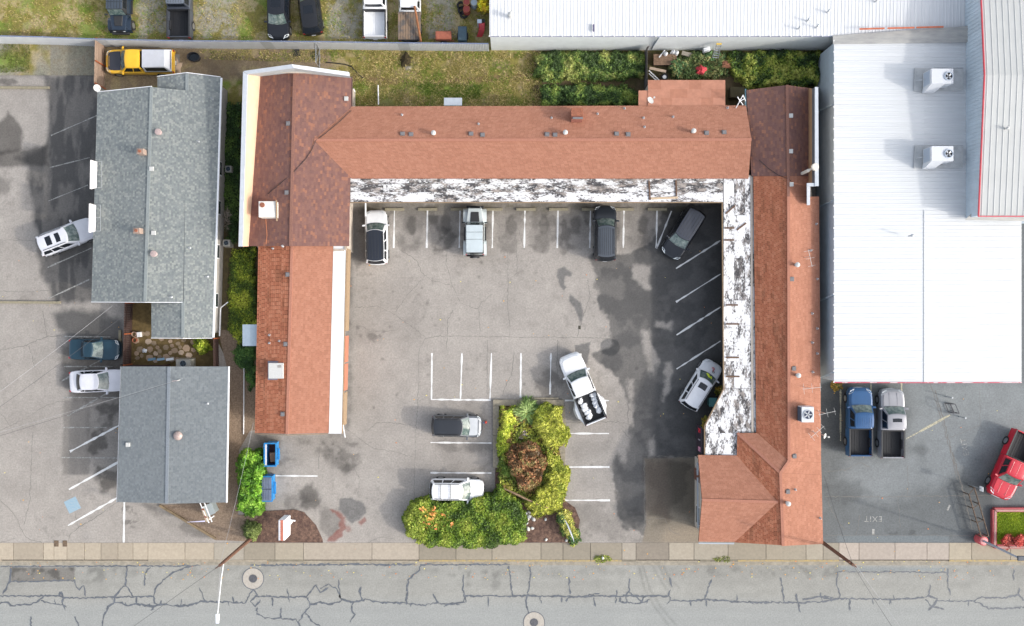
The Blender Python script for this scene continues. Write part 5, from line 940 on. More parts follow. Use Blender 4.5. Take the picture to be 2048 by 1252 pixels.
STY = {  # body top line, cabin: belt rear/front, roof rear/front (fractions of length), belt and roof half width factors
 'suv':   dict(top=[(0, .46), (.015, .58), (.06, .62), (.66, .62), (.74, .60), (.93, .54), (.985, .46), (1, .40)], cab=(.015, .735, .075, .58), wb=.93, wr=.74, side=[(.05, .30), (.335, .60), (.635, .90)]),
 'wagon': dict(top=[(0, .44), (.015, .58), (.06, .63), (.62, .63), (.70, .61), (.93, .52), (.985, .44), (1, .38)], cab=(.01, .70, .09, .54), wb=.92, wr=.70, side=[(.06, .30), (.33, .58), (.61, .89)]),
 'sedan': dict(top=[(0, .46), (.02, .60), (.05, .645), (.17, .66), (.62, .655), (.71, .63), (.93, .54), (.985, .46), (1, .40)], cab=(.14, .70, .275, .535), wb=.91, wr=.68, side=[(.09, .22), (.25, .55), (.58, .90)]),
 'coupe': dict(top=[(0, .48), (.02, .62), (.05, .66), (.26, .67), (.58, .66), (.68, .64), (.93, .54), (.985, .46), (1, .40)], cab=(.26, .69, .375, .50), wb=.90, wr=.68, side=[(.12, .34), (.38, .90)]),
 'truck': dict(top=[(0, .56), (.005, .58), (.42, .585), (.70, .60), (.74, .60), (.94, .565), (.985, .50), (1, .42)], cab=(.425, .745, .44, .635), wb=.93, wr=.74, side=[(.06, .42), (.48, .90)]),
}
def vehicle(name, label, px, py, head, L, Wd, Hh, style, col, roofcol=None, hoodcol=None, rails=False, sunroof=None, rack=False, bed=None, ribs=0, group='vehicles parked in the lots', hood_scoop=False, flare=0.0, metal=0.0, spare=False, roofstripe=None, cat='car'):
    st = STY[style]; body_m = paint(col[0], col[1], metal); roof_m = paint(roofcol[0], roofcol[1]) if roofcol else body_m; hood_m = paint(hoodcol[0], hoodcol[1], rough=0.5) if hoodcol else body_m
    o = W(px, py, 0.75); t = thing(name, label, cat, (o.x, o.y, 0.009), group, R(head)); ORG[t.name] = Vector((0, 0, 0))
    hw = Wd / 2; X = lambda f: (f - 0.5) * L
    plan = [(0, .66), (.010, .76), (.03, .88), (.08, .97), (.16, 1.0), (.82, 1.0), (.90, .965), (.95, .88), (.98, .76), (.993, .62), (1, .50)] if style != 'truck' else [(0, .93), (.01, .97), (.05, 1.0), (.85, 1.0), (.93, .955), (.97, .87), (.99, .76), (1, .64)]
    zb = 0.20 if style in ('sedan', 'coupe', 'wagon') else 0.30
    # lower body
    fr0 = 0.405 if style == 'truck' else 0.0
    fr = [f for f in (0, .006, .015, .03, .06, .10, .15, .22, .30, .405, .50, .58, .66, .70, .74, .80, .86, .90, .935, .96, .98, .992, 1) if f >= fr0]
    q = MB(); ring = []
    for f in fr:
        w = hw * interp(plan, f); zt = Hh * interp(st['top'], f); x = X(f)
        sec = [(-.90 * w, zb), (-.985 * w, zb + .10), (-w, zt * .66), (-.985 * w, zt - .07), (-.93 * w, zt - .015), (-.80 * w, zt), (-.4 * w, zt + .022), (0, zt + .03)]
        sec = sec + [(-y, z) for y, z in reversed(sec[:-1])]; ring.append([(x, y, z) for y, z in sec])
    m = len(ring[0]); vs_ = [p for r in ring for p in r]; fs_ = []
    for k in range(len(ring) - 1):
        for i in range(m): j = (i + 1) % m; fs_.append((k * m + i, (k + 1) * m + i, (k + 1) * m + j, k * m + j))
    fs_.append(tuple(range(m))); fs_.append(tuple(range((len(ring) - 1) * m, len(ring) * m))[::-1])
    q.add(vs_, fs_); q.build('body', body_m, t, smooth=True, local=True, sharp=40, fix=True)
    # cabin
    b0, b1, r0, r1 = [X(f) for f in st['cab']]; zB = Hh * .60; wb, wr = hw * st['wb'], hw * st['wr']
    bulF = 0.16 if style != 'truck' else 0.10; bulR = 0.12 if style != 'truck' else 0.03
    def cabp(side, u, v, e=0.0):
        w = (wb + (wr - wb) * (v ** 0.9)); z = zB + (Hh - 0.05 - zB) * (v - 0.06 * v * (1 - v))
        xf = b1 + (r1 - b1) * v; xr_ = b0 + (r0 - b0) * v
        if side == 'f': return Vector((xf + bulF * (1 - u * u) + e * .8, u * w, z + e * .6))
        if side == 'r': return Vector((xr_ - bulR * (1 - u * u) - e * .8, u * w, z + e * .4))
        s = 1 if side == 'l' else -1
        return Vector((xr_ + (xf - xr_) * u, s * (w * (1 + 0.035 * math.sin(math.pi * u)) + e * .9), z + e * .4))
    q = MB(); vv = [0, .25, .5, .75, .92, 1]; uu = [-1, -.75, -.5, -.25, 0, .25, .5, .75, 1]; us_ = [0, .15, .3, .5, .7, .85, 1]
    q.patch(lambda u, v: cabp('f', u, v), uu, vv); q.patch(lambda u, v: cabp('r', u, v), uu, vv, flip=True); q.patch(lambda u, v: cabp('l', u, v), us_, vv, flip=True); q.patch(lambda u, v: cabp('r_', u, v), us_, vv)
    q.build('cabin', body_m, t, smooth=True, local=True, fix=False)
    def rp(u, v):  # roof skin: v along, u across
        w = wr * (1 + 0.035 * math.sin(math.pi * v)); xf = r1 + bulF * (1 - u * u); xr_ = r0 - bulR * (1 - u * u)
        ed = max(abs(u), abs(2 * v - 1)); return Vector((xr_ + (xf - xr_) * v, u * w, Hh - 0.05 + 0.05 * (1 - u ** 4) * (1 - (2 * v - 1) ** 6)))
    q = MB(); q.patch(rp, uu, [0, .06, .2, .4, .6, .8, .94, 1], flip=True); roof_o = q.build('roof', roof_m, t, smooth=True, local=True, sharp=60)
    for k in range(ribs):
        yy = -0.72 + 1.44 * k / (ribs - 1); q = MB(); pts = [rp(yy, v) + Vector((0, 0, 0.004)) for v in (.06, .3, .6, .93)]; q.tube(pts, 0.014, 5); q.build('roof_rib', trim if roofstripe is None else roofstripe, roof_o, local=True)
    E = 0.012
    q = MB(); q.patch(lambda u, v: cabp('f', u, v, E), [x * .90 for x in uu], [.07, .3, .6, .93]); ws = q.build('windscreen', windsc, t, smooth=True, local=True)
    q = MB()
    for yy in (-.35, .30): a = cabp('f', yy, .10, .03); b = cabp('f', yy + .42, .22, .03); q.beam(a, b, 0.02, 0.02)
    q.build('wiper', trim, ws, local=True)
    rv = (.10, .90) if style != 'truck' else (.28, .86)
    q = MB(); q.patch(lambda u, v: cabp('r', u, v, E), [x * .86 for x in uu], [rv[0], sum(rv) / 2, rv[1]], flip=True); q.build('rear_window', carglass, t, smooth=True, local=True)
    for sd in ('l', 'r_'):
        for a, b in st['side']:
            q = MB(); q.patch(lambda u, v: cabp(sd, u, v, E), [a, (a + b) / 2, b], [.12, .5, .86], flip=(sd == 'l')); q.build('side_window', carglass, t, local=True)
    # bonnet panel
    f0, f1 = st['cab'][1] + .012, .955
    def hp(u, v): f = f0 + (f1 - f0) * v; w = hw * interp(plan, f); return Vector((X(f) - 0.06 * u * u * (v > .5), u * w * .80, Hh * interp(st['top'], f) + .032 - .012 * abs(u) + .012))
    q = MB(); q.patch(hp, [-1, -.8, -.4, 0, .4, .8, 1], [0, .25, .5, .75, 1], flip=True); hd = q.build('bonnet', hood_m, t, smooth=True, local=True, sharp=50)
    if hood_scoop:
        for yy in (-.42, .42): q = MB(); q.tube([hp(yy, v) for v in (.05, .5, .95)], 0.02, 5); q.build('bonnet_crease', hood_m, hd, local=True)
    # bumpers, lamps, mirrors, wheels
    q = MB(); z_ = .46 if style in ('truck', 'suv') else .40
    q.patch(lambda u, v: Vector((X(1) + .04 - .30 * abs(u) ** 3, u * hw * .93, z_ - .16 + .24 * v)), [-1, -.7, -.35, 0, .35, .7, 1], [0, 1], flip=False); q.patch(lambda u, v: Vector((X(1) + .04 - .30 * abs(u) ** 3 - .16 * v, u * hw * .93 * (1 - .04 * v), z_ + .08)), [-1, -.7, -.35, 0, .35, .7, 1], [0, 1]); q.build('bumper', chrome if style == 'truck' else (trim if style == 'suv' else body_m), t, local=True)
    q = MB(); q.patch(lambda u, v: Vector((X(0) - .05 + .14 * abs(u) ** 4, u * hw * .92, z_ - .14 + .24 * v)), [-1, -.6, 0, .6, 1], [0, 1], flip=True); q.patch(lambda u, v: Vector((X(0) - .05 + .14 * abs(u) ** 4 + .16 * v, u * hw * .92, z_ + .10)), [-1, -.6, 0, .6, 1], [0, 1], flip=True); q.build('bumper', chrome if style == 'truck' else body_m, t, local=True)
    zl = Hh * interp(st['top'], .96)
    for s in (-1, 1):
        q = MB(); pts = []
        for f, y, dz in ((.985, .60, -.01), (.955, .93, -.03), (.905, .985, -.04), (.93, .70, .012)): w = hw * interp(plan, f); pts.append(Vector((X(f) + .012, s * y * w, Hh * interp(st['top'], f) + dz + .03)))
        low = [p + Vector((.03, s * .012, -.14)) for p in pts]; q.hexa(low, pts); q.build('headlamp', lampw, t, local=True, fix=True)
        q = MB(); zt = Hh * interp(st['top'], .03); q.box((X(0) + (.10 if style != 'truck' else .05), s * hw * (.80 if style != 'truck' else .90), zt - .15), (.16, .16, .24)); q.build('tail_lamp', lampr, t, local=True, bevel=0.02)
        q = MB(); mx_ = b1 - .10 * L / 4.6; q.hexa([(mx_ - .09, s * (hw * .92), zB + .02), (mx_ + .08, s * hw * .92, zB + .02), (mx_ + .05, s * (hw + .19), zB + .03), (mx_ - .09, s * (hw + .20), zB + .03)], [(mx_ - .09, s * (hw * .92), zB + .12), (mx_ + .06, s * hw * .92, zB + .12), (mx_ + .03, s * (hw + .17), zB + .15), (mx_ - .09, s * (hw + .20), zB + .16)]); q.build('mirror', body_m, t, local=True, fix=True, bevel=0.015)
        for f in ((.185, .82) if style != 'truck' else (.20, .835)):
            r = .335 if zb < .25 else .385; q = MB(); y0_ = s * (hw - .215); q.cyl((X(f), min(y0_, y0_ + s * .235), r), r, .235, 20, ax='y'); wl_ = q.build('wheel', tyre, t, local=True, smooth=True)
            q = MB(); q.cyl((X(f), s * (hw + .022) - (0.006 if s > 0 else 0.0), r), r * .62, .010, 14, ax='y'); q.build('rim', rimm, wl_, local=True)
    q = MB(); q.box((X(0) - .055, 0, z_ + .02), (.015, .34, .15)); q.build('plate', plate, t, local=True)
    if rails:
        for s in (-1, 1):
            q = MB(); q.tube([rp(s * .90, v) + Vector((0, 0, .055 if .1 < v < .9 else .0)) for v in (.06, .12, .4, .7, .88, .94)], .022, 6); q.build('roof_rail', trim if rails == 'd' else chrome, t, local=True)
    if rack:
        for v in (.28, .62): q = MB(); q.tube([rp(u, v) + Vector((0, 0, .08)) for u in (-.9, -.4, .4, .9)], .02, 6); q.build('rack_bar', trim, t, local=True)
        for yy in (-.62, -.3, 0, .3, .62): q = MB(); q.tube([rp(yy, v) + Vector((0, 0, .012)) for v in (.1, .5, .8)], .012, 5); q.build('roof_rib', body_m, roof_o, local=True)
    if sunroof:
        for a, b, ww in sunroof: q = MB(); q.patch(lambda u, v: rp(u * ww, v) + Vector((0, 0, .008)), [-1, -.5, 0, .5, 1], [a, (a + b) / 2, b], flip=True); q.build('sunroof', carglass, roof_o, local=True)
    if style == 'truck':
        xa, xb = X(0), X(.40); zr = Hh * .60 + 0.02; zf = Hh * .36; fl_ = bed or 'open'
        if fl_ != 'flat':
            for s in (-1, 1):
                q = MB(); prof = [(0, 0), (.10, 0), (.2, .4), (.38, 1), (.62, 1), (.8, .4), (.9, 0), (1, 0)]
                top_o = []; 
                for u in [i / 12 for i in range(13)]: top_o.append((xa + (xb - xa) * u, flare * interp(prof, u)))
                for (x0, e0), (x1, e1) in zip(top_o, top_o[1:]):
                    q.hexa([(x0, s * (hw + e0 * 1.1), zb + .1), (x1, s * (hw + e1 * 1.1), zb + .1), (x1, s * (hw - .16), zb + .1), (x0, s * (hw - .16), zb + .1)], [(x0, s * (hw * .985 + e0 * .75), zr - (0.12 if e0 > .02 else 0)), (x1, s * (hw * .985 + e1 * .75), zr - (0.12 if e1 > .02 else 0)), (x1, s * (hw - .11), zr), (x0, s * (hw - .11), zr)])
                q.build('bed_side', body_m, t, local=True, fix=True)
                q = MB(); q.box(((xa + xb) / 2, s * (hw - .075), zr + .012), (xb - xa, .11, .03)); q.build('bed_rail', trim, t, local=True)
            q = MB(); q.box((xa + .04, 0, (zr + zb) / 2 + .1), (.08, Wd - .08, zr - zb - .2)); q.build('tailgate', body_m, t, local=True, bevel=0.015)
            q = MB(); q.box((xb - .04, 0, (zr + zf) / 2), (.06, Wd - .1, zr - zf)); q.build('bed_front', liner, t, local=True)
            bl = body_m if fl_ == 'white' else liner
            q = MB(); q.box(((xa + xb) / 2, 0, zf - .03), (xb - xa - .06, Wd - .2, .06)); fo = q.build('bed_floor', bl, t, local=True)
            for k in range(8): q = MB(); q.box(((xa + xb) / 2, -(hw - .25) + k * (Wd - .5) / 7, zf + .008), (xb - xa - .2, .07, .016)); q.build('bed_rib', bl, fo, local=True)
            for s in (-1, 1): q = MB(); q.box(((xa + xb) / 2 - .05, s * (hw - .17), zf + .13), (.75, .16, .26)); q.build('wheel_housing', bl, t, local=True, bevel=0.03)
        else:
            q = MB(); q.box(((xa + xb) / 2, 0, zr - .05), (xb - xa + .1, Wd + .05, .10)); q.build('bed_frame', trim, t, local=True); wd = mat('plank_bed', alb(168, 142, 118), 0.9, col2=alb(118, 112, 108), scale=1.6, lo=.42, hi=.58)
            for k in range(9): q = MB(); q.box(((xa + xb) / 2, -(hw - .06) + k * (Wd - .12) / 8, zr + .02), (xb - xa, (Wd) / 9 - .015, .05)); q.build('bed_plank', wd, t, local=True)
        if fl_ == 'canopy':
            cm = mat('canopy_white', (0.50, 0.51, 0.54), 0.4, var=.04); x0, x1 = xa + .03, xb - .02; q = MB()
            q.hexa([(x0, -hw + .05, zr + .03), (x1, -hw + .05, zr + .03), (x1, hw - .05, zr + .03), (x0, hw - .05, zr + .03)], [(x0 + .32, -hw + .28, Hh + .04), (x1, -hw + .26, Hh + .02), (x1, hw - .26, Hh + .02), (x0 + .32, hw - .28, Hh + .04)]); q.build('bed_canopy', cm, t, local=True, fix=True, bevel=0.04)
            for s in (-1, 1):
                pt = lambda u, v: Vector((x0 + .12 + (x1 - x0 - .3) * u + .2 * v * (1 - u), s * (hw - .035 - .215 * v * 1.0), zr + .03 + (Hh - zr) * v)); q = MB(); q.patch(pt, [.05, .5, 1], [.2, .85], flip=(s > 0)); q.build('canopy_window', carglass, t, local=True)
            q = MB(); q.quad((x0 + .05, -hw + .2, zr + .14), (x0 + .05, hw - .2, zr + .14), (x0 + .28, hw - .33, Hh - .06), (x0 + .28, -hw + .33, Hh - .06)); q.build('canopy_window', carglass, t, local=True)
    return t

def jeep(label, px, py, head, L, Wd, Hh, col, roofcol, dark_hood=True, spare=True, group='vehicles parked in the lots', lid=None):
    bm_ = paint(col[0], col[1]); rm = paint(roofcol[0], roofcol[1]); o = W(px, py, 0.8); t = thing('off_road_car', label, 'car', (o.x, o.y, 0.009), group, R(head)); ORG[t.name] = Vector((0, 0, 0)); hw = Wd / 2; X = lambda f: (f - .5) * L; zb = .42; zh = Hh * .60
    q = MB(); q.hexa([(X(.07), -hw * .80, zb), (X(.66), -hw * .80, zb), (X(.66), hw * .80, zb), (X(.07), hw * .80, zb)], [(X(.07), -hw * .80, zh), (X(.66), -hw * .80, zh), (X(.66), hw * .80, zh), (X(.07), hw * .80, zh)]); q.build('body', bm_, t, local=True, bevel=.04, fix=True)
    q = MB(); q.hexa([(X(.655), -hw * .74, zb + .1), (X(.94), -hw * .60, zb + .1), (X(.94), hw * .60, zb + .1), (X(.655), hw * .74, zb + .1)], [(X(.655), -hw * .74, zh), (X(.93), -hw * .58, zh - .05), (X(.93), hw * .58, zh - .05), (X(.655), hw * .74, zh)]); q.build('bonnet', bm_, t, local=True, bevel=.05, fix=True)
    if dark_hood: q = MB(); q.hexa([(X(.67), -hw * .42, zh - .05), (X(.86), -hw * .34, zh - .05), (X(.86), hw * .34, zh - .05), (X(.67), hw * .42, zh - .05)], [(X(.675), -hw * .38, zh + .035), (X(.855), -hw * .30, zh + .02), (X(.855), hw * .30, zh + .02), (X(.675), hw * .38, zh + .035)]); q.build('bonnet_scoop', trim, t, local=True, fix=True, bevel=.02)
    for s in (-1, 1):
        for f in (.20, .80):
            q = MB(); pts = [(-.62, .40), (-.50, .78), (-.25, .90), (.25, .90), (.50, .78), (.62, .42)]
            for (x0, z0), (x1, z1) in zip(pts, pts[1:]): q.hexa([(X(f) + x0, s * hw * .62, z0), (X(f) + x1, s * hw * .62, z1), (X(f) + x1, s * hw, z1 - .03), (X(f) + x0, s * hw, z0 - .03)], [(X(f) + x0, s * hw * .62, z0 + .07), (X(f) + x1, s * hw * .62, z1 + .07), (X(f) + x1, s * hw, z1 + .03), (X(f) + x0, s * hw, z0 + .03)])
            q.build('fender_flare', bm_, t, local=True, fix=True)
            q = MB(); r = .41; y0_ = s * (hw - .27); q.cyl((X(f), min(y0_, y0_ + s * .26), r), r, .26, 20, ax='y'); w_ = q.build('wheel', tyre, t, local=True, smooth=True); q = MB(); q.cyl((X(f), s * (hw - .006), r), r * .58, .012, 12, ax='y'); q.build('rim', rimm, w_, local=True)
        q = MB(); q.box((X(.44), s * hw * .88, .48), (L * .30, .14, .06)); q.build('side_step', trim, t, local=True)
        q = MB(); q.box((X(.655), s * (hw * .80 + .16), zh + .12), (.10, .26, .18)); q.build('mirror', trim, t, local=True, bevel=.03); q = MB(); q.cyl((X(.945), s * hw * .42, zh - .22), .10, .03, 14, ax='x'); q.build('headlamp', lampw, t, local=True)
        q = MB(); q.box((X(.065), s * hw * .72, zh - .15), (.06, .14, .24)); q.build('tail_lamp', lampr, t, local=True)
    c0, c1 = X(.075), X(.66); zt = Hh - .04; q = MB(); q.hexa([(c0, -hw * .78, zh), (c1, -hw * .78, zh), (c1, hw * .78, zh), (c0, hw * .78, zh)], [(c0 + .10, -hw * .68, zt), (c1 - .26, -hw * .68, zt), (c1 - .26, hw * .68, zt), (c0 + .10, hw * .68, zt)]); q.build('cabin', trim, t, local=True, fix=True, bevel=.04)
    q = MB(); q.quad((c1 + .006, -hw * .70, zh + .05), (c1 + .006, hw * .70, zh + .05), (c1 - .235, hw * .62, zt - .04), (c1 - .235, -hw * .62, zt - .04)); q.build('windscreen', windsc, t, local=True)
    n = 3
    for k in range(n):
        xa, xb = c0 + .06 + (c1 - .26 - c0 - .06) * (0, .48, .74, 1)[k], c0 + .06 + (c1 - .26 - c0 - .06) * (0, .48, .74, 1)[k + 1]; q = MB(); q.box(((xa + xb) / 2, 0, zt + .02), (xb - xa - .02, hw * 1.40, .07)); rp_ = q.build('roof_panel', rm, t, local=True, bevel=.03)
        if lid:
            for j in range(5): q = MB(); q.box(((xa + xb) / 2, -hw * .5 + j * hw * .25, zt + .062), (xb - xa - .06, .03, .016)); q.build('roof_rib', trim, rp_, local=True)
    for s in (-1, 1):
        for a, b in ((.08, .40), (.46, .90)):
            q = MB(); pt = lambda u, v: Vector((c0 + .1 + (c1 - c0 - .3) * u - (.0) * v, s * (hw * .785 - hw * .10 * v), zh + .04 + (zt - zh - .04) * v)); q.patch(pt, [a, b], [.12, .85], flip=(s > 0)); q.build('side_window', carglass, t, local=True)
    q = MB(); q.box((X(.965), 0, .60), (.18, hw * 1.5, .20)); q.build('bumper', trim, t, local=True, bevel=.04); q = MB(); q.box((X(.05), 0, .58), (.14, hw * 1.5, .18)); q.build('bumper', trim, t, local=True, bevel=.04)
    q = MB(); q.box((X(.945), 0, zh - .22), (.03, hw * .95, .30)); q.build('grille', trim, t, local=True)
    if spare: q = MB(); q.cyl((X(.0), 0, .98), .39, .24, 22, ax='x'); sp = q.build('spare_wheel', tyre, t, local=True, smooth=True); q = MB(); q.cyl((X(.0) - .008, 0, .98), .2, .02, 14, ax='x'); q.build('spare_rim', rimm, sp, local=True)
    return t

WHITE = ('white', (0.74, 0.75, 0.76)); SIL = ('silver', (0.46, 0.48, 0.51)); DGREY = ('dark_grey', (0.022, 0.025, 0.032)); BLACK = ('black', (0.012, 0.013, 0.016)); NAVY = ('navy', (0.018, 0.03, 0.05)); GREEN = ('blue_green', (0.018, 0.05, 0.075)); BLUE = ('blue', (0.022, 0.085, 0.21)); RED = ('red', (0.48, 0.012, 0.03)); YEL = ('yellow', (0.80, 0.46, 0.03)); MGREY = ('mid_grey', (0.17, 0.18, 0.20)); STEEL = ('steel', (0.05, 0.058, 0.075))
# grass lot, beyond the fence
jeep('dark boxy off-road car facing the metal fence at far left of the grass lot', 240, 16, -90, 4.4, 1.9, 1.85, NAVY, ('roof_slate', (0.05, 0.065, 0.085)), spare=False, lid=True)
vehicle('pickup_truck', 'dark grey pickup truck with an empty lined bed backed up to the metal fence', 360, 8, 90, 5.7, 1.95, 1.9, 'truck', STEEL, ribs=6, cat='pickup', roofcol=('slate_roof', (0.12, 0.14, 0.17)))
vehicle('parked_car', 'dark grey car with sunroof facing the metal fence, beside the black hatchback', 557, 22, -90, 4.7, 1.82, 1.62, 'suv', DGREY, sunroof=[(.55, .80, .55)], metal=.4)
vehicle('parked_car', 'black hatchback backed towards the metal fence in the grass lot', 619, 14, 97, 4.4, 1.78, 1.48, 'wagon', BLACK, sunroof=[(.50, .80, .6)])
vehicle('pickup_truck', 'white pickup truck with a white bed behind the metal fence', 750, 8, 90, 5.6, 1.95, 1.85, 'truck', WHITE, bed='white', cat='pickup')
vehicle('flatbed_truck', 'white truck with a weathered plank flatbed behind the metal fence', 820, 14, 90, 5.6, 1.80, 1.8, 'truck', WHITE, bed='flat', cat='truck')
# yard and west lot
vehicle('pickup_truck', 'yellow pickup truck with black bonnet and white bed canopy', 280, 124, 180, 5.6, 1.95, 1.75, 'truck', YEL, hoodcol=('matt_black', (0.03, 0.033, 0.045)), bed='canopy', cat='pickup')
vehicle('parked_car', 'silver estate car with two sunroofs parked askew under the white signboard', 134, 473, 21, 4.85, 1.86, 1.55, 'wagon', ('pale_silver', (0.62, 0.63, 0.67)), sunroof=[(.28, .48, .56), (.62, .78, .56)], rails='d')
vehicle('parked_car', 'dark blue-green coupe parked nose in beside the flagstone courtyard', 188, 699, -1, 4.15, 1.72, 1.35, 'coupe', GREEN, metal=.3)
vehicle('parked_car', 'pearl white saloon car tucked under the eave of the smaller grey building', 196, 762, 2, 4.7, 1.84, 1.45, 'sedan', ('pearl', (0.66, 0.66, 0.70)))
# courtyard
vehicle('parked_car', 'white crossover with black panoramic roof parked nearest the brown west wing', 753, 474, 91, 4.45, 1.84, 1.60, 'suv', WHITE, roofcol=('roof_black', (0.016, 0.02, 0.03)), ribs=5, rails='d')
jeep('white boxy off-road car with a spare wheel at the back, under the north canopy', 950, 463, 90, 4.4, 1.92, 1.88, ('off_white', (0.52, 0.57, 0.57)), ('roof_pale', (0.46, 0.52, 0.54)))
vehicle('parked_car', 'long dark grey utility car with ribbed roof and green tinted windscreen', 1210, 466, 90, 4.55, 1.84, 1.85, 'suv', ('slate', (0.02, 0.024, 0.03)), ribs=7, roofcol=('slate_r', (0.06, 0.07, 0.085)), rails='d')
vehicle('parked_car', 'dark grey car parked diagonally in the corner of the courtyard', 1366, 467, -122, 4.5, 1.84, 1.68, 'suv', DGREY, ribs=5, roofcol=('slate_rr', (0.045, 0.05, 0.065)), metal=.3)
wp_ = vehicle('pickup_truck', 'white pickup truck with flared rear fenders and white sacks in its bed', 1164, 776, 112.5, 5.95, 1.98, 1.9, 'truck', WHITE, flare=.36, cat='pickup')
vehicle('parked_car', 'white car with a red and black bonnet emblem parked by the slanted canopy', 1402, 769, 58, 4.3, 1.82, 1.65, 'suv', ('cool_white', (0.70, 0.71, 0.74)), sunroof=[(.66, .86, .5)], rails='d')
vehicle('parked_car', 'dark grey crossover with silver bonnet parked beside the planted island', 914, 852, -1, 4.1, 1.80, 1.6, 'suv', ('dim_grey', (0.12, 0.13, 0.145)), roofcol=('roof_deep', (0.025, 0.028, 0.034)), hoodcol=('silver_hood', (0.42, 0.44, 0.46)), rails='d', metal=.3)
vehicle('parked_car', 'white utility car with a black roof rack parked above the big hedge', 914, 979, -1, 4.4, 1.78, 1.72, 'suv', WHITE, rack=True, rails='d')
# east lot
vehicle('pickup_truck', 'blue pickup truck with an empty black bed', 1718, 843, 90, 5.6, 1.98, 1.92, 'truck', BLUE, ribs=7, roofstripe=paint('blue', BLUE[1]), cat='pickup', metal=.2)
vehicle('pickup_truck', 'silver grey pickup truck with sunroof, beside the blue pickup', 1782, 846, 90, 5.65, 1.98, 1.92, 'truck', ('silver_grey', (0.32, 0.32, 0.34)), sunroof=[(.48, .72, .5)], cat='pickup', metal=.3, hood_scoop=True)
vehicle('pickup_truck', 'bright red pickup truck beside the red walled grass planter', 2022, 930, -114, 5.7, 2.02, 1.9, 'truck', RED, ribs=3, cat='pickup', hood_scoop=True, roofstripe=paint('red', RED[1]))
# ------------------------------------------------------------------ planting
leafm = amat('leaf', 0.55, 0, trans=0.22); corem = mat('twigs', (0.035, 0.038, 0.018), 0.95, var=0.5, scale=6)
def foliage(name, label, poly, h, n, size, pal, seed, z0=0.0, edge=0.5, cat='shrub', group=None, lump=26, kind=None, core=True, ratio=0.5, spread=0.35, parent=None, stems=3, trunk=None, spiky=False, rough=1.0):
    rng = np.random.RandomState(seed); xs_ = [p[0] for p in poly]; ys_ = [p[1] for p in poly]; cxm, cym = sum(xs_) / len(xs_), sum(ys_) / len(ys_)
    t = parent or thing(name, label, cat, G(cxm, cym, z0), group)
    def hf(x, y):
        d = pdist(x, y, poly) / U + (fbm(x, y, 13, seed + 2, 4) - 0.5) * 0.75; e = np.clip(d / edge, 0, 1)
        return h * np.sqrt(np.clip(1 - (1 - e) ** 2, 0, 1)) * (0.97 - 0.55 * rough + rough * (0.70 * fbm(x, y, lump, seed + 7, 3) + 0.36 * fbm(x, y, lump * 0.3, seed + 17, 2))), d
    m = int(n * 2.2); x = rng.uniform(min(xs_) - 5, max(xs_) + 5, m); y = rng.uniform(min(ys_) - 5, max(ys_) + 5, m); H_, d = hf(x, y); k = d > -0.10; x, y, H_, d = x[k][:n], y[k][:n], H_[k][:n], d[k][:n]; n = len(x)
    z = np.maximum(0.02, H_ * (1.04 - spread * rng.rand(n) ** 2) - (d < 0.15) * rng.rand(n) * H_ * 0.8); kz = (1 - z / ALT) / U
    c0 = np.stack([(x - 1024) * kz, (626 - y) * kz, z + z0], -1); a = rng.uniform(0, 6.283, n); e = rng.normal(0.1, 0.55, n); L = size * rng.uniform(0.4, 1.7, n); Wd_ = L * ratio
    if spiky:
        a = np.arctan2(-(y - cym), x - cxm) + rng.normal(0, 0.2, n); e = rng.uniform(0.0, 0.9, n)
    u = np.stack([np.cos(a) * np.cos(e), np.sin(a) * np.cos(e), np.sin(e)], -1); v = np.stack([-np.sin(a), np.cos(a), rng.normal(0, 0.5, n)], -1)
    V = np.stack([c0 - u * L[:, None] / 2, c0 + v * Wd_[:, None] / 2, c0 + u * L[:, None] / 2, c0 - v * Wd_[:, None] / 2], 1).reshape(-1, 3)
    P = np.array(pal); cl = fbm(x, y, lump * 0.8, seed + 11, 2); i = np.clip(((cl - 0.5) * 1.9 + 0.5 + rng.normal(0, 0.16, n)) * len(P), 0, len(P) - 1).astype(int); C = P[i] * rng.uniform(0.55, 1.35, n)[:, None]
    npmesh('foliage', V, np.arange(4 * n).reshape(-1, 4), C, leafm, t, kind=kind)
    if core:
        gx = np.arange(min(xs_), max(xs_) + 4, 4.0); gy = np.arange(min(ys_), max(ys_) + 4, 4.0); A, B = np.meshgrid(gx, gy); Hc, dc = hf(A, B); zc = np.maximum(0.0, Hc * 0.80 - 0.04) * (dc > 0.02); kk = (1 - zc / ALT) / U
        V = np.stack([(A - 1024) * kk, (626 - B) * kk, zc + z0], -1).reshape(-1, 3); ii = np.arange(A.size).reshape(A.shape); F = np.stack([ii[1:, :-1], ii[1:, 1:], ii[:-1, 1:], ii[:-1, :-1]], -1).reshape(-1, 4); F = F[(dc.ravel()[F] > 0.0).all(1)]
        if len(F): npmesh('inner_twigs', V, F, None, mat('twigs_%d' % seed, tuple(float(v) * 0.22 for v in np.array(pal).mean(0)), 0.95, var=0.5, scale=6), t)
    for s in range(stems):
        q = MB(); bx, by = cxm + rng.uniform(-.2, .2) * (max(xs_) - min(xs_)), cym + rng.uniform(-.2, .2) * (max(ys_) - min(ys_)); p = G(bx, by, z0); rr = trunk or 0.03; q.tube([p, p + Vector((rng.uniform(-.1, .1), rng.uniform(-.1, .1), h * .4)), p + Vector((rng.uniform(-.3, .3), rng.uniform(-.3, .3), h * .7))], [rr, rr * .7, rr * .35], 6); q.build('stem' if not trunk else 'trunk', mat('bark', (0.09, 0.06, 0.045), 0.95, var=0.3, scale=9), t)
    return t
g_ = lambda *cs: [alb(*c, 0.58) for c in cs]
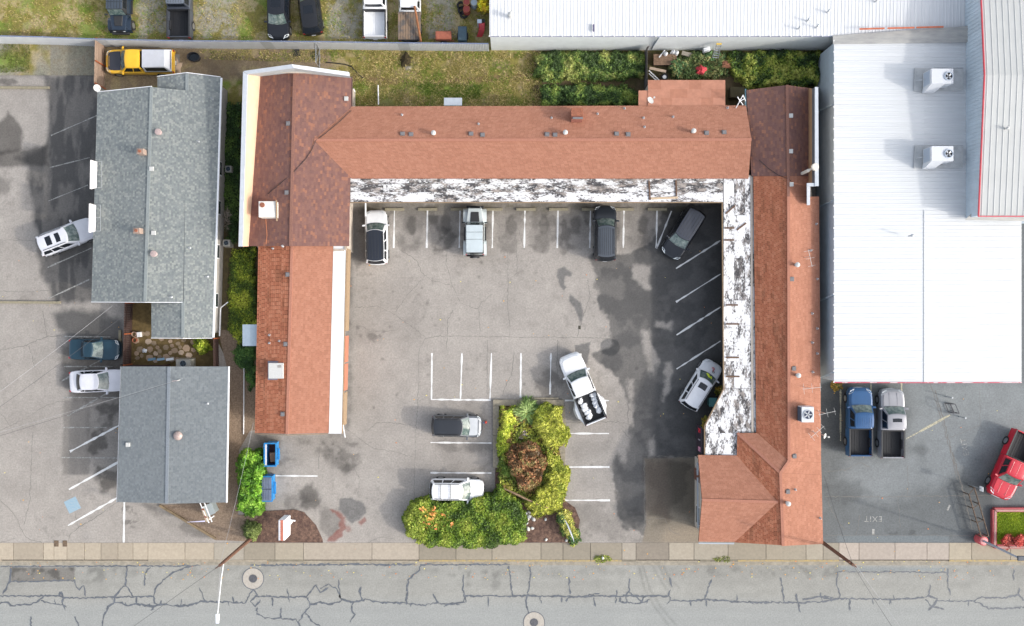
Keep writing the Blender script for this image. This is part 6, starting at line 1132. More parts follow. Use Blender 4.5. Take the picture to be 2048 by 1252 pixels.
hedge = g_((52, 72, 24), (76, 98, 30), (94, 116, 36), (108, 126, 42), (124, 134, 52)); gold = g_((108, 118, 40), (130, 136, 48), (146, 148, 58), (158, 158, 70), (138, 142, 52)); darkg = g_((44, 66, 32), (60, 86, 40), (78, 104, 48), (96, 122, 58)); brightg = g_((62, 98, 26), (82, 122, 32), (102, 142, 42), (126, 160, 60)); maple = g_((74, 58, 36), (104, 76, 48), (126, 86, 58), (140, 100, 68), (98, 92, 50), (118, 100, 62)); ivy = g_((56, 74, 38), (76, 98, 46), (94, 114, 54), (114, 126, 62), (136, 140, 78)); moss = g_((60, 74, 30), (84, 96, 36), (110, 116, 42), (92, 92, 44))
# mulch and planter beds as raised sheets
def bed(name, pts, z, m_, t_=0.0):
    q = MB(); pts = [tuple(G(x, y)[:2]) for x, y in pts]; area = sum(pts[i][0] * pts[(i + 1) % len(pts)][1] - pts[(i + 1) % len(pts)][0] * pts[i][1] for i in range(len(pts)))
    if area < 0: pts = pts[::-1]
    q.prism(pts, -0.05, z); return q.build(name, m_, kind='structure')
mulch = mat('mulch', alb(98, 74, 66), 0.95, col2=alb(158, 126, 106), scale=4, detail=12, lo=0.40, hi=0.68, bump=1.0, bscale=26); barkd = mat('bark_gravel', alb(142, 122, 104), 0.95, col2=alb(178, 156, 134), scale=8, lo=0.38, hi=0.64, bump=0.9, bscale=30); soil_d = mat('dark_soil', alb(92, 82, 56), 0.95, col2=alb(118, 104, 70), scale=3, bump=0.8, bscale=22); patio_m = mat('patio_moss', alb(112, 94, 58), 0.95, col2=alb(142, 120, 76), scale=3.2, bump=0.6, bscale=24)
bed('bark_bed', [(436, 660), (516, 660), (512, 860), (500, 862), (478, 900), (476, 1030), (530, 1026), (535, 1084), (432, 1080), (322, 1010), (455, 1004), (460, 760)], 0.035, barkd)
bed('mulch_bed', [(528, 1022), (590, 1019), (608, 1024), (632, 1050), (645, 1078), (646, 1084.8), (500, 1084.8), (510, 1040)], 0.05, mulch)
bed('side_passage', [(440, 195), (516, 200), (516, 700), (500, 860), (458, 730), (432, 675), (440, 400)], 0.03, soil_d)
bed('courtyard_ground', [(264, 604), (440, 604), (436, 735), (258, 735)], 0.022, patio_m)
bed('island_bed', [(992, 800), (1126, 800), (1128, 1000), (1150, 1015), (1160, 1040), (1152, 1084.8), (850, 1084.8), (836, 1010), (990, 985)], 0.045, mulch)
# concrete coping of the planted island
cop = mat('island_concrete', alb(176, 166, 146), 0.9, var=0.2, scale=4, bump=0.2); ik = thing('island_kerb', 'weathered concrete kerb round the planted island', 'kerb', G(1058, 800))
for a, b in (((986, 803), (1035, 803)), ((1035.5, 803), (1080, 803)), ((1080.5, 803), (1127, 803)), ((992, 811.5), (992, 870)), ((992, 870.5), (992, 935)), ((1124, 811.5), (1124, 905)), ((1124, 905.5), (1124, 960))):
    q = MB(); q.beam(G(a[0], a[1] + (2 if a[1] == b[1] else 0), 0.10), G(b[0], b[1] + (2 if a[1] == b[1] else 0), 0.10), 0.5, 0.24); q.build('kerb_stone', cop, ik, bevel=0.015)
for x0, x1 in ((1063, 1090), (1091, 1117)): t = thing('wheel_stop', ('west' if x0 < 1080 else 'east') + ' half of the pair of short concrete stops at the top of the island', 'wheel stop', G((x0 + x1) / 2, 796.5), 'concrete wheel stops'); q = MB(); q.box(G((x0 + x1) / 2, 796.5, 0.07), ((x1 - x0) / U, 0.16, 0.13)); q.build('block', cop, t, bevel=0.02)
# island planting
foliage('hedge', 'large clipped green hedge along the pavement, with some orange leaves', [(820, 1000), (845, 995), (920, 998), (985, 985), (1000, 968), (1018, 985), (1046, 1000), (1052, 1040), (1050, 1075), (1035, 1086), (975, 1094), (900, 1094), (840, 1088), (812, 1070), (808, 1035)], 1.30, 24000, 0.15, hedge, 501, edge=0.55, cat='hedge', lump=30, rough=0.55)
foliage('shrub', 'orange tinged twigs at the west end of the large hedge', [(834, 1012), (872, 1010), (925, 1040), (900, 1068), (842, 1066)], 1.36, 300, 0.20, g_((196, 140, 70), (180, 112, 66), (206, 160, 80)), 502, edge=0.5, core=False, stems=1)
foliage('golden_shrub', 'golden conifer filling the north-east of the planted island', [(1070, 815), (1090, 806), (1122, 812), (1130, 850), (1139, 872), (1124, 892), (1100, 900), (1080, 880), (1066, 850)], 1.25, 9500, 0.15, gold, 503, edge=0.5, rough=0.7)
foliage('golden_shrub', 'golden green conifer on the west edge of the planted island', [(1003, 814), (1030, 812), (1040, 840), (1026, 870), (1018, 905), (996, 910), (988, 885), (998, 850)], 1.1, 5200, 0.14, g_((96, 118, 34), (128, 142, 44), (156, 164, 58), (176, 178, 74)), 504, edge=0.5)
foliage('golden_shrub', 'golden conifer down the east side of the island, below the maple', [(1094, 895), (1112, 910), (1128, 925), (1141, 935), (1132, 965), (1128, 1005), (1118, 1020), (1096, 1026), (1075, 1034), (1060, 1020), (1048, 1008), (1072, 985), (1092, 960)], 1.25, 11000, 0.15, gold, 505, edge=0.5, rough=0.7)
foliage('green_shrub', 'dull green shrub beside the blue-green box on the island', [(996, 905), (1012, 908), (1020, 930), (1026, 958), (1008, 960), (998, 940)], 0.9, 1500, 0.15, g_((84, 104, 40), (112, 126, 56), (130, 122, 66)), 506, edge=0.4)
foliage('golden_shrub', 'low golden undergrowth round the maple in the planted island', [(1000, 812), (1120, 812), (1126, 1000), (1090, 1020), (1040, 1000), (1000, 975), (996, 900)], 0.75, 6500, 0.18, g_((92, 104, 40), (124, 130, 48), (146, 146, 60), (118, 96, 56)), 551, edge=0.4)
foliage('red_maple', 'red-brown leaved maple in the middle of the planted island', [(1012, 900), (1026, 884), (1055, 880), (1082, 892), (1096, 915), (1092, 950), (1078, 975), (1050, 988), (1034, 978), (1022, 950), (1012, 925)], 1.9, 6500, 0.17, maple, 507, edge=1.0, cat='tree', lump=14, trunk=0.07, stems=2, spread=0.55)
foliage('spiky_plant', 'grey-green spiky plant at the top of the planted island', [(1022, 822), (1040, 804), (1058, 800), (1082, 812), (1078, 836), (1056, 852), (1034, 846)], 1.0, 1500, 0.45, g_((96, 122, 70), (122, 142, 84), (142, 158, 100)), 508, edge=0.7, ratio=0.12, spiky=True)
foliage('purple_shrub', 'small mauve grey flowering shrub between the conifers and the maple', [(1028, 858), (1044, 850), (1060, 858), (1058, 874), (1042, 880), (1028, 872)], 0.8, 900, 0.13, g_((142, 120, 122), (164, 146, 148), (132, 120, 90), (180, 166, 168)), 509, edge=0.4)
foliage('green_shrub', 'mixed green shrub round the foot of the white banner', [(1112, 1024), (1126, 1016), (1144, 1022), (1148, 1040), (1158, 1062), (1160, 1080), (1146, 1088), (1130, 1070), (1116, 1056)], 0.9, 2200, 0.16, g_((52, 78, 44), (84, 106, 50), (138, 142, 66), (160, 156, 82)), 510, edge=0.5)
# hedge between the plots, round bush, planter by the street
foliage('hedge', 'bright green leafy hedge beside the blue bins', [(482, 905), (500, 898), (522, 902), (530, 925), (528, 985), (528, 1018), (515, 1028), (490, 1030), (476, 1018), (477, 960), (476, 925)], 1.8, 5600, 0.19, brightg, 511, edge=0.5, cat='hedge', lump=18, rough=0.7)
foliage('round_bush', 'round clipped grey-green bush at the foot of the lamp pole', ell(503, 1061, 18, 18, 16), 0.95, 2600, 0.12, g_((76, 88, 44), (98, 110, 58), (118, 128, 72)), 512, edge=0.65, cat='bush', lump=50)
# side passage between houses and motel
foliage('ground_cover', 'yellow-green ground cover along the west wall of the rust roofed wing', [(462, 500), (510, 495), (514, 640), (510, 680), (480, 690), (456, 660), (458, 570)], 0.55, 7000, 0.16, g_((58, 76, 26), (88, 106, 34), (126, 138, 44), (150, 156, 56)), 513, edge=0.4, cat='plant', lump=34)
foliage('ground_cover', 'dark green weeds beside the salmon firewall', [(452, 205), (484, 205), (480, 480), (455, 490), (447, 400), (446, 300)], 0.4, 5000, 0.15, g_((44, 66, 32), (60, 84, 38), (78, 100, 44)), 514, edge=0.4, cat='plant', lump=30)
foliage('ground_cover', 'dark green creeper beside the long white pipe', [(474, 690), (512, 690), (512, 770), (500, 780), (490, 745), (466, 720)], 0.5, 3600, 0.15, g_((44, 70, 34), (60, 90, 42), (80, 110, 52)), 515, edge=0.35, cat='plant')
foliage('shrub', 'yellow-green shrub in the corner of the flagstone courtyard', ell(404, 690, 17, 14, 14), 0.9, 1600, 0.15, g_((96, 116, 30), (130, 146, 44), (158, 166, 62)), 516, edge=0.5, lump=10)
# ivy and brambles behind the motel
foliage('ivy_hedge', 'long bank of ivy against the pale warehouse wall', [(1072, 112), (1090, 102), (1180, 102), (1270, 103), (1292, 106), (1292, 150), (1250, 160), (1180, 164), (1090, 160), (1072, 150)], 1.0, 14000, 0.17, ivy, 517, edge=0.6, cat='hedge', lump=24)
foliage('ivy_hedge', 'lower strip of ivy along the back of the salmon roof', [(1086, 172), (1160, 168), (1250, 172), (1272, 182), (1274, 206), (1240, 211), (1084, 211), (1080, 195)], 0.8, 7500, 0.16, g_((52, 72, 36), (74, 98, 46), (98, 120, 56), (124, 138, 66)), 518, edge=0.5, cat='hedge', lump=22)
foliage('ivy_hedge', 'wide green thicket in the corner between the two warehouses', [(1452, 106), (1520, 101), (1640, 102), (1640, 175), (1560, 172), (1496, 178), (1470, 158), (1448, 130)], 1.1, 11000, 0.18, g_((40, 58, 26), (64, 86, 34), (96, 112, 42), (120, 130, 54), (142, 146, 72)), 519, edge=0.6, cat='hedge', lump=26)
foliage('bramble', 'weedy brambles growing over the deck behind the annex', [(1345, 112), (1400, 102), (1452, 108), (1458, 150), (1445, 158), (1340, 160), (1336, 140)], 0.8, 5200, 0.15, g_((64, 82, 44), (92, 104, 58), (120, 118, 74), (84, 112, 70)), 520, edge=0.5, cat='plant', lump=18)
foliage('yellow_shrub', 'yellow autumn shrub against the white warehouse corner', [(948, -40), (978, -42), (978, 22), (966, 26), (952, 14)], 1.4, 1500, 0.20, g_((206, 170, 30), (226, 194, 50), (170, 140, 40), (120, 110, 40)), 521, edge=0.5, lump=12)
foliage('weeds', 'clump of brown weeds at the corner of the metal building', [(1662, 772), (1668, 764), (1682, 766), (1682, 776), (1670, 782)], 0.5, 350, 0.16, g_((120, 100, 50), (90, 96, 46), (150, 124, 60)), 522, edge=0.25, cat='plant', stems=1)
for i, (x, y, r_) in enumerate(((1440, 782, 6), (1414, 838, 5), (1408, 846, 5))): foliage('potted_plant', ('olive plant under the slanted canopy by the white car', 'amber plant under the slanted canopy by the teal bin', 'amber plant at the foot of the office sign')[i], ell(x, y, r_, r_ * 1.3, 10), 0.8, 300, 0.14, g_((120, 120, 50), (170, 140, 60), (90, 100, 50)), 530 + i, edge=0.25, cat='plant', stems=1, core=False)
foliage('dead_twigs', 'bare grey twigs by the wall of the large grey house', ell(455, 440, 7, 22, 12), 0.9, 260, 0.5, g_((150, 140, 128), (120, 110, 98)), 534, edge=0.3, ratio=0.05, cat='plant', core=False)
# red walled planter
pr = thing('planter', 'red edged planter with bright lawn near the lamp pole', 'planter', G(2040, 1055)); prm = mat('planter_red', alb(196, 92, 96), 0.8, var=0.12, scale=5); prp = mat('planter_pink', alb(206, 158, 150), 0.8, var=0.1, scale=5)
for a, b in (((1985, 1018), (2150, 1018)), ((1985, 1018), (1985, 1091)), ((1985, 1091), (2150, 1091))): q = MB(); q.beam(G(a[0], a[1], 0.16), G(b[0], b[1], 0.16), 0.34, 0.34); w_ = q.build('planter_wall', prm, pr); q = MB(); q.beam(G(a[0] + 1.5, a[1] + 1.2, 0.345), G(b[0], b[1] + 1.2, 0.345), 0.16, 0.03); q.build('coping', prp, w_)
q = MB(); a, b = G(1989, 1088), G(2150, 1022); q.box(((a.x + b.x) / 2, (a.y + b.y) / 2, 0.11), (b.x - a.x, b.y - a.y, 0.22)); q.build('soil', mat('turf', alb(110, 130, 40, 1.1), 0.95, var=0.2, scale=6), pr)
blades('lawn', 'bright green lawn in the red edged planter', [([(1990, 1023), (2150, 1023), (2150, 1086), (1990, 1086)], 17000, [alb(112, 134, 20, 0.8), alb(132, 152, 26, 0.8), alb(150, 166, 40, 0.8)], 0.9)], 43, 0.05, 0.13, z0=0.22)
for x, lb in ((2009, 'round crimson bush at the near corner of the red planter'), (2035, 'round crimson bush, second along the front of the red planter'), (2062, 'round crimson bush farthest along the front of the red planter')): foliage('red_bush', lb, ell(x, 1081, 13, 13, 14), 0.7, 1500, 0.13, g_((142, 52, 48), (168, 70, 62), (186, 90, 78), (120, 48, 40)), 540 + x, z0=0.2, edge=0.5, cat='bush', lump=40)
# fallen leaves
rng_ = np.random.RandomState(9); n = 420; x = rng_.uniform(0, 2048, n); y = np.where(rng_.rand(n) < 0.55, rng_.uniform(1122, 1160, n), rng_.uniform(500, 1120, n)); zz = np.where(y > 1123, -0.10, 0.03); a = rng_.uniform(0, 6.28, n); s_ = rng_.uniform(0.03, 0.075, n); bx, by = (x - 1024) / U, (626 - y) / U
V = np.stack([np.stack([bx + s_ * np.cos(a + k * 1.57), by + s_ * 0.7 * np.sin(a + k * 1.57), zz + 0.01 * (k % 2)], -1) for k in range(4)], 1).reshape(-1, 3); P = np.array(g_((196, 140, 60), (176, 108, 60), (206, 176, 96), (150, 120, 80)))
tag(npmesh('fallen_leaves', V, np.arange(4 * n).reshape(-1, 4), P[rng_.randint(0, 4, n)], leafm, kind='stuff'), 'scattered yellow and brown leaves on the road and lots', 'leaves')
# ------------------------------------------------------------------ corrugated metal fence
fl_pts = [(-220, 86), (0, 87), (110, 89.5), (210, 93.5), (380, 97), (640, 98.5), (800, 101), (978, 102.5)]
fe = thing('metal_fence', 'long pale corrugated metal fence behind the yard', 'fence', G(380, 97)); fm = mat('fence_metal', (0.52, 0.54, 0.57), 0.5, 0.15, var=0.08, scale=0.7); fm2 = mat('fence_metal_b', (0.40, 0.42, 0.44), 0.5, 0.15, var=0.08, scale=0.9)
wpn = 0.88
def corr(mb, w, h, n=7, d=0.022):
    for i in range(n):
        x0 = w * i / n; s = w / n
        for a, b, u, v in ((0, .35, 0, 0), (.35, .5, 0, d), (.5, .85, d, d), (.85, 1, d, 0)): mb.quad((x0 + s * a, -u, 0), (x0 + s * b, -v, 0), (x0 + s * b, -v, h), (x0 + s * a, -u, h))
src = {}; pw = [G(*p) for p in fl_pts]; rr = random.Random(3)
for a, b in zip(pw, pw[1:]):
    n = max(1, int((b - a).length / wpn)); ang = math.atan2(b.y - a.y, b.x - a.x); sw_ = (b - a).length / n
    for i in range(n):
        p = a + (b - a) * (i / n); k = 1 if rr.random() < 0.16 else 0; key = (k, round(sw_, 3))
        if key not in src: q = MB(); corr(q, sw_, 1.9); o = q.build('fence_panel', fm2 if k else fm, fe, local=True); src[key] = o
        else: o = share(src[key], fe)
        o.location = p - ORG[fe.name] + Vector((0, 0, rr.uniform(-.02, .02))); o.rotation_euler = (0, 0, ang)
    for i in range(max(1, n // 3)):
        p = a + (b - a) * (i / max(1, n // 3)); q = MB(); q.box((p.x, p.y + 0.07, 0.96), (0.06, 0.06, 1.92)); q.build('post', galv, fe)
    q = MB(); q.beam((a.x, a.y + 0.03, 1.91), (b.x, b.y + 0.03, 1.91), 0.07, 0.04); q.build('top_rail', mat('rail_blue', (0.16, 0.20, 0.32), 0.5), fe)
# ------------------------------------------------------------------ timber fences, plank by plank
def plank_fence(label, a, b, h, m_, w=0.145, z0=0.0, rails='s', cap=None):
    A, B = G(*a), G(*b); t = thing('timber_fence', label, 'fence', (A + B) / 2); L = (B - A).length; d = (B - A).normalized(); nn = Vector((-d.y, d.x, 0)); n = int(L / w); r_ = random.Random(int(a[0])); ang = math.atan2(d.y, d.x)
    s0 = None
    for i in range(n):
        p = A + d * (i + .5) * (L / n)
        if s0 is None: q = MB(); q.box((0, 0, h / 2), (L / n - 0.012, 0.022, h)); s0 = q.build('plank', m_, t, local=True); o = s0
        else: o = share(s0, t)
        o.location = p - ORG[t.name] + Vector((0, 0, r_.uniform(-.03, .03))); o.rotation_euler = (0, 0, ang)
    for z in (0.4, h - 0.3): q = MB(); q.beam(A + nn * .035 + Vector((0, 0, z)), B + nn * .035 + Vector((0, 0, z)), 0.04, 0.09); q.build('rail', m_, t)
    k = max(2, int(L / 1.8) + 1)
    for i in range(k): p = A + d * L * i / (k - 1); q = MB(); q.box((p.x + nn.x * .1, p.y + nn.y * .1, (h + .05) / 2), (0.09, 0.09, h + .05), ang); q.build('post', cap or m_, t)
    return t
old = mat('old_plank', alb(186, 160, 140), 0.9, var=0.25, scale=4, stretch=(1, 1, .3)); darkw = mat('dark_plank', alb(84, 62, 56), 0.9, var=0.35, scale=4); orng = mat('new_post', alb(190, 104, 60), 0.8, var=0.15)
plank_fence('weathered brown plank gate in front of the yellow pickup', (211, 90), (209, 178), 1.75, old, cap=orng)
plank_fence('dark plank fence on the west side of the flagstone courtyard', (266, 606), (262, 728), 1.5, darkw, cap=orng)
plank_fence('dark plank fence closing the courtyard beside the smaller grey building', (437, 676), (438, 736), 1.3, darkw, cap=orng)
plank_fence('low dark fence between the courtyard and the smaller grey building', (258, 730), (340, 731), 1.5, darkw)
plank_fence('dark plank divider between the ivy and the junk deck', (1288, 106), (1288, 178), 1.7, mat('grey_plank', alb(110, 104, 104), 0.9, var=0.25, scale=4))
t = thing('wire_gate', 'open wire mesh gate standing between dry yard and grass', 'gate', G(645, 118)); q = MB()
for a, b in (((640, 100, .1), (640, 136, .1)), ((640, 100, 1.5), (640, 136, 1.5)), ((640, 100, 0), (640, 100, 1.6)), ((640, 136, 0), (640, 136, 1.6)), ((640, 100, .1), (640, 136, 1.5))): q.tube([G(*a), G(*b)], 0.03, 6)
q.build('frame', galv, t)
for i in range(9): q = MB(); q.tube([G(640, 100 + i * 4.5, .1), G(640, 100 + i * 4.5, 1.5)], 0.006, 4); q.build('wire', galv, t)
# ------------------------------------------------------------------ wheel stops
wsm = mat('wheel_stop', alb(172, 163, 138), 0.9, var=0.15, scale=5, bump=0.2); src = None
for i, (x0, x1) in enumerate(((769, 809), (835, 875), (901, 940), (966, 1005), (1032, 1071), (1097, 1137), (1163, 1203), (1229, 1268), (1295, 1334))):
    c0 = G((x0 + x1) / 2, 418.5, 0); t = thing('wheel_stop', ('first', 'second', 'third', 'fourth', 'fifth', 'sixth', 'seventh', 'eighth', 'ninth')[i] + ' concrete wheel stop from the west under the north canopy', 'wheel stop', c0, 'concrete wheel stops')
    if src is None: q = MB(); q.hexa([(-.8, -.12, 0), (.8, -.12, 0), (.8, .12, 0), (-.8, .12, 0)], [(-.78, -.08, .15), (.78, -.08, .15), (.78, .08, .15), (-.78, .08, .15)]); src = q.build('block', wsm, t, local=True)
    else: share(src, t)
for lb, a, b in (('long pale kerb beam by the light patch at the upper west lot', (-60, 175), (100, 176)), ('long timber coloured kerb beam below the big grey house', (-60, 604), (122, 605)), ('short worn stop in front of the blue-green coupe', (241, 660), (241, 690))):
    t = thing('kerb_beam', lb, 'wheel stop', (G(*a) + G(*b)) / 2); q = MB(); q.beam(G(a[0], a[1], .08), G(b[0], b[1], .08), .2, .16); q.build('beam', wsm, t, bevel=.02)
# ------------------------------------------------------------------ bins
def skip(label, px, py, w, l, h, open_):
    c0 = W(px, py, h * .7); t = thing('rubbish_bin', label, 'bin', (c0.x, c0.y, .009), 'blue bins by the hedge'); bl = mat('bin_blue', (0.02, 0.20, 0.48), 0.45, var=.15, scale=3); x0, y0 = c0.x, c0.y
    for s in (-1, 1):
        q = MB(); q.hexa([(x0 + s * w * .42, y0 - l / 2, .1), (x0 + s * (w * .42 - .04), y0 - l / 2, .1), (x0 + s * (w * .42 - .04), y0 + l / 2, .1), (x0 + s * w * .42, y0 + l / 2, .1)], [(x0 + s * w * .5, y0 - l / 2, h), (x0 + s * (w * .5 - .04), y0 - l / 2, h), (x0 + s * (w * .5 - .04), y0 + l / 2, h), (x0 + s * w * .5, y0 + l / 2, h)]); q.build('side_panel', bl, t, fix=True)
        q = MB(); q.box((x0, y0 + s * l / 2, h / 2 + .05), (w * .88, .04, h - .1)); q.build('end_panel', bl, t)
        q = MB(); q.box((x0, y0 + s * l / 2, h), (w + .06, .10, .08)); q.build('rim', bl, t); q = MB(); q.box((x0 + s * w / 2, y0, h + .01), (.10, l, .08)); q.build('rim', bl, t)
        q = MB(); q.box((x0 + s * (w / 2 + .09), y0, h * .62), (.16, l * .5, .14)); q.build('lift_pocket', bl, t)
    q = MB(); q.box((x0, y0, .12), (w * .84, l, .06)); q.build('floor', mat('bin_floor', (0.10, 0.04, 0.035), .8, var=.4, scale=4), t)
    if open_:
        q = MB(); q.hexa([(x0 - w * .42, y0 - l * .46, h), (x0 - w * .3, y0 - l * .46, h), (x0 - w * .3, y0 + l * .46, h), (x0 - w * .42, y0 + l * .46, h)], [(x0 - w * .43, y0 - l * .46, h + .03), (x0 - w * .3, y0 - l * .46, h + .03), (x0 - w * .3, y0 + l * .46, h + .03), (x0 - w * .43, y0 + l * .46, h + .03)]); q.build('folded_lid', mat('bin_lid_pale', (.62, .62, .66), .5), t, fix=True)
        b_ = MB(); b_.box((x0 + .08, y0 - .28, .50), (.45, .75, .5), .1); b_.build('cardboard_box', mat('cardboard', alb(176, 140, 112), .9, var=.1), None, 'brown cardboard box lying inside the open blue bin', 'box')
    else:
        for k in range(2):
            q = MB(); q.box((x0 - .02, y0 + (k - .5) * l * .49, h + .06), (w * .92, l * .46, .05)); ld = q.build('lid', mat('bin_lid', (.14, .17, .24), .5, var=.1), t)
            for j in range(6): q = MB(); q.box((x0 - .02, y0 + (k - .5) * l * .49 - l * .19 + j * l * .076, h + .095), (w * .84, .05, .03)); q.build('lid_rib', MATS['bin_lid'], ld)
            for j in range(3): q = MB(); q.box((x0 - w * .28 + j * w * .26, y0 + (k - .5) * l * .49, h + .1), (.05, l * .40, .03)); q.build('lid_rib', MATS['bin_lid'], ld)
    for sx in (-1, 1):
        for sy in (-1, 1): q = MB(); q.cyl((x0 + sx * w * .36, y0 + sy * l * .42 - .02, .08), .08, .05, 10, ax='y'); q.build('wheel', tyre, t)
skip('open blue bin with brown contents, closest to the motel gable', 543, 908, .95, 1.85, 1.2, True); skip('closed blue bin with a ribbed dark lid', 537, 976, .82, 2.0, 1.2, False)
t = thing('wheelie_bin', 'small teal bin under the slanted canopy', 'bin', W(1425, 804, .8)); p = W(1425, 804, .8); q = MB(); q.hexa([(p.x - .24, p.y - .28, .05), (p.x + .24, p.y - .28, .05), (p.x + .24, p.y + .28, .05), (p.x - .24, p.y + .28, .05)], [(p.x - .3, p.y - .34, .95), (p.x + .3, p.y - .34, .95), (p.x + .3, p.y + .34, .95), (p.x - .3, p.y + .34, .95)]); q.build('body', mat('teal', (.06, .20, .20), .5), t, fix=True); q = MB(); q.box((p.x, p.y, .98), (.64, .74, .07)); q.build('lid', mat('teal2', (.09, .26, .26), .5), t, bevel=.02)
# ------------------------------------------------------------------ street signs, poles, wires
t = thing('monument_sign', 'tall white box sign with a brick coloured top strip in the mulch bed', 'sign', G(582, 1046)); a = W(566, 1058, 2.6)
q = MB(); q.box((a.x, a.y, 2.15), (.50, 1.62, 1.75)); cab = q.build('cabinet', mat('sign_box', (.76, .75, .78), .5), t, bevel=.02)
q = MB(); q.box((a.x + .02, a.y, 3.04), (.22, 1.64, .04)); q.build('top_strip', mat('brick_strip', (.42, .14, .09), .8, var=.2, scale=6), t)
for k in range(11): q = MB(); q.box((a.x - .12, a.y - .74 + k * .148, 3.05), (.08, .07, .06)); q.build('dentil', white_trim, t)
q = MB(); q.box((a.x, a.y, .65), (.22, .22, 1.3)); q.build('post', white_trim, t); q = MB(); q.beam((a.x, a.y + .2, .5), G(592, 1040, .25), .09, .09); q.build('brace', white_trim, t)
t = thing('sign_frame', 'white framed sign standing in the bark bed below the smaller grey building', 'sign', G(412, 1035)); q = MB()
for a, b in (((400, 1006), (418, 1046)), ((408, 1004), (424, 1044))): q.beam(W(a[0], a[1], 1.5), W(b[0], b[1], 1.5), .06, .08)
q.build('rail', white_trim, t); q = MB(); q.slab([W(403, 1020, 1.52), W(412, 1044, 1.52), W(418, 1041, 1.52), W(408, 1016, 1.52)], .05); q.build('board', mat('sign_tan', alb(226, 206, 178), .7), t); q = MB()
for x, y in ((404, 1016), (416, 1040)): q.box((W(x, y, 1.4).x, W(x, y, 1.4).y, .75), (.08, .08, 1.5))
q.build('post', white_trim, t); q = MB(); q.hexa([W(374, 1044, 1.45), W(410, 1041, 1.45), W(410, 1043.5, 1.45), W(374, 1044.5, 1.45)], [W(374, 1044, 1.6), W(410, 1041, 1.6), W(410, 1043.5, 1.6), W(374, 1044.5, 1.6)]); q.build('arm', mat('lilac', (.62, .62, .8), .5), t, fix=True)
for k in (0, 1): q = MB(); p = W(406 + k * 5, 1019 + k * 15, 1.56); q.box(p, (.22, .12, .03), R(-25)); q.build('panel_mark', rusty, t)
t = thing('utility_cabinet', 'grey utility cabinet tucked at the corner below the smaller grey roof', 'cabinet', W(421, 1019, .6)); p = W(420, 1018, .6); q = MB(); q.box((p.x, p.y, .5), (.85, .85, 1.0), R(25)); q.build('body', mat('cab_grey', (.26, .30, .31), .5, var=.08), t, bevel=.03); q = MB(); q.box((p.x, p.y, 1.02), (.92, .92, .05), R(25)); q.build('lid', mat('cab_grey2', (.32, .36, .37), .5), t)
q = MB(); a_, b_ = G(320, 1010, .09), G(432, 1077, .09); q.beam(a_, b_, .18, .16); q.build('timber_edging', mat('edging', alb(158, 138, 108), .9, var=.2, scale=4), None, 'timber edging between the bark bed and the west lot', 'edging')
def sag(a, b, s, n=12): return [a + (b - a) * (i / n) - Vector((0, 0, 4 * s * (i / n) * (1 - i / n))) for i in range(n + 1)]
wood = mat('pole_wood', alb(126, 90, 72), .9, var=.3, scale=5, stretch=(3, 3, .4)); wire_m = mat('wire_dark', (.06, .06, .065), .6); wire_l = mat('wire_light', (.34, .34, .35), .5)
def pole(label, b, h, name='utility_pole'):
    t = thing(name, label, 'utility pole', b); q = MB(); q.tube([b, b + Vector((0, 0, h * .5)), b + Vector((0, 0, h))], [.16, .14, .115], 10); q.build('pole', wood, t); return t
bl = G(503, 1076, 0); HP = 7.6
t = pole('brown utility pole with a long white street lamp arm over the road', bl, HP); tl = bl + Vector((0, 0, HP)); q = MB(); lamp = W(435, 1236, 7.5); q.tube([tl - Vector((0, 0, .9)), tl - Vector((0, 0, .5)) + (lamp - tl) * .25, lamp + (tl - lamp) * .1, lamp], .036, 8); q.build('lamp_arm', white_trim, t); q = MB(); q.tube([tl - Vector((.0, 0, .2)), lamp + (tl - lamp) * .3 + Vector((0, 0, .1))], .012, 5); q.build('stay_wire', wire_l, t); q = MB(); d = (lamp - tl).normalized(); q.hexa([lamp - d * .3 + Vector((-.13, 0, -.06)), lamp - d * .3 + Vector((.13, 0, -.06)), lamp + d * .4 + Vector((.11, 0, -.06)), lamp + d * .4 + Vector((-.11, 0, -.06))], [lamp - d * .3 + Vector((-.13, 0, .08)), lamp - d * .3 + Vector((.13, 0, .08)), lamp + d * .4 + Vector((.09, 0, .05)), lamp + d * .4 + Vector((-.09, 0, .05))]); q.build('lamp_head', mat('lamp_head', (.70, .74, .80), .4), t, fix=True)
q = MB(); q.beam(tl + Vector((-.35, -.25, -.12)), tl + Vector((.35, .25, -.12)), .09, .11); q.build('crossarm', wood, t)
br = G(1632, 1075, 0); t = pole('brown utility pole leaning out beyond the salmon office roof', br, HP); tr_ = br + Vector((0, 0, HP)); q = MB(); q.beam(tr_ + Vector((-.3, .2, -.12)), tr_ + Vector((.3, -.2, -.12)), .09, .11); q.build('crossarm', wood, t)
def wire(label, pts_, m_, r=.014, s=.25):
    t = thing('overhead_wire', label, 'wire', pts_[0]); q = MB(); q.tube(sag(pts_[0], pts_[1], s), r, 5); q.build('strand', m_, t)
wire('dark wire running from the lamp pole down across the road', [tl, W(215, 1290, 7.4)], wire_m); wire('pale twisted wire from the lamp pole up past the hedge to the rust roof', [tl, W(507, 845, 3.2)], wire_l, .009); wire('dark wire running from the east pole across the road', [tr_, W(1815, 1300, 7.4)], wire_m, .016); wire('pale wire beside the dark wire at the east pole', [tr_ + Vector((.2, 0, 0)), W(1836, 1300, 7.4)], wire_l, .010); wire('thin wire from the east pole up along the salmon eave', [tr_, W(1648, 950, 3.4)], wire_m)
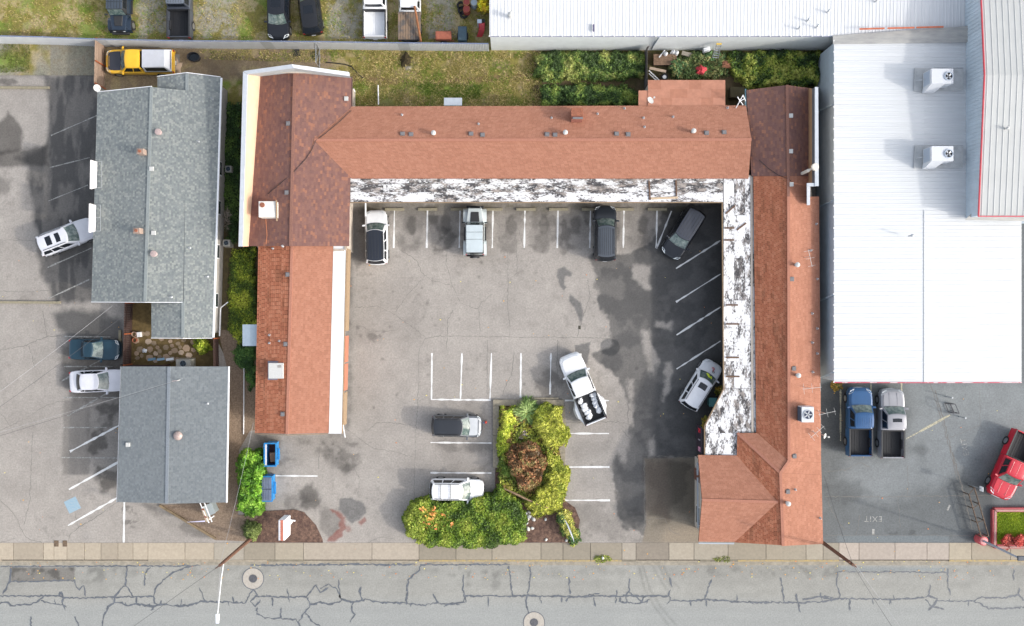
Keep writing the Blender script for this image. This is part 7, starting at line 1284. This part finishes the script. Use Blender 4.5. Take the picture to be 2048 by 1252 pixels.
wire('pale service wire from the big grey house gable across the west lot', [W(224, 612, 4.0), W(-40, 812, 7.0)], wire_l, .010); wire('second thinner service wire crossing the west lot', [W(252, 628, 3.6), W(-40, 842, 7.0)], wire_m, .012); wire('pale service wire to the mast on the smaller grey roof', [W(366, 757, 4.6), W(-40, 876, 7.0)], wire_l, .009); wire('dark service wire below the pale one to the smaller grey roof', [W(352, 762, 4.5), W(-40, 884, 7.0)], wire_m, .012)
q = MB(); p = on_roof(360, 760); t = thing('service_mast', 'short pale mast where wires meet the smaller grey roof', 'mast', p); q.tube([p, p + Vector((0, 0, .8))], .035, 6); q.build('mast', vent_white, t); q = MB(); q.tube([p + Vector((-.3, -.02, .78)), p + Vector((.12, .02, .82))], .03, 6); q.build('weatherhead', MATS['pink_vent'], t)
# right-hand lamp column on its red base
b = G(1957, 1077, 0); t = thing('lamp_column', 'grey lamp column on a round red concrete base beside the planter', 'street lamp', b); q = MB(); q.lathe(b, [(.40, 0), (.40, .72), (.36, .78), (.0, .78)], 22); q.build('base', mat('red_base', (.48, .08, .09), .7, var=.15, scale=4), t, smooth=True); q = MB(); q.lathe(b + Vector((0, 0, .782)), [(.30, 0), (.30, .03), (.22, .05)], 18); q.build('collar', mat('red_base2', (.60, .26, .25), .6), t); q = MB(); q.tube([b + Vector((0, 0, .78)), b + Vector((0, 0, 5.6))], [.10, .075], 10); q.build('column', mat('col_grey', (.40, .43, .50), .5, .3), t); q = MB(); q.box(b + Vector((.25, 0, 5.65)), (.8, .36, .16)); q.build('lamp_head', mat('lh_dark', (.05, .06, .08), .5), t, bevel=.03)
# pipe rail beside it
t = thing('pipe_rail', 'rusty double rail with cross pieces beside the red lamp base', 'rail', G(1962, 1020)); rm_ = mat('rail_rust', alb(112, 92, 76), .8, var=.4, scale=5)
for a, b_, z in (((1939, 972), (1967, 1068), .75), ((1928, 985), (1952, 1068), .75)): q = MB(); q.tube([G(a[0], a[1], z), G(b_[0], b_[1], z)], .06, 6); q.build('rail', rm_, t)
for k in range(4): f = k / 3; q = MB(); q.tube([G(1939 + 28 * f, 972 + 96 * f, 0), G(1939 + 28 * f, 972 + 96 * f, .75)], .05, 6); q.tube([G(1928 + 24 * f, 985 + 83 * f, .0), G(1928 + 24 * f, 985 + 83 * f, .75)], .05, 6); q.tube([G(1939 + 28 * f, 972 + 96 * f, .75), G(1928 + 24 * f, 985 + 83 * f, .75)], .035, 6); q.build('post', rm_, t)
t = thing('parking_sign', 'thin pale sign post leaning by the red pickup', 'sign', G(1936, 968)); b = G(1936, 968); q = MB(); q.tube([b, b + Vector((0, 0, 1.9))], .03, 6); q.build('post', galv, t); q = MB(); q.box(b + Vector((.03, 0, 1.95)), (.03, .40, .5)); q.build('plate', white_trim, t)
t = thing('metal_rack', 'open black metal frame standing in the east lot', 'rack', G(1896, 818)); q = MB(); P4 = [(1889, 806), (1899, 806), (1907, 824), (1896, 824)]
for z in (.1, .9):
    for i in range(4): q.tube([G(*P4[i], z), G(*P4[(i + 1) % 4], z)], .03, 6)
for p in P4: q.tube([G(*p, 0), G(*p, .9)], .03, 6)
q.build('frame', mat('dark_frame', (.05, .05, .06), .5), t)
for lb, x, y in (('short steel post just above the black metal frame', 1892, 793), ('short steel post beside the black metal frame', 1918, 833)): t = thing('steel_post', lb, 'bollard', G(x, y), 'short posts in the east lot'); q = MB(); q.tube([G(x, y), G(x, y, 1.0)], .05, 8); q.build('post', galv, t); q = MB(); q.lathe(G(x, y, 1.0), [(.06, 0), (.06, .04), (.0, .07)], 8); q.build('cap', white_trim, t)
# ------------------------------------------------------------------ yard clutter
t = thing('stock_tub', 'black oval tub on the bare yard soil', 'tub', G(391, 117)); c0 = G(391, 117); q = MB()
for r0, r1, z0, z1 in ((.36, .43, 0, .5), (.43, .40, .5, .5), (.40, .34, .5, .06)):
    for i in range(20):
        a0, a1 = i * math.pi / 10, (i + 1) * math.pi / 10; f = lambda r, a, z: (c0.x + r * 1.25 * math.cos(a), c0.y + r * .9 * math.sin(a), z + .03); q.quad(f(r0, a0, z0), f(r0, a1, z0), f(r1, a1, z1), f(r1, a0, z1))
q.build('wall', mat('tub', (.03, .03, .035), .5), t); q = MB(); q.poly([(c0.x + .43 * math.cos(i * math.pi / 10), c0.y + .31 * math.sin(i * math.pi / 10), .32) for i in range(20)]); q.build('dark_water', mat('tub_water', (.008, .012, .016), .05), t)
def slabbox(name, label, cat, px, py, d, rz, m_, z=0.0, bev=.01): p = G(px, py); q = MB(); q.box((p.x, p.y, z + d[2] / 2 + .03), d, R(rz)); return q.build(name, m_, None, label, cat, bevel=bev)
slabbox('grey_board', 'grey board lying behind the tail of the yellow pickup', 'board', 353, 118, (.55, .75, .05), 0, mat('board_grey', alb(176, 170, 160), .8, var=.1))
def cloth(name, label, px, py, rx, ry, hh, m_, seed, cat='tarp', z=.03):
    r_ = np.random.RandomState(seed); p = G(px, py); q = MB(); N = 16; K = 5
    R_ = [1 + .35 * (r_.rand() - .5) + .22 * math.sin(i * 5 * math.pi / N * 2) for i in range(N)]
    vs_ = [(p.x, p.y, z + hh)]; fs_ = []
    for k in range(1, K + 1):
        for i in range(N): a = 2 * math.pi * i / N; f = k / K; vs_.append((p.x + rx * R_[i] * f * math.cos(a), p.y + ry * R_[i] * f * math.sin(a), z + max(0, hh * (1 - f * f) + r_.uniform(-.25, .25) * hh) * (k < K)))
    for i in range(N): fs_.append((0, 1 + i, 1 + (i + 1) % N))
    for k in range(K - 1):
        for i in range(N): j = (i + 1) % N; fs_.append((1 + k * N + i, 1 + (k + 1) * N + i, 1 + (k + 1) * N + j, 1 + k * N + j))
    q.add(vs_, fs_); return q.build(name, m_, None, label, cat, smooth=True, sharp=70)
cloth('cream_tarp', 'crumpled cream sheet at the tail of the yellow pickup', 354, 133, .42, .62, .35, mat('cream_cloth', alb(236, 206, 176), .8, var=.05), 3)
cloth('red_tarp', 'bright pinkish red tarp among the brambles', 1397, 145, .50, .42, .45, mat('red_cloth', alb(244, 84, 96), .7, var=.12, scale=4), 4, z=.65); cloth('brown_sacking', 'rust brown sacking among the brambles near the ladder', 1445, 135, .7, .3, .3, mat('sack', alb(176, 120, 92), .9, var=.15), 5, z=.7); cloth('white_cloth', 'crumpled white cloth on the flagstones', 289, 701, .22, .18, .14, mat('white_cloth', (.66, .70, .76), .8), 6); cloth('dark_sheet', 'dark brush pile in the dry grass behind the motel', 812, 121, .55, .6, .35, mat('brush', alb(72, 62, 36), .95, var=.4, scale=8, bump=1.0), 7); cloth('grey_rag', 'pale grey rag lying in the dry grass', 817, 136, .30, .24, .08, mat('rag', alb(190, 182, 168), .9), 8); cloth('white_bag', 'white plastic bag caught at the brown west eave', 708, 186, .16, .4, .4, white_trim, 9, 'bag')
blm = mat('rubber_mat', (.035, .034, .03), .9, var=.3)
slabbox('rubber_mat', 'black square mat by the metal fence, nearer the yellow pickup', 'mat', 593, 106, (.58, .60, .03), 8, blm); slabbox('rubber_mat', 'dark green-black mat beside the wire gate', 'mat', 630, 110, (.62, .62, .03), 30, mat('mat_green', (.05, .05, .025), .9))
t = thing('hose', 'black hose curving over the dry grass', 'hose', G(690, 135)); q = MB(); q.tube([G(x, y, .08) for x, y in ((652, 125), (672, 127), (690, 129), (702, 133), (712, 143), (720, 151), (726, 156))], .045, 6); q.build('hose', blk, t)
t = thing('white_pipe', 'white pipe standing out from the motel eave over the grass', 'pipe', G(758, 190)); q = MB(); q.tube([G(757, 172, .25), G(758, 211, .3)], .05, 8); q.build('pipe', white_trim, t)
t = thing('white_pipe', 'long thin white pipe along the side passage', 'pipe', G(489, 800)); q = MB(); q.tube([G(489, 730, .12), G(488, 868, .12)], .045, 8); q.build('pipe', white_trim, t)
t = thing('white_pipe', 'white downpipe bent out from the corner of the big grey house', 'pipe', G(446, 640)); q = MB(); q.tube([W(439, 672, .8), W(441, 616, 1.0), W(456, 604, .9)], .05, 8); q.build('pipe', white_trim, t)
t = thing('timber_pole', 'long brown pole lying across the plank flatbed', 'pole', W(837, 50, 1.3)); q = MB(); q.tube([W(829, 12, 1.9), W(842, 84, 1.25)], .09, 8); q.build('pole', mat('pole_brown', alb(172, 112, 72), .8, var=.2, scale=4), t)
# rusty box trailer, dark trailer, drums, red chute
def trailer(label, px, py, w, l, h, m_, sx):
    p = W(px, py, .7); t = thing('small_trailer', label, 'trailer', (p.x, p.y, .03), 'small trailers in the grass lot')
    q = MB(); q.box((p.x, p.y, .42), (w, l, .08)); q.build('floor', m_, t)
    for s in (-1, 1): q = MB(); q.box((p.x + s * w / 2, p.y, .42 + h / 2), (.04, l, h)); q.build('side_panel', m_, t); q = MB(); q.box((p.x, p.y + s * l / 2, .42 + h / 2), (w, .04, h)); q.build('end_panel', m_, t)
    q = MB(); q.box((p.x, p.y, .42 + h), (w * .96, l * .96, .05)); q.build('cover', m_, t, bevel=.01)
    for s in (-1, 1): q = MB(); (q.cyl((p.x, p.y + s * (l / 2 + .05) - .06, .26), .26, .12, 14, ax='y') if sx else q.cyl((p.x + s * (w / 2 + .05) - .06, p.y, .26), .26, .12, 14, ax='x')); q.build('wheel', tyre, t)
    q = MB(); q.beam((p.x, p.y - l / 2, .42), (p.x + (.9 if sx else -.1), p.y - l / 2 - (.0 if sx else .25), .40), .08, .08); q.build('drawbar', rusty, t)
trailer('rusty orange box trailer by the metal fence', 887, 72, 1.25, .62, .5, mat('rust_box', alb(206, 122, 96), .85, var=.15, scale=4), True); trailer('dark teal topped trailer by the metal fence', 925, 69, .68, 1.1, .6, mat('teal_box', (.05, .09, .12), .6, var=.15, scale=5), False)
def drum(label, px, py, side, top, h=.9):
    p = W(px, py, h); t = thing('oil_drum', label, 'drum', (p.x, p.y, .03), 'drums in the grass lot'); q = MB(); q.lathe((p.x, p.y, .03), [(.28, 0), (.28, .3), (.295, .31), (.28, .32), (.28, .6), (.295, .61), (.28, .62), (.28, h)], 18); q.build('body', side, t, smooth=True); q = MB(); q.lathe((p.x, p.y, .03 + h), [(.29, -.02), (.29, .02), (.27, .02), (.27, -.005), (.0, -.004)], 18, caps=False); q.build('lid', top, t)
drum('drum with a pale yellow lid at the edge of the grass lot', 933, 4, mat('drum_red', (.30, .05, .04), .6), mat('lid_y', alb(216, 176, 100), .7, var=.15, scale=6)); drum('red drum with a rusty orange lid', 933, 18, mat('drum_red', (0, 0, 0)), mat('lid_o', alb(206, 128, 84), .7, var=.2, scale=6)); drum('pale blue drum beside the yellow shrub', 948, 5, mat('drum_blue', (.35, .42, .48), .6), mat('lid_g', alb(206, 186, 130), .7, var=.2, scale=6))
for k, (x, y) in enumerate(((922, 12), (924, 22), (928, 30))): t = thing('old_tyre', ('topmost', 'middle', 'lowest')[k] + ' of the three old tyres beside the drums', 'tyre', G(x, y), 'old tyres'); q = MB(); q.lathe(G(x, y, .03), [(.20, .02), (.33, 0), (.36, .1), (.33, .2), (.20, .2), (.18, .1), (.20, .02)], 18, caps=False); q.build('tyre', tyre, t, smooth=True)
t = thing('red_chute', 'curved red plastic chute beside the warehouse corner', 'chute', G(962, 58)); q = MB(); prev = None
for k in range(9):
    f = k / 8; x, y, z = 963.5 - 5 * max(0, f - .5) ** 1.2 * 2, 46 + 28 * f, 1.1 - .95 * f ** 1.5; p = W(x, y, z); ring = [p + Vector((-.24, 0, .10)), p + Vector((-.20, 0, 0)), p + Vector((.20, 0, 0)), p + Vector((.24, 0, .10))]
    if prev:
        for i in range(3): q.quad(prev[i], prev[i + 1], ring[i + 1], ring[i])
    prev = ring
q.build('slide', mat('red_plastic', (.56, .06, .07), .45), t); q = MB(); p = W(959, 43, 1.1); q.box((p.x, p.y, .6), (.36, .3, 1.2)); q.build('platform', mat('pale_plastic', (.55, .62, .72), .5), t); q = MB(); p = W(966, 43, .8); q.box((p.x, p.y, .5), (.3, .3, 1.0)); q.build('support', blk, t)
# junk deck behind the annex
dk = thing('junk_deck', 'small timber deck behind the annex', 'deck', G(1325, 128)); dm = mat('deck_plank', alb(150, 122, 100), .9, var=.25, scale=4)
for k in range(6): q = MB(); p = G(1328, 114 + k * 3.6, .5); q.box(p, (1.9, .14, .04)); q.build('plank', dm, dk)
q = MB(); p = G(1328, 123, .25); q.box(p, (1.8, .8, .44)); q.build('frame', darkw, dk)
def bottle(label, px, py, rz): p = W(px, py, .6); t = thing('gas_bottle', label, 'gas bottle', (p.x, p.y, .03), 'white gas bottles'); q = MB(); q.lathe((p.x, p.y, .03), [(.12, 0), (.17, .04), (.17, .72), (.12, .82), (.04, .86)], 14); q.build('body', white_trim, t, smooth=True); q = MB(); q.lathe((p.x, p.y, .88), [(.06, 0), (.06, .12), (.03, .14)], 8); q.build('valve', galv, t)
for k, (x, y) in enumerate(((1331, 108), (1346, 104), (1353, 106))): bottle(('first', 'second', 'third')[k] + ' white gas bottle from the west beside the pale wall', x, y, 0)
pl = mat('pale_plank', alb(208, 186, 164), .8, var=.15, scale=4)
for lb, a, b_, m_, z in (('wide pale board sloping over the dark soil by the deck', (1299, 136), (1332, 143), pl, .5), ('white batten lying behind the annex roof, the longer one', (1298, 141), (1320, 162), white_trim, .4), ('white batten lying behind the annex roof, the shorter one', (1298, 147), (1314, 162), white_trim, .35), ('thin pale stick leaning near the gas bottles', (1318, 115), (1330, 100), white_trim, .6)):
    q = MB(); q.beam(W(a[0], a[1], z), W(b_[0], b_[1], z), .22 if m_ is pl else .08, .04); q.build('loose_board', m_, None, lb, 'board')
t = thing('old_wheel', 'old white wheel with black tyre behind the annex', 'wheel', G(1329, 154)); p = W(1329, 154, .5); q = MB(); q.lathe((p.x, p.y, .42), [(.17, 0), (.28, 0), (.30, .08), (.28, .16), (.17, .16)], 18, caps=False); q.build('tyre', tyre, t, smooth=True); q = MB(); q.lathe((p.x, p.y, .44), [(.18, 0), (.16, .1), (.06, .11), (.0, .11)], 16, caps=False); q.build('rim', white_trim, t); q = MB(); q.cyl((p.x, p.y, .0), .2, .42, 12); q.build('stand', blk, t)
t = thing('step_ladder', 'aluminium ladder with yellow ends leaning on the pale warehouse wall', 'ladder', G(1427, 122)); A, B = W(1422, 121, .3), W(1434, 88, 2.4); A2, B2 = W(1435, 123, .3), W(1442, 88, 2.4); al = mat('aluminium', (.55, .57, .60), .35, .7)
q = MB(); q.beam(A, B, .05, .08); q.build('stile', al, t); q = MB(); q.beam(A2, B2, .05, .08); q.build('stile', al, t)
for k in range(7): f = (k + .6) / 7.6; q = MB(); q.beam(A + (B - A) * f, A2 + (B2 - A2) * f, .06, .03); q.build('rung', al, t)
for a_, b_ in ((A, A2), (B, B2)): q = MB(); q.beam(a_ - (b_ - a_) * .15, b_ + (b_ - a_) * .15, .12, .10); q.build('end_cap', mat('ladder_yellow', (.62, .42, .08), .5), t)
slabbox('white_crate', 'white crate standing in the brambles by the pale wall', 'crate', 1409, 105, (.55, .3, .5), 10, white_trim, .4); slabbox('grey_sheet', 'pale grey sheet lying in the brambles', 'board', 1371, 113, (.9, .35, .05), -15, mat('panel_grey', alb(172, 164, 150), .8), .6); slabbox('olive_cover', 'olive green flat cover beside the annex', 'cover', 1469, 190, (1.15, .85, .9), 0, mat('olive', alb(92, 84, 58), .9, var=.1))
# courtyard: flagstones, pots, air conditioners
pat = bpy.data.objects['courtyard_ground']; fr_ = random.Random(4); fsm = [mat('flag_%d' % k, alb(*cc), .9, var=.14, scale=5, bump=.3) for k, cc in enumerate(((202, 176, 150), (186, 162, 136), (212, 190, 168), (172, 152, 126)))]
taken = []
for k in range(400):
    x, y = fr_.uniform(270, 388), fr_.uniform(664, 722)
    if (x < 302 and y < 682 and fr_.random() < .5) or y > 735 - (x - 262) * .10: continue
    r_ = fr_.uniform(4.6, 9)
    if any(math.hypot(x - a, y - b) < (r_ + c_) * .78 for a, b, c_ in taken) or len(taken) > 80: continue
    taken.append((x, y, r_)); n = fr_.choice((5, 6, 6, 7)); a0 = fr_.uniform(0, 6); pts = [(x + r_ * fr_.uniform(.75, 1.05) * math.cos(a0 + 6.283 * i / n), y + r_ * fr_.uniform(.7, 1.0) * math.sin(a0 + 6.283 * i / n)) for i in range(n)]
    q = MB(); q.prism([tuple(G(*p_)[:2]) for p_ in pts], 0.0, .05 + fr_.uniform(0, .02)); q.build('flagstone', fr_.choice(fsm), pat)
for lb, x, y, m_, r_ in (('pale pink plant pot by the courtyard fence', 272, 668, mat('pot_pink', alb(206, 172, 152), .8), .19), ('terracotta plant pot by the courtyard fence', 273, 680, mat('terracotta', alb(190, 110, 80), .8, var=.1), .18)):
    t = thing('plant_pot', lb, 'pot', G(x, y, .02)); q = MB(); q.lathe(G(x, y, .02), [(r_ * .65, 0), (r_, .34), (r_ * 1.08, .34), (r_ * 1.08, .40), (r_ * .9, .40), (r_ * .85, .30)], 16, caps=False); q.build('pot', m_, t, smooth=True); q = MB(); q.cyl(G(x, y, .30), r_ * .86, .02, 14); q.build('soil', soil_d, t)
slabbox('white_box', 'small white box beside the pots', 'box', 281, 669, (.3, .4, .35), 5, white_trim)
def condenser(label, px, py, w, l, h, z0=.08):
    p = W(px, py, h); t = thing('condenser_unit', label, 'air conditioner', (p.x, p.y, .03), 'ground air conditioners'); q = MB(); q.box((p.x, p.y, z0 + h / 2), (w, l, h)); q.build('cabinet', mat('cond', alb(198, 196, 186), .5, var=.06), t, bevel=.03); r_ = min(w, l) * .36
    q = MB(); q.lathe((p.x, p.y, z0 + h + .004), [(r_ * 1.12, 0), (r_ * 1.12, .03), (r_, .03), (r_, .006)], 18, caps=False); q.build('fan_guard', galv, t); q = MB(); q.cyl((p.x, p.y, z0 + h), r_, .006, 18); q.build('fan_well', mat('well', (.02, .03, .04), .4), t); q = MB()
    for s in range(4): a = s * 1.57 + .3; q.beam((p.x, p.y, z0 + h + .02), (p.x + r_ * .9 * math.cos(a), p.y + r_ * .9 * math.sin(a), z0 + h + .02), r_ * .35, .008)
    q.build('fan_blades', mat('fan_dark', (.06, .09, .12), .4), t); q = MB(); q.box((p.x, p.y, .05), (w + .15, l + .15, .10)); q.build('pad', cop, t)
condenser('white air conditioner beside the dark weeds, upper one along the big grey house', 457, 338, .52, .52, .7); condenser('white air conditioner with pale fan, lower one along the big grey house', 453, 486, .58, .55, .7); condenser('large cream air conditioner between the two grey buildings', 367, 727, 1.2, .7, .9)
t = thing('bench_slats', 'blue and white slatted panel behind the smaller grey building', 'panel', G(318, 722)); 
for k in range(3): q = MB(); q.beam(W(296 + k * 18, 719.5, .9), W(311 + k * 18, 717.5, .9), .2, .04); q.build('slat', mat('slat_%d' % k, ((.12, .22, .30), (.20, .32, .42), (.62, .66, .70))[k], .6), t)
# island extras: stones, log, box, banner, standpipe
stm = [mat('stone_%d' % k, cc, .85, var=.12, scale=6, bump=.3) for k, cc in enumerate(((.52, .52, .50), (.42, .44, .44), (.60, .58, .52)))]
def stone(px, py, r_, seed, label): 
    rg_ = np.random.RandomState(seed); p = G(px, py, .04); bm = bmesh.new(); bmesh.ops.create_icosphere(bm, subdivisions=2, radius=1); 
    for v in bm.verts: k = 1 + .28 * (vnoise(v.co.x * 3 + seed, v.co.y * 3 + v.co.z * 5, 2.0, 8) - .5); v.co = Vector((v.co.x * r_ * k * 1.15, v.co.y * r_ * k * .85, max(-.3, v.co.z) * r_ * .7 * k))
    me = bpy.data.meshes.new('stone'); bm.to_mesh(me); bm.free(); me.materials.append(stm[seed % 3]); me.polygons.foreach_set('use_smooth', [True] * len(me.polygons)); o = bpy.data.objects.new('stone', me); COL.objects.link(o); o.location = p + Vector((0, 0, r_ * .15)); o.rotation_euler = (0, 0, rg_.uniform(0, 6)); return tag(o, label, 'stone', 'pale stones in the mulch')
for k, (x, y, r_, lb) in enumerate(((1052, 1026, .13, 'small pale stone topping the heap beside the big hedge'), (1058, 1024, .14, 'pale stone at the upper right of the heap beside the hedge'), (1051, 1033, .13, 'pale stone at the left of the upper heap by the hedge'), (1058, 1032, .20, 'largest pale stone of the heap beside the hedge'), (1056, 1038, .12, 'small stone just below the largest pale stone'), (1067, 1038, .18, 'flat pale stone right of the heap'), (1053, 1046, .14, 'pale stone half hidden by the hedge side'), (1056, 1057, .19, 'round pale stone below the heap near the hedge'), (1064, 1056, .15, 'pale stone next to the lower round stone'), (1091, 1038, .13, 'lone grey stone under the golden conifer'), (1092, 1079, .13, 'lone pale stone by the pavement edge of the mulch'), (1133, 1080, .14, 'pale stone at the foot of the banner'), (1153, 1060, .12, 'grey stone right of the banner'))): stone(x, y, r_, k + 1, lb)
t = thing('driftwood_log', 'long weathered log lying over the golden conifer', 'log', G(1050, 996)); q = MB(); q.tube([W(1008, 977, 1.35), W(1028, 986, 1.4), W(1050, 997, 1.35), W(1072, 1007, 1.3), W(1096, 1016, 1.2)], [.05, .085, .08, .07, .04], 8); q.build('log', mat('driftwood', alb(160, 132, 104), .9, var=.3, scale=6, bump=.4), t)
t = thing('junction_box', 'small blue-green box on the west side of the island', 'box', G(1024, 962)); p = W(1024, 962, .5); q = MB(); q.box((p.x, p.y, .28), (.50, .28, .56)); q.build('body', mat('jbox', (.17, .30, .30), .5), t, bevel=.02); q = MB(); q.box((p.x, p.y, .575), (.54, .32, .04)); q.build('lid', mat('jbox2', (.22, .36, .36), .5), t)
t = thing('banner_flag', 'white feather banner leaning over the shrub near the pavement', 'banner', G(1126, 1052)); b = G(1124, 1038); q = MB(); tp = W(1148, 1083, 2.4); b0 = W(1129, 1038, .9); q.tube([b0 - Vector((0, 0, .9)), b0, (b0 + tp) / 2 + Vector((0, 0, .1)), tp], .02, 6); q.build('pole', white_trim, t); q = MB(); d = (tp - b0); sd_ = Vector((.10, .03, -.02)); pts = [b0 + d * f + sd_ * w for f, w in ((0, 0), (.25, .9), (.6, 1), (.9, .6), (1, 0))]; q.poly([b0] + pts[1:4] + [tp]); q.build('cloth', mat('banner_white', (.78, .80, .84), .7), t)
t = thing('standpipe', 'small red and blue standpipe in front of the dark grey crossover', 'standpipe', G(972, 843)); b = G(972, 843); q = MB(); q.lathe(b, [(.08, 0), (.08, .5), (.11, .52), (.11, .62), (.04, .72)], 12); q.build('barrel', mat('sp_red', (.45, .06, .04), .5), t); q = MB(); q.box(b + Vector((-.1, -.05, .4)), (.3, .1, .1)); q.build('outlet', mat('sp_blue', (.10, .16, .30), .5), t)
slabbox('drain_grate', 'small dark drain grate in the courtyard', 'grate', 1159, 655, (.2, .3, .008), 0, mat('grate', (.05, .045, .03), .7), -.024, 0)
for lb, x in (('rusty meter lid at the pavement edge, the west one', 113), ('mossy meter lid at the pavement edge, the east one', 130)): slabbox('meter_lid', lb, 'meter lid', x, 1087, (.36, .5, .014), 0, mat('meter', alb(128, 108, 88), .8, var=.3, scale=9, bump=.4), -.016, 0)
t = thing('hydrant_valve', 'small white valve post in the weeds at the kerb', 'valve', G(1205, 1114)); b = G(1205, 1114); q = MB(); q.lathe(b, [(.05, 0), (.05, .3), (.09, .31), (.09, .38), (.02, .42)], 10); q.build('post', white_trim, t); q = MB(); q.box(b + Vector((0, 0, .02)), (.2, .2, .05)); q.build('base', galv, t)
foliage('kerb_weeds', 'tuft of green weeds at the kerb round the white valve', ell(1205, 1116, 14, 4, 12), .2, 300, .12, g_((110, 120, 50), (140, 140, 60)), 560, edge=.2, cat='plant', core=False, stems=1); foliage('kerb_weeds', 'tuft of mossy weeds at the kerb below the office', ell(1440, 1118, 16, 3, 12), .12, 220, .10, g_((90, 100, 30), (120, 124, 50)), 561, edge=.2, cat='plant', core=False, stems=1)
# sacks in the white pickup's bed
sk = mat('sack_white', (.66, .68, .70), .75, var=.1, scale=5); sb = None
for k, (x, y, rz) in enumerate(((1160, 795, 60), (1161, 803, 75), (1168, 811, 20), (1170, 818, 15), (1175, 825, 20), (1179, 833, 60), (1186, 789, 10), (1188, 797, 15), (1191, 805, 25), (1194, 812, 20), (1198, 820, 110))):
    p = W(x, y, .95); bm = bmesh.new(); bmesh.ops.create_cube(bm, size=1); bmesh.ops.subdivide_edges(bm, edges=bm.edges[:], cuts=3, use_grid_fill=True)
    for v in bm.verts: l = v.co.length; v.co = v.co.normalized() * (.30 + .25 * l) ; v.co = Vector((v.co.x * .62, v.co.y * .44, v.co.z * .28)) * (1 + .75 * (vnoise(v.co.x * 9 + k, v.co.y * 9 + v.co.z * 7, 2, 3) - .5))
    me = bpy.data.meshes.new('sack'); bm.to_mesh(me); bm.free(); me.materials.append(sk); me.polygons.foreach_set('use_smooth', [True] * len(me.polygons)); o = bpy.data.objects.new('sack', me); COL.objects.link(o); o.location = (p.x, p.y, .83); o.rotation_euler = (R(((k * 37) % 50) - 25), R(((k * 53) % 40) - 20), R(rz)); kk_ = 0.85 + ((k * 29) % 7) * 0.05; o.scale = (kk_, kk_ * 1.1, kk_); tag(o, '%s white sack from the cab, in the pickup bed row %s the planted island' % (('first', 'second', 'third', 'fourth', 'fifth', 'sixth')[k if k < 6 else k - 6], 'nearer' if k < 6 else 'farther from'), 'sack', 'white sacks in the pickup bed')
# emblem and hi-vis vest of the white car by the slanted canopy
for o in [o for o in bpy.data.objects if o.get('label', '').startswith('white car with a red')]:
    q = MB(); z = 1.0
    for cc, pts in ((0, [(1.62, .02), (1.70, -.10), (1.62, -.22), (1.50, -.14), (1.44, -.26)]),): q.tube([(x, y, .985) for x, y in pts], .04, 5)
    q.build('bonnet_emblem', mat('emblem_red', (.5, .03, .05), .4), o, local=True)
    q = MB(); q.tube([(x, y, .99) for x, y in ((1.46, -.22), (1.36, -.16), (1.30, -.26), (1.38, -.36), (1.46, -.30))], .03, 5); q.build('bonnet_emblem', trim, o, local=True)
    q = MB(); q.tube([(x, y, z) for x, y, z in ((1.02, .18, 1.16), (.96, .02, 1.24), (.86, -.10, 1.31), (.90, -.28, 1.27), (.80, -.34, 1.33))], [.05, .11, .09, .10, .05], 6); q.build('dashboard_vest', mat('hivis', (.55, .66, .04), .6), o, local=True)
